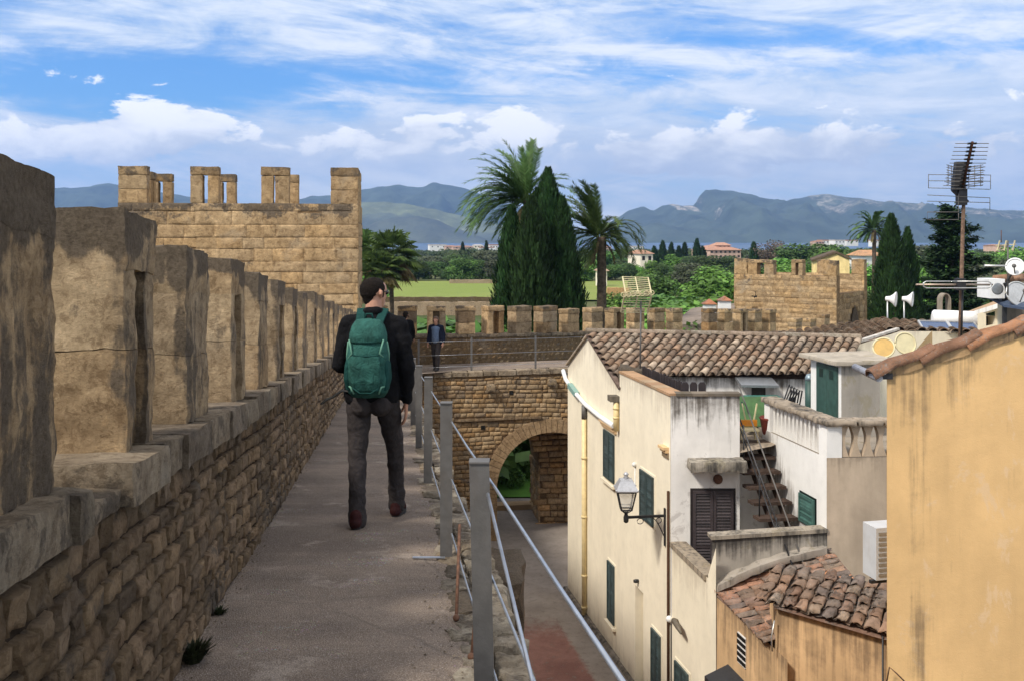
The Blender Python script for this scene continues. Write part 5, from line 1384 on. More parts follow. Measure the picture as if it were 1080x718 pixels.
# chimney with arched hood
ck = empty('arched_chimney', P(994, 344, 26.0), 'small chimney with an arched open hood behind the solar tank', 'chimney')
c = P(994, 329, 26.0)
mb = MB(); mb.box(c + V(0, 0, -.25), V(.13, 0, 0), V(0, .13, 0), V(0, 0, .27), (1, 1, 1, .2)); mb.build('stack', M['cream'], ck)
mb = MB()
arc = [(.13 * math.cos(math.pi * k / 10), .30 + .19 * math.sin(math.pi * k / 10)) for k in range(11)]
arc = [(.13, .02)] + arc + [(-.13, .02)]
for k in range(len(arc) - 1):
    (x0, z0), (x1, z1) = arc[k], arc[k + 1]; s = .72
    mb.hexa([c + V(x0 + .04, -.13, z0), c + V(x1 + .04, -.13, z1), c + V(x1 * s + .04, -.13, z1 * .97 - .01), c + V(x0 * s + .04, -.13, z0 * .97 - .01)], [c + V(x0 + .04, .13, z0), c + V(x1 + .04, .13, z1), c + V(x1 * s + .04, .13, z1 * .97 - .01), c + V(x0 * s + .04, .13, z0 * .97 - .01)], (.8, .75, .68, .3))
mb.build('hood', M['concrete'], ck)
# solar water heater
sw = empty('solar_water_heater', P(1008, 350, 24.2), 'white horizontal solar water tank with blue collector panels on the tiled roof', 'water heater')
c0, c1 = P(985, 335.5, 24.4), P(1036, 337.5, 24.2)
ax = (c1 - c0).normalized()
mb = MB(); mb.lathe(c0 - ax * .05, ax, [(0, .10), (.02, .17), (.05, .20), ((c1 - c0).length + .03, .20), ((c1 - c0).length + .07, .17), ((c1 - c0).length + .09, .10)], 24); mb.build('tank', M['white_paint'], sw)
mb = MB(); mb.lathe(c1 + ax * .035, ax, [(0, .13), (.02, .12), (.03, .04)], 16, (.5, .52, .55, 0)); mb.build('end_plate', M['alu'], sw)
pa, pb = P(976, 349, 23.4), P(1006, 350, 23.3)
up = V(.10, .5, .13)
for (a, b) in ((P(973, 349, 23.5), P(1003, 350, 23.4)), (P(1004.5, 350, 23.4), P(1033, 351, 23.3))):
    mb = MB(); a = a + V(0, 0, .06); b = b + V(0, 0, .06)
    mb.poly([a, b, b + up, a + up]); pn = mb.build('collector', M['collector'], sw)
    mb = MB()
    for p, q in ((a, b), (b, b + up), (b + up, a + up), (a + up, a)): mb.bar(p, q, .04, .05)
    mb.build('frame', M['alu'], pn)
# yellowed dishes
def dish(name, c, r, nrm, mat_f, mat_r, label, pole=None, group=None, depth=.22, feed=True):
    e = empty(name, pole if pole is not None else c, label, 'satellite dish', group); n = Vector(nrm).normalized(); c = Vector(c)
    mb = MB(); mb.lathe(c - n * r * depth, n, [(r * depth * (k / 8) ** 2, r * k / 8 + .002) for k in range(9)] , 28); mb.build('reflector', mat_f, e)
    mb = MB(); mb.tube([c + (n.cross(V(0, 0, 1)).normalized() * math.cos(a) + n.cross(V(0, 0, 1)).normalized().cross(n) * math.sin(a)) * r for a in [2 * math.pi * k / 28 for k in range(29)]], .018, 6); mb.build('rim', mat_r, e)
    if not feed:
        mb = MB(); mb.tube([pole, c - n * r * .3], .022, 8); mb.build('pole', M['steel'], e); return e
    mb = MB(); f = c + n * r * .9; mb.tube([c - V(0, 0, r) , f], .012, 6); mb.ball(f, .04); mb.build('feed_arm', M['steel'], e)
    if pole is not None:
        mb = MB(); mb.tube([pole, c - n * r * .3], .022, 8); mb.build('pole', M['steel'], e)
    return e
dish('satellite_dish', P(932, 366.5, 19.6), .20, (-.35, -.8, .45), M['ochre_dish'], M['ivory'], 'deep yellow dish, left and lower of the two above the slab roof', P(936, 385, 19.7), feed=False)
dish('satellite_dish', P(955, 362, 19.6), .205, (.05, -1, .25), M['ivory'], M['ivory'], 'pale ivory dish, right of the two yellowed dishes', P(955, 388, 19.7), feed=False)
# horn loudspeakers
for px, lab in ((936, 'left of two white horn loudspeakers on thin poles before the dark cypress'), (953.5, 'right of two white horn loudspeakers on thin poles before the dark cypress')):
    e = empty('horn_loudspeaker', P(px, 343, 28), lab, 'loudspeaker'); b = P(px, 343, 28); t = P(px, 316, 28)
    mb = MB(); mb.tube([b - V(0, 0, .4), t], .022, 8); mb.build('pole', M['alu'], e)
    mb = MB(); ax = V(.85, -.5, -.05).normalized(); o = t + V(0, 0, .02)
    mb.lathe(o - ax * .05, ax, [(0, .06), (.06, .07), (.12, .08), (.2, .14), (.26, .21), (.28, .215), (.27, .17), (.18, .08)], 18); mb.build('horn', M['white_paint'], e)

# right hand top house (G) with awning
top = empty('roof_top_house', V(12, 22, SZ), 'cream roof-top room with a clay tile edge and dark awning at the right edge', 'house')
b0 = P(1052, 318, 21.0)
mb = MB(); wall_grid(mb, lambda u, v, d: V(b0.x + u, 21 - d, v), [0, 3.0], [-3.2, P(0, 297, 21).z], stain=lambda u, v, t: max(0, 1 - (t - v) / .3) * .6)
wall_grid(mb, lambda u, v, d: V(b0.x + .55 * u, 21 + u, v), [0, 3.0], [-3.2, P(0, 297, 21).z]); mb.build('wall', M['cream'], top)
z = P(0, 294, 21).z
mb = MB()
for k in range(9):
    x = b0.x - .1 + k * .36; mb.lathe(V(x, 20.95, z + .0 + .012 * (k % 2)), (1, 0, .04), [(0, .075), (.37, .09)], 10, shade((.32, .19, .12), rr.uniform(.8, 1.2)))
mb.build('tile_edge', M['tile_red'], top)
# lower lean-to with dark opening
c = P(1015, 350, 22.4)
def lt(px, py, Y=22.4): return P(px, py, Y)
mb = MB()
x0, x1 = lt(1031, 0).x, lt(1058, 0).x; zt0, zt1 = lt(0, 331).z, lt(0, 323).z; zb = lt(0, 356).z
h0, h1 = lt(1040, 0).x - x0, lt(1049.5, 0).x - x0
wall_grid(mb, lambda u, v, d: V(x0 + u, 22.4 - d, v), [0, x1 - x0], [zb, zt0], top=lambda u: lerp(zt0, zt1, u / (x1 - x0)), holes=[(h0, h1, lt(0, 345.5).z, lt(0, 333.5).z, .4)], sub=.2)
mb.build('lean_to_wall', M['cream'], top)
mb = MB(); mb.poly([V(x0 + h0, 22.75, lt(0, 346).z), V(x0 + h1, 22.75, lt(0, 346).z), V(x0 + h1, 22.75, lt(0, 333).z), V(x0 + h0, 22.75, lt(0, 333).z)]); mb.build('dark_opening', M['black'], top)
mb = MB(); mb.bar(lt(1033, 329.5, 22.7), lt(1057, 322, 22.35), .5, .10, col=(1, 1, 1, .4)); mb.build('parapet_band', M['white'], top)
mb = MB(); mb.poly([lt(1014, 331, 27), lt(1056, 315, 26.5), lt(1056, 321.5, 22.7), lt(1036, 328, 22.9)], (.9, .75, .6, .3)); mb.build('roof', M['beige'], top)
mb = MB(); mb.bar(lt(1059.5, 352, 20.6), lt(1059.5, 314, 20.6), .07, .07); mb.build('post', M['iron'], top)
mb = MB(); a, b = lt(1059, 321.5, 20.4), lt(1100, 327, 19.6)
mb.hexa([a + V(0, 0, -.05), b + V(0, 0, -.05), b + V(0, 1.2, .18), a + V(0, 1.2, .18)], [a, b, b + V(0, 1.2, .24), a + V(0, 1.2, .24)], (.5, .75, 1.3, 0)); mb.build('awning', M['steel'], top)
mb = MB(); mb.hexa([lt(1061, 346, 20.9), lt(1110, 346, 20.9), lt(1110, 346, 20.95), lt(1061, 346, 20.95)], [lt(1061, 324, 20.9), lt(1110, 324, 20.9), lt(1110, 324, 20.95), lt(1061, 324, 20.95)], (.45, .42, .4, .3)); mb.build('shaded_wall', M['concrete'], top)  # dark panel before the cream wall, awning shade put into its colour
ac2 = empty('air_conditioner', P(1046, 315, 20.9), 'white air conditioner box hanging on the corner of the roof-top room', 'air conditioner')
c = P(1045, 304, 20.8)
mb = MB(); mb.box(c, V(.155, 0, 0), V(0, .28, 0), V(0, 0, .2)); mb.build('casing', M['white_paint'], ac2)
mb = MB(); mb.lathe(c + V(0, -.281, 0), (0, -1, 0), [(0, .12), (.006, .12), (.008, .1)], 20, (.6, .62, .64, 0)); mb.build('fan_grille', M['alu'], ac2)
mb = MB(); mb.bar(c + V(.14, -.3, .12), c + V(.32, -.2, -.32), .05, .04); mb.bar(c + V(.26, -.2, .2), c + V(.26, -.2, -.3), .06, .05); mb.build('bracket', M['iron'], ac2)
dish('satellite_dish', P(1074, 310, 20.3), .25, (.1, -1, .35), M['alu'], M['alu'], 'large grey dish leaning before the roof-top room wall', P(1073, 322, 20.7))
dish('satellite_dish', P(1070.5, 281.5, 19), .155, (-.6, -.9, .15), M['white_paint'], M['white_paint'], 'small white dish on a pole above the roof-top room', P(1063, 296, 19.2))

# ================================================================== antennas
mast = empty('antenna_mast', P(1013, 368, 12), 'tall rusty antenna mast carrying three television aerials behind the ochre wall', 'antenna')
mb = MB(); mb.tube([P(1012.5, 372, 12), P(1014, 300, 12), P(1015.5, 240, 12), P(1017, 196, 12)], [.026, .024, .022, .02], 10, (1.5, 1.9, 2.1, 0)); mb.build('pole', M['rust'], mast)
mb = MB()
mb.tube([P(1015.5, 302, 11.95), P(1013.5, 362, 11.95)], .011, 6); mb.build('cable', M['iron'], mast)
# UHF aerial pointing up towards us
u0, u1 = P(1013, 208, 12.1), P(1025.5, 150.5, 11.3)
mb = MB(); mb.tube([u0, u1], .017, 8, (.5, .4, .35, 0)); mb.build('boom', M['rust'], mast)
mb = MB(); n = 12
for k in range(n):
    q = lerp(u0, u1, .22 + .76 * k / (n - 1)); L = lerp(.235, .19, k / (n - 1)); mb.tube([q + V(-L, 0, 0), q + V(L, .0, 0)], .0045, 6)
    mb.box(q, V(.045, 0, 0), V(0, .02, 0), V(0, 0, .01), (.05, .05, .05, 0))
mb.build('element', M['steel'], mast)
mb = MB(); q = P(1013, 188, 12.05)
for s in (-1, 1):
    for k in range(9):
        a = q + V(s * .03, 0, -.12 + .03 * k); mb.tube([a, a + V(s * .19, -.12, .03 * s * 0 + .03)], .004, 5)
    for k in range(4):
        mb.tube([q + V(s * (.03 + .055 * k), -.035 * k, -.13 + .008 * k), q + V(s * (.03 + .055 * k), -.035 * k, .13 + .008 * k)], .004, 5)
mb.build('reflector_grid', M['steel'], mast)
mb = MB(); mb.box(P(1012, 186, 11.98), V(.07, 0, 0), V(0, .04, 0), V(.02, 0, .17)); mb.box(P(1014, 208, 12), V(.05, 0, 0), V(0, .05, 0), V(0, 0, .1)); mb.bar(P(1005, 200, 12), P(1020, 214, 12), .04, .05); mb.build('clamp', M['iron'], mast)
# VHF aerial, long horizontal elements
for (ya, xs, xe, yb) in ((184.5, 979, 1045, 185), (191, 979, 1045, 191.5), (198.5, 979, 1044, 200), (206, 978, 1044, 209), (212.5, 978, 1044, 214)):
    mb = MB(); mb.tube([P(xs, ya, 11.9), P(xe, yb, 11.9)], .0045, 6); mb.build('element', M['steel'], mast)
for (x, a, b) in ((979.3, 184.5, 198.5), (1044.7, 185, 200), (1044, 209, 222)):
    mb = MB(); mb.tube([P(x, a, 11.9), P(x, b, 11.9)], .004, 5); mb.build('end_wire', M['steel'], mast)
mb = MB(); mb.tube([P(1011, 205, 11.95), P(1011, 224, 11.9), P(978, 224, 11.9), P(978, 232, 11.9), P(1011, 232, 11.9), P(1011, 225, 11.9)], .005, 6); mb.build('folded_dipole', M['steel'], mast)
# FM aerial lower down
mb = MB(); mb.tube([P(966, 300.5, 11.9), P(1047, 300.5, 11.9)], .012, 8, (.7, .55, .45, 0)); mb.build('boom', M['alu'], mast)
mb = MB()
a0, a1 = P(977, 297, 11.85), P(1042, 297, 11.85); b0_, b1_ = P(977, 304, 11.85), P(1042, 304, 11.85)
mb.tube([(a0 + a1) / 2, a0, (a0 + b0_) / 2 + V(-.035, 0, .02), (a0 + b0_) / 2 + V(-.035, 0, -.02), b0_, b1_, (a1 + b1_) / 2 + V(.035, 0, -.02), (a1 + b1_) / 2 + V(.035, 0, .02), a1, (a0 + a1) / 2], .008, 6)
mb.build('folded_dipole', M['alu'], mast)
mb = MB(); mb.box(P(1012.5, 300, 11.9), V(.05, 0, 0), V(0, .05, 0), V(0, 0, .07)); mb.build('clamp', M['iron'], mast)

# grid antenna on the cream house
ga_ = empty('grid_antenna', P(675, 400, 21.2), 'ivory wire grid aerial on a thin pole above the cream house roof', 'antenna')
mb = MB(); mb.tube([P(675, 402, 21.2), P(676, 318, 21.2)], .018, 8); mb.build('pole', M['steel'], ga_)
def gridp(name, c4, nb):
    mb = MB(); a, b, c, d = c4
    for k in range(nb + 1):
        mb.bar(lerp(a, d, k / nb), lerp(b, c, k / nb), .014, .014)
    for t in (0, .5, 1): mb.bar(lerp(a, b, t), lerp(d, c, t), .026 if t != .5 else .02, .02)
    mb.build(name, M['ivory'], ga_)
gridp('upper_grid', [P(656.5, 292, 21.35), P(683.5, 293, 21.35), P(687, 310, 21.1), P(659.5, 308, 21.1)], 8)
gridp('lower_grid', [P(658.5, 312, 21.1), P(687, 312.5, 21.1), P(683, 330, 21.35), P(655, 329.5, 21.35)], 7)
mb = MB()
for k in range(7):
    q = lerp(P(658, 311, 21.0), P(687, 309, 21.0), k / 6); mb.tube([q + V(.06 * math.cos(a), 0, .05 * math.sin(a)) for a in [2 * math.pi * i / 10 for i in range(11)]], .009, 5)
mb.bar(P(657, 311, 21.05), P(688, 309.5, 21.05), .03, .03)
mb.build('dipole', M['ivory'], ga_)
# small aerial at the far right
sa = empty('comb_aerial', P(1062, 312, 19.3), 'small comb-shaped aerial with slanting rods on a pole at the far right', 'antenna')
mb = MB(); mb.tube([P(1063, 312, 19.3), P(1063, 254, 19.3)], .016, 8); mb.build('pole', M['steel'], sa)
mb = MB(); mb.tube([P(1038, 280.5, 19.3), P(1066, 281, 19.3)], .022, 8); mb.build('boom', M['alu'], sa)
mb = MB()
for px in (1053, 1060, 1069): mb.bar(P(px, 264, 19.25), P(px - 2.5, 255 + 8, 19.3) + V(0, 0, -.0), .012, .012); mb.bar(P(px + 1.5, 254, 19.25), P(px - 1, 265, 19.3), .022, .02)
mb.bar(P(1050, 259, 19.3), P(1072, 258, 19.3), .016, .016); mb.build('rod', M['ivory'], sa)
mb = MB(); mb.tube([P(1056, 256, 19.4), P(1056, 243, 19.4)], .008, 6); mb.build('whip', M['rust'], sa)

# ================================================================== two capped chimneys and a grey roof beyond the parapet
gh = empty('grey_roof_house', V(9, 44, -9), 'low house with a plain grey roof just beyond the parapet', 'house')
mb = MB(); a, b, c, d = P(708, 342, 48), P(775, 342, 48), P(775, 320, 54), P(730, 325, 54)
mb.hexa([a + V(0, 0, -5), b + V(0, 0, -5), c + V(0, 0, -6), d + V(0, 0, -6)], [a, b, c, d], (.62, .55, .52, .2)); mb.build('roof', M['concrete'], gh)
for px, Y, w, pt, pb, lab in ((748, 46, 11.5, 321, 340, 'white chimney with a red clay cap, left and nearer of the pair beyond the parapet'), (764, 50, 11.5, 317.5, 330, 'white chimney with a red clay cap, right and farther of the pair beyond the parapet')):
    e = empty('capped_chimney', P(px, pb, Y), lab, 'chimney'); hw = w / 2 * Y / F; t = P(px, pt, Y); bt = P(px, pb, Y)
    mb = MB(); mb.hexa([bt + V(-hw, -hw, -.5), bt + V(hw, -hw, -.5), bt + V(hw, hw, -.5), bt + V(-hw, hw, -.5)], [t + V(-hw, -hw, 0), t + V(hw, -hw, 0), t + V(hw, hw, 0), t + V(-hw, hw, 0)], (1, 1, 1, .1)); mb.build('stack', M['white'], e)
    mb = MB(); k = hw * 1.25; ap = t + V(0, 0, .26)
    for i in range(4):
        cs_ = [(-k, -k), (k, -k), (k, k), (-k, k)]; p, q = cs_[i], cs_[(i + 1) % 4]; mb.poly([t + V(*p, .03), t + V(*q, .03), ap], (.36, .16, .09, 0)); mb.poly([t + V(*p, .0), t + V(*q, .0), t + V(*q, .03), t + V(*p, .03)], (.36, .16, .09, 0))
    mb.poly([t + V(-k, -k, .001), t + V(k, -k, .001), t + V(k, k, .001), t + V(-k, k, .001)], (.3, .13, .08, 0)); mb.build('cap', M['tile_red'], e)
# ================================================================== ground, street, fields, sea
def gz(x, y):
    if y < 70: return -9.05
    if y < 260: return -9.05 - (y - 70) * .0035
    return -9.72 - (y - 260) * .0088
rows = [-30, 0, 15, 25, 32, 40, 50, 60, 70, 85, 100, 120, 145, 175, 210, 260, 320, 400, 500, 650, 850, 1100, 1400, 1800, 2300]
mb = MB()
ix = []
for y in rows:
    w = 60 + max(0, y) * 1.4; ix.append([mb.vert((x_ * w, y, gz(0, y) + (.25 * mnoise.noise(Vector((x_ * w * .03, y * .03, 0))) if y > 75 else 0))) for x_ in [i / 14 - 1 for i in range(29)]])
for a in range(len(rows) - 1):
    for b in range(28): mb.face((ix[a][b], ix[a][b + 1], ix[a + 1][b + 1], ix[a + 1][b]), 0, True)
struct(mb.build('ground', M['ground']))
mb = MB(); mb.grid(lambda s, t: V(lerp(-9, 12, s), lerp(-4, 34.5, t), -9.0), 20, 30); struct(mb.build('street', M['street']))
def xs(y): return 6.53 - .2 * y
mb = MB(); mb.hexa([V(xs(25.6) - .12, 25.6, -9), V(xs(25.6) + .1, 25.6, -9), V(xs(10) + .1, 10, -9), V(xs(10) - .12, 10, -9)], [V(xs(25.6) - .07, 25.6, -8.94), V(xs(25.6) + .1, 25.6, -8.94), V(xs(10) + .1, 10, -8.94), V(xs(10) - .07, 10, -8.94)], (.8, .75, .7, .6)); struct(mb.build('wall_footing', M['concrete']))
mb = MB(); mb.bar(A(1.6, -8.95, -3.5), A(6.5, -8.95, -3.5), .5, .22, col=(1.2, .9, .6, .2)); struct(mb.build('gate_kerb', M['concrete']))
mb = MB(); mb.grid(lambda s, t: V(lerp(-9, 9, s), lerp(34.6, 52, t), -8.98 + 2.9 * min(1, t / .45) ** 1.3), 16, 24, sm=True); struct(mb.build('lawn', M['lawn']))  # steep rise added so the lawn catches sun beyond the gate wall
mb = MB()
def fld(px0, px1, y0, y1, n=8):
    mb.grid(lambda s, t: (lambda y, : V((lerp(px0, px1, s) - 540) * y / F, y, gz(0, y) + .22))(lerp(y0, y1, t)), n, 6)
fld(380, 662, 146, 215); struct(mb.build('field', M['field']))
mb = MB(); mb.grid(lambda s, t: V(lerp(-2600, 3800, s), lerp(700, 9000, t), -24.2), 6, 6); struct(mb.build('sea', M['sea']))

def low_wall(name, px0, px1, Y, h, col, label, cat='wall', mat='stone', thick=.5, n=60):
    a, b = P(px0, 0, Y), P(px1, 0, Y); g = gz(0, Y)
    mb = MB(); rough_box(mb, lambda s, t, w: V(lerp(a.x, b.x, s), Y + lerp(0, thick, t), lerp(g - .4, g + h, w)), n, 2, 4, .09, 1.2, col, Y, lambda p: .2 + .4 * nz(p, .6), .05)
    tag(mb.build(name, M[mat], loc=((a.x + b.x) / 2, Y, g)), label, cat)
low_wall('field_wall', 385, 530, 118, 1.62, (.36, .29, .21), 'long pale dry stone field wall just above the parapet merlons')
struct(bpy.data.objects['field_wall'], 'thing')
low_wall('dry_bank', 380, 535, 141, .9, (.13, .10, .06), 'brown strip of dry grass along the near edge of the yellow field', 'bank')
low_wall('ruined_wall', 474, 528, 203, 1.0, (.36, .30, .22), 'distant broken stone wall at the far side of the yellow field')
low_wall('field_wall', 640, 668, 150, 1.8, (.50, .33, .17), 'short orange earth wall behind the ivory grid aerial')

# ---------------------------------------------------------------- foliage
def leafquad(mb, p, n, s, col, rr, asp=1.0):
    n = n.normalized(); t = n.cross(Vector((rr.uniform(-1, 1), rr.uniform(-1, 1), rr.uniform(-1, 1))))
    if t.length < 1e-3: return
    t.normalize(); b = n.cross(t) * s * asp; t = t * s
    mb.poly([p - t, p + b * .6 - t * .2, p + t, p - b * .6 + t * .1], col)
def crown(mb, lobes, n, size, rr, up=.3, flat=1.0):
    """leaves through the volume of uneven lobes: (centre, (rx, ry, rz))"""
    tot = sum(l[1][0] * l[1][2] for l in lobes)
    for (c, r) in lobes:
        k = int(n * r[0] * r[2] / tot); tint = rr.uniform(.72, 1.3); sd = rr.uniform(0, 50)
        for i in range(k):
            d = Vector((rr.gauss(0, 1), rr.gauss(0, 1), rr.gauss(0, 1))).normalized()
            lump = 1 + .32 * mnoise.noise(d * 1.9 + Vector((sd, 0, 0))) + .15 * mnoise.noise(d * 4.5 + Vector((sd, 9, 0)))
            q = rr.uniform(.62, 1.0) ** .6 * lump
            p = Vector(c) + Vector((d.x * r[0], d.y * r[1], d.z * r[2])) * q
            nn = d + Vector((rr.uniform(-.9, .9), rr.uniform(-.9, .9), rr.uniform(-.5, .9) + up))
            w = rr.uniform(.75, 1.25) * tint
            leafquad(mb, p, nn, size * rr.uniform(.6, 1.4), (w, w * rr.uniform(.95, 1.05), w * rr.uniform(.85, 1.1), 0), rr)
def make_tree(name, lobes, n, size, mat, trunk=None, seed=0, up=.3):
    e = bpy.data.objects.new(name, None); e.empty_display_size = .3; COL.objects.link(e)
    rr = random.Random(seed); mb = MB(); crown(mb, lobes, n, size, rr, up); mb.build('crown', M[mat], e)
    mb = MB(); h = min(l[0][2] for l in lobes); tr = trunk or .18
    mb.tube([V(0, 0, -.5), V(.05, .03, h * .5), V(-.04, .02, h)], [tr, tr * .8, tr * .6], 8)
    for l in lobes[:6]: mb.tube([V(-.02, .02, h * .7), lerp(V(0, 0, h), Vector(l[0]), .6) + V(.1, 0, -.1), Vector(l[0])], [tr * .45, tr * .3, tr * .1], 6)
    mb.build('trunk', M['bark'], e)
    return e
def rl(seed, n, w, h, base, rmin, rmax):
    r_ = random.Random(seed); o = []
    for i in range(n):
        a = r_.uniform(0, 6.28); d = math.sqrt(r_.random()) * w; zz = base + r_.random() * (h - base)
        k = 1 - .5 * ((zz - base) / (h - base)); r = r_.uniform(rmin, rmax)
        o.append((V(math.cos(a) * d * k, math.sin(a) * d * k, zz), (r, r, r * .8)))
    return o
protos = {
    'round': make_tree('round_tree', rl(1, 14, 2.2, 4.6, .9, 1.0, 1.7), 5200, .17, 'leaf_mid', seed=1),
    'dark': make_tree('evergreen_tree', rl(2, 16, 2.0, 5.2, .8, 1.0, 1.6), 5600, .16, 'leaf_dark', seed=2),
    'light': make_tree('bright_tree', rl(3, 13, 2.0, 4.0, .8, .9, 1.5), 5000, .16, 'leaf_light', seed=3),
    'olive': make_tree('olive_tree', rl(4, 14, 1.9, 4.0, .8, .7, 1.2), 5000, .14, 'leaf_olive', seed=4),
    'bush': make_tree('round_bush', rl(5, 8, 1.5, 1.7, .5, .7, 1.1), 3400, .12, 'leaf_light', trunk=.06, seed=5),
    'darkbush': make_tree('dark_bush', rl(6, 8, 1.7, 1.8, .5, .7, 1.1), 3400, .12, 'leaf_mid', trunk=.06, seed=6),
    'bare': make_tree('bare_tree', rl(7, 9, 2.2, 4.8, 2.4, 1.0, 1.6), 2600, .11, 'leaf_brown', seed=7),
}
HT = {'round': 6.0, 'dark': 6.5, 'light': 5.2, 'olive': 5.0, 'bush': 2.6, 'darkbush': 2.7, 'bare': 6.2}
used = set()
def plant(kind, px, toppy, Y, label, cat='tree', group=None, wide=1.0, rz=None):
    src = protos[kind]; g = gz(0, Y); top_ = (251 - toppy) * Y / F; s = (top_ - g) / HT[kind]
    if kind in used:
        e = src.copy(); COL.objects.link(e)
        for c in src.children: d = c.copy(); COL.objects.link(d); d.parent = e
    else: e = src; used.add(kind)
    e.location = ((px - 540) * Y / F, Y, g - .05); e.scale = (s * wide, s * wide, s); e.rotation_euler = (0, 0, rz if rz is not None else RND.uniform(0, 6.28))
    return tag(e, label, cat, group)
# distant wood: individual trees in three belts
kinds_l = {'round': 'mid green leafy tree in the belt of trees between the fields and the sea', 'dark': 'dark evergreen tree in the belt of trees between the fields and the sea', 'light': 'bright green tree in the belt of trees between the fields and the sea', 'olive': 'grey olive tree in the belt of trees between the fields and the sea'}
rb = random.Random(77)
def belt(n, px0, px1, Y0, Y1, t0, t1, weights, w=1.0):
    for i in range(n):
        px = lerp(px0, px1, (i + rb.random()) / n); Y = rb.uniform(Y0, Y1); k = rb.choices(['round', 'dark', 'light', 'olive'], weights)[0]
        plant(k, px, rb.uniform(t0, t1), Y, kinds_l[k], 'tree', 'trees in the belt before the sea', w * rb.uniform(.9, 1.4))
belt(20, 376, 530, 218, 232, 268, 282, (3, 4, 1, 1), 1.2)
belt(16, 385, 530, 250, 330, 261, 270, (2, 5, 1, 1), 1.5)
belt(22, 600, 800, 215, 235, 270, 284, (3, 3, 2, 2), 1.2)
belt(22, 600, 940, 250, 330, 262, 271, (2, 4, 2, 2), 1.6)
belt(18, 780, 1090, 130, 180, 268, 285, (2, 5, 2, 2), 1.2)
belt(18, 900, 1100, 200, 300, 255, 268, (2, 5, 1, 1), 1.5)
# named trees and bushes
for kind, px, tp, Y, lab, cat, w in (
    ('bare', 815, 246, 260, 'leafless brown tree rising above the wood left of the broad evergreen', 'tree', 1.2),
    ('dark', 848, 248, 240, 'broad dark evergreen standing behind the small gate tower', 'tree', 1.7),
    ('round', 878, 253, 230, 'round green tree beside the broad evergreen, above the yellow building', 'tree', 1.6),
    ('light', 757, 276, 120, 'bright green tree just left of the small gate tower', 'tree', 1.5),
    ('light', 833, 279, 95, 'bright green tree showing between the merlons of the small gate tower', 'tree', 1.3),
    ('olive', 726, 274, 150, 'greyish olive tree behind the bright hedge', 'tree', 1.3),
    ('dark', 712, 280, 165, 'dark tree between the grid aerial and the hedge', 'tree', 1.3),
    ('round', 690, 283, 110, 'rounded dark green tree right above the grid aerial', 'tree', 1.3),
    ('light', 1000, 270, 90, 'bright green tree left of the dark pine', 'tree', 1.2),
    ('light', 950, 262, 150, 'green tree between the tall cypress and the palm', 'tree', 1.3),
    ('dark', 1030, 268, 95, 'dark leafy tree right of the pine', 'tree', 1.3),
    ('olive', 1055, 272, 85, 'olive green tree behind the comb aerial', 'tree', 1.4),
    ('dark', 1085, 262, 80, 'dark tree at the right edge behind the roof-top room', 'tree', 1.4),
    ('dark', 905, 290, 85, 'dark tree behind the right corner of the small gate tower', 'tree', 1.2),
    ('bush', 690, 318, 66, 'low bright bush right of the grid aerial', 'bush', 1.6),
    ('bush', 715, 312, 72, 'bright green bush in the hedge before the grey roof', 'bush', 1.5),
    ('bush', 740, 308, 76, 'rounded bright bush at the left of the two capped chimneys', 'bush', 1.6),
    ('darkbush', 760, 303, 88, 'darker bush behind the two capped chimneys', 'bush', 1.5),
    ('darkbush', 728, 303, 98, 'dark hedge bush behind the bright bushes', 'bush', 2.0),
    ('bush', 655, 306, 110, 'green bush at the foot of the right palm', 'bush', 1.5),
    ('darkbush', 640, 312, 70, 'dark bush behind the merlons right of the palm trunk', 'bush', 1.3),
    ('darkbush', 612, 322, 50, 'leafy bush beside the cypress foot', 'bush', .9),
    ('darkbush', 470, 316, 41, 'dark shrub in the gap between two parapet merlons left of the cypresses', 'bush', 1.4),
    ('darkbush', 498, 314, 41.5, 'dark shrub filling the parapet gap nearest the cypresses', 'bush', 1.4),
    ('darkbush', 440, 316, 41, 'dark shrub behind the parapet at the walking woman', 'bush', 1.4),
    ('darkbush', 410, 314, 41, 'dark shrub behind the parapet beside the tower', 'bush', 1.4),
    ('bush', 755, 333, 47, 'small rounded bush under the nearer capped chimney', 'bush', .8),
    ('light', 395, 280, 150, 'green tree behind the fan palms beside the tower', 'tree', 1.3)):
    plant(kind, px, tp, Y, lab, cat, None, w)
for (dx, dy, k, lab) in ((-.35, 35.6, 'darkbush', 'dark shrub on the lawn seen through the arch'), (.45, 36.3, 'darkbush', 'second darker shrub on the lawn through the arch, right of the first')):
    e = plant(k, 540, 300, 40, lab, 'bush'); e.location = (dx, dy, -8.9); e.scale = (.38, .38, .42)
e = plant('dark', 540, 200, 40, 'dark tree whose low boughs hang at the far end of the arch', 'tree'); e.location = (1.9, 44, -5.9); e.scale = (.5, .5, .36)

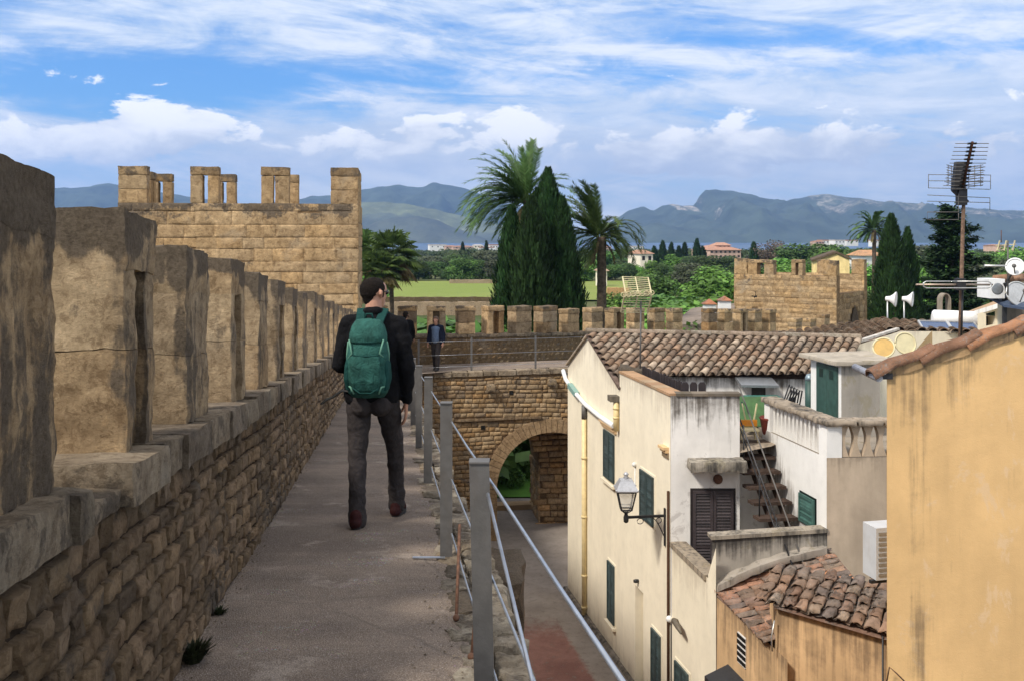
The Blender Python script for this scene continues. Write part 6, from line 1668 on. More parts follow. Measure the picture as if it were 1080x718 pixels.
# cypresses
def cypress(px, toppy, Y, wpx, label, seed, n=15000, base=-9.05, fat=.42, size=.11):
    x = (px - 540) * Y / F; ztop = (251 - toppy) * Y / F; H = ztop - base; w = wpx * Y / F / 2
    e = empty('cypress_tree', (x, Y, base), label, 'cypress'); r_ = random.Random(seed); mb = MB()
    for i in range(n):
        t = r_.random() ** .85; a = r_.uniform(0, 6.283)
        prof = (min(1, t / .06 + .3) ** .5) * (1 - t ** 2.1) ** .78 * 1.08 if t < .999 else 0
        lump = 1 + .34 * mnoise.noise(Vector((math.cos(a) * 1.6, math.sin(a) * 1.6, t * H * .45 + seed))) + .34 * mnoise.noise(Vector((math.cos(a) * 3.4, math.sin(a) * 3.4, t * H * 1.3 + seed)))
        r = w * prof * lump * (r_.uniform(.70, 1.03) if r_.random() > .1 else r_.uniform(1.0, 1.2))
        p = V(x + math.cos(a) * r, Y + math.sin(a) * r, base + t * H)
        up = V(math.cos(a) * .35 + r_.uniform(-.2, .2), math.sin(a) * .35 + r_.uniform(-.2, .2), 1).normalized()
        s = up.cross(V(math.cos(a), math.sin(a), 0) + V(r_.uniform(-.7, .7), r_.uniform(-.7, .7), 0)).normalized()
        L = size * r_.uniform(.9, 2.6); W_ = size * r_.uniform(.25, .5); k = r_.uniform(.6, 1.4) * (1 + .5 * mnoise.noise(Vector((math.cos(a) * 2.5, math.sin(a) * 2.5, t * H * 1.1 + seed + 9))))
        mb.poly([p - s * W_, p + s * W_, p + up * L + s * W_ * .5, p + up * L * 1.25, p + up * L - s * W_ * .5], (k, k * r_.uniform(.95, 1.1), k * .9, 0))
    mb.build('crown', M['leaf_cyp'], e)
    mb = MB(); mb.tube([V(x, Y, base - .3), V(x, Y, base + H * .5), V(x, Y, base + H * .93)], [.22, .14, .03], 8); mb.build('trunk', M['bark'], e)
    return e
cypress(540, 222, 44.5, 50, 'left cypress of the dense cluster, shorter with a thin pointed top', 3, 16000)
cypress(578, 182, 45.5, 70, 'tallest cypress in the middle of the dense cluster', 5, 26000)
cypress(560, 212, 43.8, 70, 'short broad cypress at the front of the cluster', 7, 22000)
cypress(593, 212, 45, 52, 'right cypress of the dense cluster beside the palm', 9, 16000)
cypress(940, 229, 60, 44, 'tall dark cypress behind the loudspeakers on the right', 13, 16000)
cypress(957, 243, 61.5, 32, 'shorter second cypress merged with the tall one behind the loudspeakers', 15, 10000)
cypress(944, 285, 58, 58, 'low broad cypress at the foot of the tall dark cypress', 16, 9000)
for i, (px, tp, Y, w) in enumerate(((690, 262, 300, 9), (699, 256, 310, 9), (708, 258, 305, 8), (716, 262, 300, 9), (722, 258, 312, 9), (735, 254, 300, 10), (741, 262, 305, 9), (513, 256, 330, 5), (795, 258, 260, 10), (488, 257, 420, 5))):
    lab = 'thin dark cypress in the distant row left of the pink villa' if i < 7 else ['slim cypress among the distant port houses', 'dark cypress left of the leafless brown tree', 'tiny cypress left among the distant port houses'][i - 7]
    e = cypress(px, tp, Y, w, lab, 30 + i, 1500, gz(0, Y), size=.35)
    if i < 7: e['group'] = 'row of distant cypresses'

# dark layered pine
def pine(px, toppy, Y, label):
    x = (px - 540) * Y / F; zt = (251 - toppy) * Y / F; g = gz(0, Y); H = zt - g
    e = empty('pine_tree', (x, Y, g), label, 'pine'); r_ = random.Random(4); mb = MB(); tr = MB()
    tr.tube([V(x, Y, g - .3), V(x + .1, Y, g + H * .5), V(x, Y, zt - .3)], [.25, .16, .04], 8)
    for i in range(60):
        t = .25 + .75 * (i / 60); a = i * 2.4 + r_.uniform(-.4, .4); L = (3.1 * (1 - t) ** .6 + .3) * r_.uniform(.6, 1.2)
        b = V(x, Y, g + t * H); d = V(math.cos(a), math.sin(a), .28); tip = b + d * L
        tr.tube([b, lerp(b, tip, .6) + V(0, 0, -.1), tip], [.05, .03, .01], 5)
        for j in range(int(170 * L) + 60):
            s = r_.uniform(.2, 1.05); p = lerp(b, tip, s) + V(r_.gauss(0, .26), r_.gauss(0, .26), r_.gauss(0, .15)) * (1.2 - .5 * s)
            k = r_.uniform(.6, 1.4); leafquad(mb, p, V(r_.uniform(-.6, .6), r_.uniform(-.6, .6), 1), r_.uniform(.10, .26), (k, k, k, 0), r_, .6)
    mb.build('crown', M['leaf_cyp'], e); tr.build('trunk', M['bark'], e)
pine(1003, 219, 66, 'dark layered conifer behind the tall antenna mast')

# palms
def frond(mb, base, d, L, droop, rr, wind=V(0, 0, 0), leaf=.34, dens=44, width=.06, col=1.0, ang=.9):
    pts = []; d = Vector(d).normalized(); p = Vector(base); n = 14
    for i in range(n + 1):
        pts.append(Vector(p)); s = i / n
        d = (d + V(0, 0, -droop * (.25 + 1.5 * s) / n * 1.6) + wind * (1.4 * s / n)).normalized(); p = p + d * (L / n)
    mb.tube(pts, [.024 * (1 - .8 * i / n) for i in range(n + 1)], 4, (col * 1.2, col * 1.1, col, 0), 0, False)
    for k in range(dens):
        s = .10 + .90 * k / dens; f = s * n; i = min(n - 1, int(f)); q = lerp(pts[i], pts[i + 1], f - i); dd = (pts[i + 1] - pts[i]).normalized()
        side = dd.cross(V(0, 0, 1))
        if side.length < .1: side = V(1, 0, 0)
        side.normalize(); nrm = side.cross(dd)
        for sg in (-1, 1):
            l = leaf * (1 - .5 * abs(s - .45) ** 1.2 - .4 * max(0, s - .75)) * rr.uniform(.85, 1.15)
            out = (dd * ang + side * sg * .75 + nrm * rr.uniform(-.1, .45) + wind * .5 + V(0, 0, -.12)).normalized()
            w = dd * width * .5; k2 = col * rr.uniform(.7, 1.35)
            tip = q + out * l + V(0, 0, -.08 * l)
            mb.poly([q - w, q + w, lerp(q, tip, .6) + w * .9, tip, lerp(q, tip, .6) - w * .9], (k2, k2 * 1.02, k2 * .9, 0))
def palm(name, px, crown_py, Y, fans, label, trunk_r=.2, wind=V(0, 0, 0), seed=0, dry=8, leaf=.42, width=.06):
    """fans: (from, to, count, length, droop): fronds spread between two angles seen from the wall (0 right, 90 up, 180 left)"""
    x = (px - 540) * Y / F; zc = (251 - crown_py) * Y / F; g = gz(0, Y)
    e = empty(name, (x, Y, g), label, 'palm tree'); r_ = random.Random(seed); mb = MB(); top_ = V(x, Y, zc); L0 = fans[0][3]
    for (a0, a1, cnt, L, dr) in fans:
        for i in range(cnt):
            th = R(lerp(a0, a1, (i + r_.uniform(.1, .9)) / cnt)); d = V(math.cos(th), r_.uniform(-.75, .75), math.sin(th))
            frond(mb, top_ + V(d.x * .1, d.y * .1, r_.uniform(-.1, .2)), d, L * r_.uniform(.8, 1.08), dr * r_.uniform(.75, 1.2), r_, wind, leaf, 44, width, r_.uniform(.75, 1.2))
    mb.build('crown', M['leaf_palm'], e)
    mb = MB()
    for i in range(dry): a = i * 2.1; frond(mb, top_ + V(0, 0, -.15), V(math.cos(a), math.sin(a), -.5), L0 * .5, 1.6, r_, wind * .4, leaf * .7, 22, width)
    mb.build('dead_fronds', M['leaf_dry'], e)
    mb = MB(); pts = []; rs = []
    for i in range(40): t = i / 39; pts.append(V(x + .12 * math.sin(t * 2), Y, lerp(g - .3, zc, t))); rs.append(trunk_r * (1.15 - .25 * t) * (1 + .07 * (i % 2)) * (1 + 2 * max(0, t - .9)))
    mb.tube(pts, rs, 12); mb.build('trunk', M['bark'], e)
    return e
palm('date_palm', 555, 212, 47, [(96, 140, 26, 3.1, .75), (138, 182, 28, 3.7, 1.25), (182, 225, 8, 2.4, .7), (74, 94, 5, 2.9, .25), (0, 65, 14, 2.6, 1.0)], 'large windswept date palm rising behind the cypress cluster', .24, V(-.22, 0, 0), 1, 8)
palm('date_palm', 632, 250, 49, [(92, 135, 24, 2.9, .55), (135, 185, 12, 2.6, 1.0), (15, 75, 12, 2.7, 1.7), (-30, 15, 5, 1.9, 1.0), (195, 240, 5, 1.9, .8)], 'date palm with drooping fronds and bare trunk right of the cypresses', .23, V(-.15, 0, 0), 2, 10)
palm('date_palm', 921, 243, 125, [(0, 180, 34, 3.3, 1.1), (-30, 0, 6, 2.4, .8), (180, 210, 6, 2.4, .8)], 'distant feathery palm left of the tall dark cypress', .25, V(-.1, 0, 0), 3, 4, .5, .14)
def fan_palm(px, cpy, Y, r, label, seed, trunk_r=.16):
    x = (px - 540) * Y / F; zc = (251 - cpy) * Y / F; g = gz(0, Y); e = empty('fan_palm', (x, Y, g), label, 'palm tree'); r_ = random.Random(seed); mb = MB(); dm = MB()
    for i in range(38):
        el = lerp(1.4, -1.0, i / 38); az = i * 2.4; d = V(math.cos(az) * math.cos(el), math.sin(az) * math.cos(el), math.sin(el)); L = r * r_.uniform(.5, .75)
        b = V(x, Y, zc); h = b + d * L; tgt = dm if i > 29 else mb
        tgt.tube([b, h], .015, 4); s = d.cross(V(0, 0, 1)); s = s.normalized() if s.length > .1 else V(1, 0, 0); u = s.cross(d)
        for k in range(22):
            a = lerp(-1.9, 1.9, k / 21); o = (d * math.cos(a) + s * math.sin(a) + u * .12).normalized(); l = r * .62 * r_.uniform(.8, 1.1); w = s * math.cos(a) * .065 - d * math.sin(a) * .065
            tip = h + o * l + V(0, 0, -.3 * l); kk = r_.uniform(.7, 1.4); tgt.poly([h - w * .3, h + w * .3, h + o * l * .6 + w, tip, h + o * l * .6 - w], (kk, kk, kk * .8, 0))
    mb.build('crown', M['leaf_palm'], e); dm.build('dead_fronds', M['leaf_dry'], e)
    mb = MB(); mb.tube([V(x, Y, g - .3), V(x + .1, Y, (g + zc) / 2), V(x, Y, zc)], [trunk_r * 1.2, trunk_r, trunk_r], 10); mb.build('trunk', M['bark'], e)
fan_palm(386, 268, 75, 1.75, 'fan palm half hidden by the edge of the big tower', 1)
fan_palm(412, 270, 72, 2.0, 'shaggy fan palm with a slender trunk right of the tower', 2)
fan_palm(402, 285, 70, 1.4, 'lower fan palm beneath the shaggy one, behind the hiker', 3)

# ---------------------------------------------------------------- distant houses
WIN = [0]
def house_far(px, pyb, Y, wpx, hpx, wall, roofc, label, depth=8, hip=True, rpx=4, nwin=3, cat='house', flat=False, floors=1, name='country_house', ang=.25):
    b = P(px, pyb, Y); w = wpx * Y / F / 2; h = hpx * Y / F; rh = rpx * Y / F
    e = empty(name, b, label, cat); ca, sa_ = math.cos(ang), math.sin(ang)
    def L_(x, y, z): return b + V(x * ca - y * sa_, x * sa_ + y * ca, z)
    mb = MB(); mb.hexa([L_(-w, 0, -3), L_(w, 0, -3), L_(w, depth, -3), L_(-w, depth, -3)], [L_(-w, 0, h), L_(w, 0, h), L_(w, depth, h), L_(-w, depth, h)], (1, 1, 1, .1)); mb.build('wall', wall, e)
    mb = MB(); o = .4
    if flat: mb.hexa([L_(-w - .1, -.1, h + .002), L_(w + .1, -.1, h + .002), L_(w + .1, depth + .1, h + .002), L_(-w - .1, depth + .1, h + .002)], [L_(-w - .1, -.1, h + rh), L_(w + .1, -.1, h + rh), L_(w + .1, depth + .1, h + rh), L_(-w - .1, depth + .1, h + rh)], roofc)
    else:
        k = w * .5 if hip else 0; z = h + .003
        c4 = [L_(-w - o, -o, z), L_(w + o, -o, z), L_(w + o, depth + o, z), L_(-w - o, depth + o, z)]; r0, r1 = L_(-w - o + k, depth / 2, z + rh), L_(w + o - k, depth / 2, z + rh)
        mb.poly([c4[0], c4[1], r1, r0], roofc); mb.poly([c4[2], c4[3], r0, r1], roofc); mb.poly([c4[1], c4[2], r1], roofc); mb.poly([c4[3], c4[0], r0], roofc); mb.poly(c4[::-1], roofc)
    mb.build('roof', M['tile'], e)
    for f in range(floors):
        for i in range(nwin):
            x = lerp(-w, w, (i + .5) / nwin); zc = h * (f + .55) / floors; ww = min(.6, w / nwin * .45); hh = h / floors * .22
            mb = MB(); mb.box(L_(x, -.02, zc), V(ca, sa_, 0) * ww, V(-sa_, ca, 0) * .025, V(0, 0, hh)); mb.build('window', M['black'], e)
    return e
ORG = (.44, .25, .17, 0); GRYR = (.30, .25, .20, 0)
M['pink'] = m_plaster('pink_plaster', (.60, .42, .33), amount=.2); M['yellow'] = m_plaster('yellow_plaster', (.74, .58, .27), amount=.15)
house_far(765, 273, 330, 36, 9, M['pink'], (.46, .27, .2, 0), 'long pink villa with terracotta roofs among the trees', 14, True, 5, 7, floors=2, name='villa')
house_far(764, 263, 335, 14, 4, M['pink'], (.5, .3, .22, 0), 'upper pavilion rising from the roof of the pink villa', 6, True, 3, 3, name='villa')
house_far(682, 278, 230, 14, 10, M['cream'], (.42, .25, .17, 0), 'small stone farmhouse with a red roof right of the palm', 8, True, 4, 2)
ys = empty('yellow_shed', P(885, 290, 105), 'yellow gabled shed with a low brown roof behind the small gate tower', 'shed')
g0, g1, gk = P(857, 292, 106), P(896, 292, 104), P(881, 292, 105); bkv = V(2.6, 9, 0)
def up_(p, py): return V(p.x, p.y, (251 - py) * p.y / F)
mb = MB(); mb.poly([g0, g1, up_(g1, 274.5), up_(gk, 267.5), up_(g0, 276)]); mb.poly([g1, g1 + bkv, up_(g1, 274.5) + bkv, up_(g1, 274.5)], (1, 1, 1, .2)); mb.poly([g0, g0 + bkv, up_(g0, 276) + bkv, up_(g0, 276)]); mb.build('wall', M['yellow'], ys)
mb = MB()
for p, q in ((up_(gk, 267.2), up_(g1, 274.2)), (up_(gk, 267.2), up_(g0, 275.7))):
    q = q + (q - p) * .08; mb.hexa([p + V(0, -.3, .0), q + V(0, -.3, .0), q + bkv, p + bkv], [p + V(0, -.3, .22), q + V(0, -.3, .22), q + bkv + V(0, 0, .22), p + bkv + V(0, 0, .22)], (.30, .24, .18, 0))
mb.build('roof', M['concrete'], ys)
house_far(921, 276, 150, 18, 6, M['white'], (.50, .30, .17, 0), 'white house with an orange roof right of the yellow shed', 5, True, 6, 0, ang=.15)
house_far(637, 292, 190, 7, 6, M['cream'], (.4, .3, .22, 0), 'tiny hut with a pale hipped roof beside the right palm trunk', 3, True, 3, 0, name='field_hut')
hs = [(462, 262, 1000, 18, 5, 'white'), (476, 262.5, 980, 12, 4, 'pink'), (489, 263, 960, 22, 4.5, 'pink'), (505, 262, 990, 10, 5, 'cream'), (514, 265, 900, 14, 6, 'white'), (521, 262.5, 1010, 9, 6, 'white'), (498, 267, 820, 12, 4, 'cream'), (865, 258, 900, 10, 5, 'pink'), (873, 257, 920, 12, 5, 'white'), (886, 257, 910, 12, 5, 'white'), (899, 256.5, 930, 14, 4, 'white'), (928, 257, 900, 12, 5, 'white'), (673, 263, 900, 12, 4, 'white'), (640, 263, 900, 10, 4, 'pink'), (1057, 262, 500, 12, 5, 'pink')]
for i, (px, py, Y, w, h, m_) in enumerate(hs):
    e = house_far(px, py, Y, w, h * .55, M[m_], ORG if i % 3 else (.6, .58, .55, 0), {'white': 'tiny white flat block of the distant port town by the sea', 'pink': 'tiny pinkish house of the distant port town by the sea', 'cream': 'tiny cream house of the distant port town by the sea'}[m_], 10, True, 1.1, 3, floors=1, name='port_house', flat=(m_ == 'white'))
    e['group'] = 'houses of the distant port town'
# far wood that reads as one mass beyond the separate trees
mb = MB(); r_ = random.Random(12)
for i in range(760):
    Y = r_.uniform(340, 900); px = r_.uniform(300, 1150) if i < 420 else r_.uniform(-500, 300); x = (px - 540) * Y / F; g = gz(0, Y); h = r_.uniform(4, 6.5) ; c = V(x, Y, g + h * .55); k = r_.uniform(.6, 1.1)
    for j in range(70):
        d = Vector((r_.gauss(0, 1), r_.gauss(0, 1), r_.gauss(0, 1))).normalized(); q = c + Vector((d.x * 5.5, d.y * 5, d.z * h * .5)) * r_.uniform(.6, 1.1); kk = k * r_.uniform(.7, 1.3)
        leafquad(mb, q, d + V(0, -.2, .5), r_.uniform(.7, 1.5), (kk, kk, kk, 0), r_)
struct(mb.build('far_wood', M['leaf_dark']), 'stuff', 'dark green wood on the plain towards the bay')

# ---------------------------------------------------------------- mountains
def mountain(name, prof, Yr, Yf, mat, seed, rough=1.0, base=-30, cols=None, nx=260, ny=46, sub=.55):
    xs_ = [p[0] for p in prof]
    def ridge(px):
        if px <= xs_[0]: return prof[0][1]
        for i in range(len(prof) - 1):
            if px <= xs_[i + 1]:
                t = (px - xs_[i]) / (xs_[i + 1] - xs_[i]); t = t * t * (3 - 2 * t) * .5 + t * .5; return lerp(prof[i][1], prof[i + 1][1], t)
        return prof[-1][1]
    mb = MB(); ix = []
    for j in range(ny + 14):
        t = j / ny; row = []
        for i in range(nx + 1):
            px = lerp(xs_[0], xs_[-1], i / nx); zr = (251 - ridge(px)) * Yr / F
            if t <= 1:
                Y = lerp(Yf, Yr, t); sh = t ** .9 * (.62 + .38 * t)
            else: Y = Yr + (t - 1) * (Yr - Yf) * .9; sh = max(0, 1 - (t - 1) * 2.6)
            x = (px - 540) * Yr / F * lerp(.97, 1, t)
            z = base + (zr - base) * sh
            amp = (zr - base) * .20 * rough * math.sin(math.pi * min(1, t) ** .8) if t <= 1 else 0
            q = Vector((x * .0022, Y * .0011, seed)); rn = 0; a_ = 1; f_ = 1
            for o in range(5):
                rn += a_ * (1 - 2 * abs(mnoise.noise(q * f_ + Vector((0, 0, o * 3))))); a_ *= .5; f_ *= 2.1
            z += amp * (rn - .55)
            z += (zr - base) * (.035 * mnoise.noise(Vector((x * .006, Y * .003, seed + 4))) + .02 * mnoise.noise(Vector((x * .014, Y * .006, seed + 2))))
            z += (zr - base) * .012 * mnoise.noise(Vector((x * .02, Y * .01, seed)))
            c = cols(px, t, z, zr) if cols else (1, 1, 1, 0)
            row.append(mb.vert((x, Y, z), c))
        ix.append(row)
    for j in range(len(ix) - 1):
        for i in range(nx): mb.face((ix[j][i], ix[j][i + 1], ix[j + 1][i + 1], ix[j + 1][i]), 0, True)
    return struct(mb.build(name, M[mat]))
def pale_r(px, t, z, zr):
    k = 0
    if t > .72 and 705 < px < 730: k = .45
    if t > .6 and 850 < px < 960: k = .35
    if t > .55 and px > 980: k = .32
    if t < .5: k = -.25
    return (1, 1, 1, k)
mountain('mountain_range', [(560, 262), (640, 236), (652, 230), (664, 222), (678, 218), (688, 222), (700, 216), (710, 215), (718, 217), (732, 217), (738, 207), (744, 201), (754, 200), (764, 201), (772, 201), (784, 205), (798, 209), (812, 210), (826, 213), (840, 210), (854, 207), (868, 204), (880, 205), (900, 209), (930, 212), (960, 215), (990, 218), (1030, 220), (1060, 222), (1100, 224), (1250, 232), (1400, 250)], 6200, 4700, 'mountain', 3.3, 1.7, cols=pale_r)
mountain('mountain_ridge', [(-200, 240), (-60, 222), (20, 208), (55, 199), (90, 197), (112, 194), (150, 200), (200, 208), (260, 217), (310, 212), (330, 207), (350, 207), (384, 200), (400, 197), (420, 196), (446, 197), (455, 194), (460, 193), (474, 195), (490, 200), (512, 207), (540, 217), (580, 235), (640, 252)], 6600, 5600, 'mountain', 8.1, 1.4, cols=lambda px, t, z, zr: (1, 1, 1, -.12))
mountain('hillside', [(-200, 250), (0, 240), (100, 232), (250, 222), (330, 216), (380, 213), (405, 213), (430, 216), (455, 221), (475, 226), (500, 232), (530, 238), (570, 248), (600, 256)], 5200, 4700, 'hill', 5.4, 1.3, cols=lambda px, t, z, zr: (1.25, 1.25, 1.05, .2) if t > .55 else (.8, .82, .9, -.15))
mountain('foothill', [(340, 256), (370, 246), (400, 233), (420, 229), (440, 228), (460, 232), (480, 240), (500, 248), (525, 257)], 4750, 4450, 'hill', 7.7, 1.3, cols=lambda px, t, z, zr: (.75, .75, .85, -.2), nx=120, ny=30)
# ================================================================== people
def capsule(mb, a, b, ra, rb, n=14, sx=1.0, sy=1.0):
    """closed tapered limb with round ends"""
    a, b = Vector(a), Vector(b); d = b - a; L = d.length; ax = d.normalized() if L > 1e-5 else V(0, 0, 1)
    s = ax.cross(V(0, 1, 0)); 
    if s.length < .1: s = ax.cross(V(1, 0, 0))
    s.normalize(); t = ax.cross(s); rows = []
    for k in range(5): th = math.pi / 2 * (1 - k / 4); rows.append((a - ax * ra * math.sin(th), ra * math.cos(th)))
    for k in range(5): th = math.pi / 2 * k / 4; rows.append((b + ax * rb * math.sin(th), rb * math.cos(th)))
    ids = [[mb.vert(c + (s * math.cos(2 * math.pi * i / n) * sx + t * math.sin(2 * math.pi * i / n) * sy) * max(r, 1e-4)) for i in range(n)] for c, r in rows]
    for j in range(len(ids) - 1):
        for i in range(n): mb.face((ids[j][i], ids[j][(i + 1) % n], ids[j + 1][(i + 1) % n], ids[j + 1][i]), 0, True)
    mb.face(ids[0][::-1]); mb.face(ids[-1])
def chain(mb, pts, rs, **k):
    for i in range(len(pts) - 1): capsule(mb, pts[i], pts[i + 1], rs[i], rs[i + 1], **k)
def ring_loft(mb, rows, n=20, pw=2.4):
    """torso-like closed loft: rows of (centre, half width x, half depth y)"""
    ids = []
    for (c, rx, ry) in rows:
        r_ = []
        for i in range(n):
            a = 2 * math.pi * i / n; ca, sa = math.cos(a), math.sin(a)
            x = math.copysign(abs(ca) ** (2 / pw), ca) * rx; y = math.copysign(abs(sa) ** (2 / pw), sa) * ry
            r_.append(mb.vert(Vector(c) + V(x, y, 0)))
        ids.append(r_)
    for j in range(len(ids) - 1):
        for i in range(n): mb.face((ids[j][i], ids[j][(i + 1) % n], ids[j + 1][(i + 1) % n], ids[j + 1][i]), 0, True)
    mb.face(ids[0][::-1]); mb.face(ids[-1])
def fuse(mb, name, mat, parent, voxel, smooth=4, wrinkle=0.0, seed=0, wf=(9, 9, 5), post=None):
    """fuse the overlapping closed shapes into one continuous skin"""
    o = mb.build(name, mat, parent)
    md = o.modifiers.new('fuse', 'REMESH'); md.mode = 'VOXEL'; md.voxel_size = voxel; md.use_smooth_shade = True
    ms = o.modifiers.new('relax', 'SMOOTH'); ms.factor = .5; ms.iterations = smooth
    dg = bpy.context.evaluated_depsgraph_get(); me = bpy.data.meshes.new_from_object(o.evaluated_get(dg))
    o.modifiers.clear(); old = o.data; o.data = me; bpy.data.meshes.remove(old); me.name = name
    me.materials.clear(); me.materials.append(mat)
    for v in me.vertices:
        p = v.co.copy()
        if wrinkle:
            w = Vector((p.x * wf[0], p.y * wf[1], p.z * wf[2] + seed)); k = mnoise.noise(w) + .5 * mnoise.noise(w * 2.3)
            v.co += v.normal * wrinkle * k
        if post: v.co = post(v.co)
    if 'Col' in me.attributes: me.attributes.remove(me.attributes['Col'])
    at = me.attributes.new('Col', 'FLOAT_COLOR', 'POINT'); at.data.foreach_set('color', [1, 1, 1, 0] * len(me.vertices))
    me.polygons.foreach_set('use_smooth', [True] * len(me.polygons)); me.update()
    return o
def hand(mb, wrist, axis, palm_n, side, L=.185, curl=.5):
    """palm, four bent fingers and a thumb. axis: wrist to fingers, side: towards the thumb"""
    w = Vector(wrist); ax = Vector(axis).normalized(); pn = Vector(palm_n).normalized(); sd = Vector(side).normalized()
    pl = L * .5
    for k, s in enumerate((-.032, -.011, .011, .032)): capsule(mb, w + sd * s * .6 - ax * .01, w + ax * pl + sd * s, .015, .0115, 8)
    for k, (s, l) in enumerate(((-.034, .062), (-.0115, .077), (.0115, .083), (.034, .075))):
        p = w + ax * pl + sd * s; d = ax.copy()
        for j in range(3):
            d = (d + pn * curl * (.35 + .3 * j)).normalized(); q = p + d * l * (.45, .32, .25)[j]; capsule(mb, p, q, (.0098, .009, .0082)[j], (.009, .0082, .007)[j], 8); p = q
    p = w + sd * .028 + ax * .02; q = p + (ax * .6 + sd * .75 + pn * .35).normalized() * .045; r_ = q + (ax * .9 + sd * .2 + pn * .35).normalized() * .032; t_ = r_ + (ax + pn * .5).normalized() * .024
    capsule(mb, p, q, .015, .0115, 8); capsule(mb, q, r_, .0115, .0098, 8); capsule(mb, r_, t_, .0098, .008, 8)
def head(mb, c, f, r=.0, nose=True):
    """skull, jaw, nose, ears; f is the way the face looks (horizontal)"""
    c = Vector(c); f = Vector(f).normalized(); s = f.cross(V(0, 0, 1)).normalized()
    def at(x, y, z): return c + s * x + f * y + V(0, 0, z)
    capsule(mb, at(0, -.022, .03), at(0, .018, .032), .080, .076, 18); capsule(mb, at(0, .028, -.03), at(0, .045, -.07), .060, .043, 14)
    capsule(mb, at(0, .06, -.012), at(0, .055, -.03), .045, .042, 12)
    capsule(mb, at(0, .088, .012), at(0, .108, -.018), .010, .014, 8); capsule(mb, at(-.02, .082, -.055), at(.02, .082, -.055), .009, .009, 8); capsule(mb, at(-.018, .078, -.066), at(.018, .078, -.066), .010, .010, 8)
    capsule(mb, at(-.035, .075, .032), at(.035, .075, .032), .014, .014, 8)
    for e in (-1, 1):
        capsule(mb, at(e * .077, -.004, -.022), at(e * .085, -.014, .018), .009, .014, 8); capsule(mb, at(e * .075, -.01, .0), at(e * .09, -.02, .005), .014, .010, 8)
    return at

# ---------------- the hiker
HB = RP(0, 6.9, 0); HB = V(-.92, 6.9, HB.z)
man = empty('person', HB, 'man seen from behind in black jacket and charcoal trousers, walking away along the walkway', 'person')
def H(x, y, z): return HB + V(x, y, z)
hipL, hipR = H(-.135, .02, .90), H(.035, .03, .90)
knL, anL = H(-.150, -.0, .50), H(-.135, -.13, .10)
knR, anR = H(.085, .20, .50), H(.085, .32, .085)
shL, shR = H(-.220, .02, 1.375), H(.135, .02, 1.375)
elR, wrR = H(.195, -.03, 1.10), H(.185, .05, .845)
elL, wrL = H(-.265, -.02, 1.10), H(-.19, .2, 1.02)
HC = H(-.045, .055, 1.585); FACE = V(.62, .78, 0)
mb = MB()
ring_loft(mb, [(H(-.05, .03, .84), .14, .09), (H(-.05, .03, .95), .165, .105), (H(-.05, .02, 1.08), .15, .10), (H(-.045, .02, 1.25), .175, .11), (H(-.042, .02, 1.37), .165, .10), (H(-.042, .02, 1.43), .08, .07)])
chain(mb, [H(-.042, .02, 1.40), HC + V(0, -.02, -.03)], [.060, .055])
head(mb, HC, FACE)
for sh, el, wr in ((shL, elL, wrL), (shR, elR, wrR)): chain(mb, [sh, el, wr], [.055, .042, .028])
for hp, kn, an in ((hipL, knL, anL), (hipR, knR, anR)): chain(mb, [hp, kn, an], [.075, .045, .024])
hand(mb, wrR + V(-.002, .004, -.01), V(-.06, .12, -1), V(-.8, .25, 0), V(-.1, 1, .1), .185, .42)
hand(mb, wrL, V(.7, .7, .0), V(0, -.2, -.8), V(.2, .1, 1), .185, .8)
for an, y in ((anL, 0), (anR, 0)): chain(mb, [an, an + V(.01, .16, -.05)], [.035, .032])
fuse(mb, 'body', M['skin'], man, .0052, 3)
mb = MB()   # jacket
ring_loft(mb, [(H(-.05, .02, .845), .185, .125), (H(-.05, .02, .90), .195, .135), (H(-.05, .015, 1.0), .19, .135), (H(-.045, .01, 1.14), .178, .13), (H(-.043, .01, 1.27), .190, .135), (H(-.042, .015, 1.36), .178, .12), (H(-.042, .02, 1.42), .13, .095), (H(-.042, .025, 1.455), .075, .07)])
capsule(mb, H(-.12, .02, 1.405), H(-.218, .015, 1.37), .062, .066); capsule(mb, H(.04, .02, 1.405), H(.135, .015, 1.37), .062, .066)
chain(mb, [shL + V(0, 0, -.01), elL, lerp(elL, wrL, .93)], [.069, .056, .045]); chain(mb, [shR + V(0, 0, -.01), elR, lerp(elR, wrR, .95)], [.069, .056, .043])
chain(mb, [H(-.11, .03, 1.45), H(-.08, -.03, 1.468), H(-.01, -.03, 1.468), H(.025, .03, 1.45)], [.03, .03, .03, .03])
fuse(mb, 'jacket', M['jacket'], man, .009, 2, .013, 3, (10, 10, 13))
mb = MB()   # trousers
ring_loft(mb, [(H(-.05, .02, .79), .15, .105), (H(-.05, .02, .86), .178, .125), (H(-.05, .02, .93), .172, .118), (H(-.05, .02, 1.0), .165, .112)])
capsule(mb, H(-.11, -.045, .85), H(-.11, -.045, .83), .082, .082); capsule(mb, H(.01, -.04, .85), H(.01, -.04, .83), .082, .082)
chain(mb, [hipL + V(-.005, 0, -.03), knL, lerp(knL, anL, .55), anL + V(0, .015, -.05)], [.093, .066, .057, .062])
chain(mb, [hipR + V(.01, 0, -.03), knR, lerp(knR, anR, .55), anR + V(0, .0, -.035)], [.093, .066, .057, .062])
fuse(mb, 'trousers', M['trouser'], man, .008, 2, .0085, 9, (9, 9, 16))
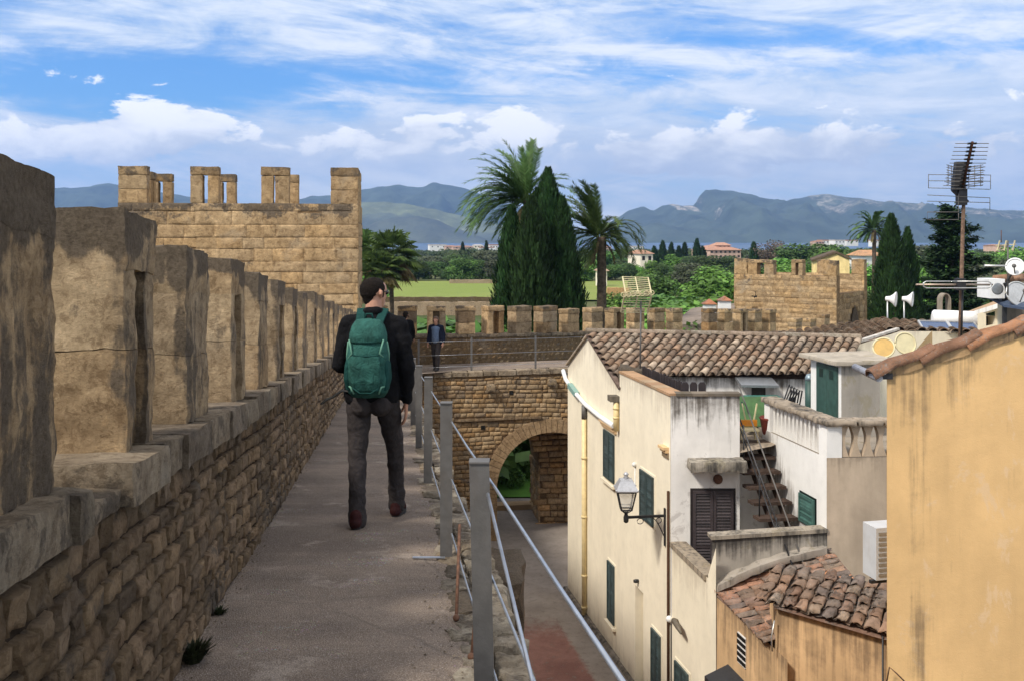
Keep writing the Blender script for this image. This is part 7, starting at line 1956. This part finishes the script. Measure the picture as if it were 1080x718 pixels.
# hair: shell over the back of the skull, thin on the crown
s_ = FACE.normalized().cross(V(0, 0, 1)).normalized(); fN = FACE.normalized()
def hat(x, y, z): return HC + s_ * x + fN * y + V(0, 0, z)
mb = MB()
capsule(mb, hat(0, -.028, .034), hat(0, .008, .036), .0805, .078, 18); capsule(mb, hat(0, -.040, .0), hat(0, -.040, -.03), .068, .050, 16)
capsule(mb, hat(0, .03, .065), hat(0, .0, .06), .05, .062, 14)
for e in (-1, 1): capsule(mb, hat(e * .07, .01, .03), hat(e * .072, .014, -.015), .017, .010, 8)
fuse(mb, 'hair', M['hair'], man, .0055, 3, .0018, 2, (50, 50, 50))
mb = MB()
mb.tube([hat(.078, -.005, .016), hat(.079, .05, .018), hat(.055, .088, .014)], .0035, 6); mb.tube([hat(-.078, -.005, .016), hat(-.079, .05, .018), hat(-.055, .088, .014)], .0035, 6)
for e in (-1, 1): mb.ball(hat(e * .034, .084, .010), (.022, .016, .018), 12, 8)
mb.build('sunglasses', M['glass_dark'], man)
def shoe(parent, an, pitch, yaw=0.0, sc_=1.0, mat='shoe'):
    cp, sp = math.cos(pitch), math.sin(pitch); cy, sy = math.cos(yaw), math.sin(yaw)
    base = Vector(an) + V(0, 0, -.085 * sc_)
    def q(x, y, z):
        x *= sc_; y *= sc_; z *= sc_; y2 = y * cp + z * sp; z2 = -y * sp + z * cp
        return base + V(x * cy + y2 * sy, -x * sy + y2 * cy, z2)
    mb = MB(); chain(mb, [q(0, -.05, .045), q(0, .06, .05), q(0, .17, .034)], [.042, .043, .030], sx=1.0); capsule(mb, q(0, -.04, .05), q(0, -.03, .09), .040, .042); capsule(mb, q(.012, .12, .035), q(-.012, .12, .035), .034, .034)
    o = fuse(mb, 'shoe', M[mat], parent, .008, 2)
    mb = MB(); out = []
    for k in range(20):
        a = 2 * math.pi * k / 20; y = .062 + .145 * math.sin(a); x = (.046 if y > .06 else .040) * math.copysign(abs(math.cos(a)) ** .7, math.cos(a)); out.append((x, y))
    b = [mb.vert(q(x, y, -.006)) for x, y in out]; t = [mb.vert(q(x * 1.0, y, .022)) for x, y in out]
    for k in range(20): mb.face((b[k], b[(k + 1) % 20], t[(k + 1) % 20], t[k]))
    mb.face(b[::-1]); mb.face(t); mb.build('sole', M['sole'], o)
shoe(man, anL + V(0, 0, .0), .0 - .08, .05); shoe(man, anR + V(0, 0, -.03), -.02, .1)
# ---------------- rucksack
pk = empty('rucksack', H(-.045, -.19, .93), 'green hiking rucksack worn on the back of the man in black', 'rucksack')
def PKp(x, y, z): return H(-.052 + x * .92, -.10 + y * .95, z)
mb = MB()
ring_loft(mb, [(PKp(0, -.05, .90), .105, .05), (PKp(0, -.07, .935), .135, .085), (PKp(0, -.085, 1.03), .146, .115), (PKp(0, -.085, 1.16), .144, .115), (PKp(0, -.075, 1.27), .132, .10), (PKp(.0, -.06, 1.36), .112, .082), (PKp(0, -.045, 1.415), .085, .055), (PKp(0, -.035, 1.43), .05, .03)], 26, 2.7)
fuse(mb, 'main_bag', M['pack'], pk, .009, 4, .009, 4, (8, 8, 8))
mb = MB()   # lid
ring_loft(mb, [(PKp(0, -.078, 1.275), .128, .108), (PKp(0, -.082, 1.32), .128, .108), (PKp(0, -.065, 1.38), .112, .085), (PKp(0, -.045, 1.425), .085, .055)], 24, 2.7)
o = fuse(mb, 'lid', M['pack'], pk, .009, 4, .006, 7); 
mb = MB(); mb.tube([PKp(.13 * math.cos(a), -.08 - .112 * abs(math.sin(a)), 1.283 + .03 * math.sin(a) * 0) for a in [math.pi * k / 16 + math.pi for k in range(17)]], .006, 6); mb.build('lid_seam', M['pack_dark'], o)
for s in (-1, 1):
    mb = MB(); ring_loft(mb, [(PKp(s * .125, -.075, .955), .03, .07), (PKp(s * .138, -.08, 1.03), .034, .085), (PKp(s * .138, -.08, 1.12), .028, .085), (PKp(s * .132, -.08, 1.165), .018, .075)], 14); fuse(mb, 'side_pocket', M['pack_dark'], pk, .009, 3, .006)
    for pts, r_ in (([PKp(s * .135, -.15, 1.17), PKp(s * .10, -.192, 1.21), PKp(s * .125, -.165, 1.30)], .006), ([PKp(s * .142, -.12, .99), PKp(s * .11, -.185, .985), PKp(s * .09, -.175, .94)], .007), ([PKp(s * .14, -.10, 1.28), PKp(s * .152, -.08, 1.20), PKp(s * .15, -.10, 1.12)], .008)):
        mb = MB(); mb.tube(pts, r_, 6); mb.build('compression_strap', M['pack_light'], pk)
mb = MB()
ring_loft(mb, [(PKp(0, -.17, .955), .085, .02), (PKp(0, -.195, 1.02), .10, .022), (PKp(0, -.2, 1.12), .10, .02), (PKp(0, -.187, 1.20), .092, .014)], 18, 3); fuse(mb, 'front_pocket', M['pack'], pk, .008, 3, .006, 5)
mb = MB(); mb.tube([PKp(.095 * math.cos(a), -.207 + .01 * abs(math.cos(a)), 1.205 - .012 * math.sin(a)) for a in [math.pi * k / 12 for k in range(13)]], .0045, 5); mb.build('zip', M['pack_dark'], pk); mb = MB(); mb.tube([PKp(-.10, -.19, .985), PKp(-.04, -.21, .95), PKp(.04, -.21, .95), PKp(.10, -.19, .985)], .005, 5); mb.build('zip', M['pack_dark'], pk)
for s, shx in ((-1, -.125), (1, .035)):
    mb = MB()
    pts = [PKp(s * .07, -.02, 1.40), H(shx - .0, .0, 1.475), H(shx + s * .02, .09, 1.44), H(shx + s * .035, .16, 1.30), H(shx + s * .05, .15, 1.10)]
    for i in range(len(pts) - 1): mb.bar(pts[i], pts[i + 1] + (pts[i + 1] - pts[i]) * .1, .055, .018, up=V(0, -1, 1))
    mb.build('shoulder_strap', M['pack_dark'], pk)
mb = MB(); mb.tube([PKp(-.03, -.03, 1.425), PKp(-.02, -.03, 1.46), PKp(.02, -.03, 1.46), PKp(.03, -.03, 1.425)], .008, 6); mb.build('haul_loop', M['pack_dark'], pk)
mb = MB()
hp = [PKp(-.12, -.02, .93), H(-.25, -.05, .93), H(-.32, -.03, .88), H(-.36, -.02, .865), H(-.40, 0, .83)]
for i in range(len(hp) - 1): mb.bar(hp[i], hp[i + 1], .012, .030, up=V(0, -1, .3))
mb.build('hip_strap', M['black'], pk)

# ---------------- other walkers
def walker(loc, label, h, face, jacket, shirt, hairm, open_=True, seed=0):
    e = empty('person', loc, label, 'person'); k = h / 1.72; f = Vector(face).normalized(); s = f.cross(V(0, 0, 1))
    def W(x, y, z): return Vector(loc) + (s * x + f * y + V(0, 0, z)) * k
    hc = W(0, .03, 1.60)
    sl, sr = W(-.18, 0, 1.39), W(.18, 0, 1.39); el, er = W(-.25, -.03, 1.12), W(.25, -.03, 1.12); wl, wr = W(-.26, .06, .90), W(.25, .06, .90)
    hl, hr_ = W(-.085, 0, .90), W(.085, 0, .90); kl, kr = W(-.085, .12, .50), W(.08, -.02, .50); al, ar = W(-.085, .15, .09), W(.075, -.16, .10)
    mb = MB()
    capsule(mb, W(0, 0, .93), W(0, 0, 1.30), .12 * k, .13 * k); chain(mb, [W(0, 0, 1.35), hc], [.05 * k, .05 * k]); head(mb, hc, f)
    for a, b, c in ((sl, el, wl), (sr, er, wr)): chain(mb, [a, b, c], [.05, .038, .026])
    for a, b, c in ((hl, kl, al), (hr_, kr, ar)): chain(mb, [a, b, c], [.08, .05, .035])
    hand(mb, wl, (wl - el) + f * .02, s, f, .18, .4); hand(mb, wr, (wr - er) + f * .02, -s, f, .18, .4)
    fuse(mb, 'body', M['skin'], e, .008, 2)
    mb = MB()
    capsule(mb, W(0, .035, .98), W(0, .04, 1.30), .135 * k, .135 * k); capsule(mb, W(-.08, .03, 1.34), W(.08, .03, 1.34), .085 * k, .085 * k); fuse(mb, 'shirt', M[shirt], e, .014, 2, .006)
    mb = MB()
    for q in (-1, 1):
        chain(mb, [W(q * .115, -.02, 1.36), W(q * .13, .0, 1.15), W(q * .165, .01, .90)], [.095 * k, .10 * k, .085 * k])
    capsule(mb, W(0, -.07, 1.34), W(0, -.07, .92), .13 * k, .14 * k); capsule(mb, W(-.14, 0, 1.40), W(.14, 0, 1.40), .075 * k, .075 * k)
    if open_: chain(mb, [W(.2, .0, 1.1), W(.27, -.03, .98), W(.30, -.04, .90)], [.07, .06, .04])
    chain(mb, [sl, el, lerp(el, wl, .9)], [.072, .06, .046]); chain(mb, [sr, er, lerp(er, wr, .9)], [.072, .06, .046])
    if not open_: capsule(mb, W(0, .03, .95), W(0, .03, 1.35), .15 * k, .14 * k)
    fuse(mb, 'jacket', M[jacket], e, .016, 2, .010, seed)
    mb = MB(); capsule(mb, W(-.05, 0, .90), W(.05, 0, .90), .125 * k, .125 * k)
    chain(mb, [hl, kl, al + V(0, 0, -.02)], [.098, .075, .062]); chain(mb, [hr_, kr, ar + V(0, 0, -.02)], [.098, .075, .062]); fuse(mb, 'trousers', M['trouser'], e, .014, 2, .008)
    mb = MB(); capsule(mb, hc - f * .03 + V(0, 0, .04), hc + f * .01 + V(0, 0, .05), .084, .08); capsule(mb, hc - f * .045, hc - f * .045 + V(0, 0, -.06), .07, .05)
    for q in (-1, 1): capsule(mb, hc + s * q * .075 + V(0, 0, .03), hc + s * q * .078 + V(0, 0, -.04), .024, .016)
    fuse(mb, 'hair', M[hairm], e, .009, 2)
    mb = MB()
    for q in (-1, 1):
        mb.ball(hc + s * q * .032 + f * .083 + V(0, 0, .008), .011, 8, 6)
    mb.build('eyes', M['black'], e)
    ya = math.atan2(f.x, f.y)
    shoe(e, al, -.05, ya, k, 'sole'); shoe(e, ar, .35, ya, k, 'sole')
    return e
wp = A(2.55 - 1.98, 0, -.55); wp = P(460, 391, 30.0); wp.z = zw(.6) + .002
walker(wp, 'woman in open navy jacket and blue shirt walking towards us on the gate wall', 1.60, (-.25, -1, 0), 'navy', 'blue_shirt', 'hair_brown', True, 3)
w2 = V(-3.28, 31.0 - .35, zw(0) + .002)
walker(w2, 'person in dark clothes mostly hidden behind the man with the rucksack', 1.72, (.1, 1, 0), 'jacket', 'jacket', 'hair', False, 5)
# ================================================================== light, sky, air, camera
SUN = Vector((-.62, -.50, .84)).normalized()
elev = math.asin(SUN.z); azim = math.atan2(SUN.x, SUN.y)
sl = bpy.data.lights.new('sun', 'SUN'); sl.energy = 3.0; sl.angle = R(8.0); sl.color = (1.0, .93, .82)
so = bpy.data.objects.new('sun', sl); COL.objects.link(so); so.rotation_euler = (-SUN).to_track_quat('-Z', 'Y').to_euler(); so.location = (0, 0, 30)
w = bpy.data.worlds.new('World'); sc.world = w; w.use_nodes = True
n = NT(w.node_tree)
sky = n.n('ShaderNodeTexSky', sky_type='NISHITA'); sky.sun_disc = False; sky.sun_elevation = elev; sky.sun_rotation = azim; sky.altitude = 20; sky.air_density = 1.0; sky.dust_density = .6; sky.ozone_density = 2.5
dirv = n.n('ShaderNodeTexCoord').outputs['Generated']
sep = n.n('ShaderNodeSeparateXYZ'); n.link(dirv, sep.inputs[0]); X, Y_, Z = sep.outputs
hl = n.math('SQRT', n.math('ADD', n.math('MULTIPLY', X, X), n.math('MULTIPLY', Y_, Y_)))
az = n.math('ARCTAN2', X, Y_); el = n.math('ARCTAN2', Z, hl)
def comb(a, b, c=0.0):
    nd = n.n('ShaderNodeCombineXYZ'); n.set(nd.inputs[0], a); n.set(nd.inputs[1], b); n.set(nd.inputs[2], c); return nd.outputs[0]
uv = comb(az, n.math('MULTIPLY', el, 1.0), 0.0)
# high thin cloud: long streaks
# slanting streaks
sl_ = n.math('ADD', n.math('MULTIPLY', el, 1.0), n.math('MULTIPLY', az, .10))
st1 = n.noise(comb(n.math('MULTIPLY', az, 4.0), n.math('MULTIPLY', sl_, 26.0), 3.1), 1.0, 8, .62, .8)
st2 = n.noise(comb(n.math('MULTIPLY', az, 2.2), n.math('MULTIPLY', el, 11.0), 7.7), 1.0, 5, .6, .5)
def gauss(a0, e0, sa, se):
    a = n.math('DIVIDE', n.math('SUBTRACT', az, a0), sa); e = n.math('DIVIDE', n.math('SUBTRACT', el, e0), se)
    return n.math('EXPONENT', n.math('MULTIPLY', n.math('ADD', n.math('MULTIPLY', a, a), n.math('MULTIPLY', e, e)), -1.0))
def addn(*xs):
    o = xs[0]
    for x in xs[1:]: o = n.math('ADD', o, x)
    return o
alto = n.noise(comb(n.math('MULTIPLY', az, 9.0), n.math('MULTIPLY', el, 30.0), 11.0), 1.0, 9, .68, .6)
veil = n.ramp(addn(n.math('MULTIPLY', alto, .42), -.20, n.math('MULTIPLY', st1, .62), n.math('MULTIPLY', st2, .42), .13, n.math('MULTIPLY', gauss(-.36, .145, .22, .026), -.26), n.math('MULTIPLY', gauss(.36, .175, .2, .022), -.17), n.math('MULTIPLY', gauss(-.02, .165, .18, .018), -.10)), .42, .68)
# banks of cumulus, each with a puffy top and a flat grey base
puff = n.noise(comb(n.math('MULTIPLY', az, 15.0), n.math('MULTIPLY', el, 30.0), 1.3), 1.0, 10, .60, .25)
soft = n.noise(comb(n.math('MULTIPLY', az, 5.0), n.math('MULTIPLY', el, 16.0), 5.3), 1.0, 6, .55, .3)
banks = addn(n.math('MULTIPLY', gauss(-.335, .104, .065, .030), 1.0), n.math('MULTIPLY', gauss(-.47, .088, .11, .020), .62), n.math('MULTIPLY', gauss(-.17, .090, .12, .022), .50),
             n.math('MULTIPLY', gauss(-.09, .108, .06, .02), .72), n.math('MULTIPLY', gauss(.17, .086, .13, .025), .78), n.math('MULTIPLY', gauss(.02, .108, .05, .02), .55), n.math('MULTIPLY', gauss(.38, .088, .16, .020), .62), n.math('MULTIPLY', gauss(.08, .066, .2, .008), .25))
cm = n.ramp(n.math('ADD', banks, n.math('MULTIPLY', n.math('SUBTRACT', puff, .5), 2.6)), .40, .60)
low = n.ramp(n.math('ADD', n.math('MULTIPLY', soft, .9), n.math('MULTIPLY', gauss(.1, .085, .8, .035), .28)), .52, .76)
# brightness inside the cumulus: crisp tops, grey bases
lit = n.ramp(n.math('ADD', n.math('ADD', n.math('MULTIPLY', el, 6.0), n.math('MULTIPLY', puff, 1.0)), n.math('MULTIPLY', soft, .3)), 1.02, 1.42)
cum = n.mix(lit, (5.0, 5.4, 6.1), (8.8, 8.7, 8.5))
skyc = n.mix(1, sky.outputs[0], (.40, .74, 1.12), 'MULTIPLY')
c = n.mix(n.math('MULTIPLY', n.ramp(el, .13, .0), .80), skyc, (4.9, 5.8, 6.8))
c = n.mix(n.math('MULTIPLY', veil, .90), c, n.mix(n.ramp(n.math('ADD', n.math('MULTIPLY', st1, .5), n.math('MULTIPLY', alto, .5)), .42, .64), (4.6, 5.4, 6.5), (7.2, 7.35, 7.6)))
c = n.mix(n.math('MULTIPLY', low, .62), c, n.mix(n.ramp(puff, .35, .65), (4.9, 5.4, 6.2), (7.0, 7.1, 7.3)))
c = n.mix(cm, c, cum)
# unseen bright overcast, added overhead as warm fill for the shade
c = n.mix(n.math('MULTIPLY', n.ramp(el, .28, .6), .72), c, (7.6, 7.3, 6.9))
bg = n.n('ShaderNodeBackground'); n.link(c, bg.inputs[0]); bg.inputs[1].default_value = .125
wo = n.n('ShaderNodeOutputWorld'); n.link(bg.outputs[0], wo.inputs[0])

# air
hz = MB()
x0, x1, y0, y1, z0, z1 = -7000, 9500, -60, 9500, -60, 700
hz.hexa([V(x0, y0, z0), V(x1, y0, z0), V(x1, y1, z0), V(x0, y1, z0)], [V(x0, y0, z1), V(x1, y0, z1), V(x1, y1, z1), V(x0, y1, z1)])
hm = bpy.data.materials.new('hazy_air'); hm.use_nodes = True; t = NT(hm.node_tree)
pv = t.n('ShaderNodeVolumePrincipled'); pv.inputs['Color'].default_value = (.29, .51, 1.0, 1); pv.inputs['Density'].default_value = 1.1e-4; pv.inputs['Anisotropy'].default_value = .2
ho = t.n('ShaderNodeOutputMaterial'); t.link(pv.outputs[0], ho.inputs['Volume'])
struct(hz.build('haze', hm), 'stuff', 'pale blue haze over the bay and mountains')

cam = bpy.data.cameras.new('camera'); co = bpy.data.objects.new('camera', cam); COL.objects.link(co); sc.camera = co
co.location = (0, 0, 0); co.rotation_euler = (R(90), 0, 0); cam.sensor_fit = 'HORIZONTAL'; cam.sensor_width = 36; cam.lens = 35.0
cam.shift_y = -108.0 / 1080.0; cam.clip_end = 30000; cam.clip_start = .05
sc.render.resolution_x = 1024; sc.render.resolution_y = 680
sc.view_settings.view_transform = 'Standard'; sc.view_settings.look = 'None'; sc.view_settings.gamma = 1; sc.view_settings.exposure = .38
sc.view_settings.use_curve_mapping = False
sc.render.engine = 'CYCLES'; sc.cycles.use_denoising = True; sc.cycles.volume_bounces = 0; sc.cycles.max_bounces = 6; sc.cycles.transparent_max_bounces = 16
sc.cycles.use_adaptive_sampling = True; sc.cycles.sample_clamp_indirect = 8
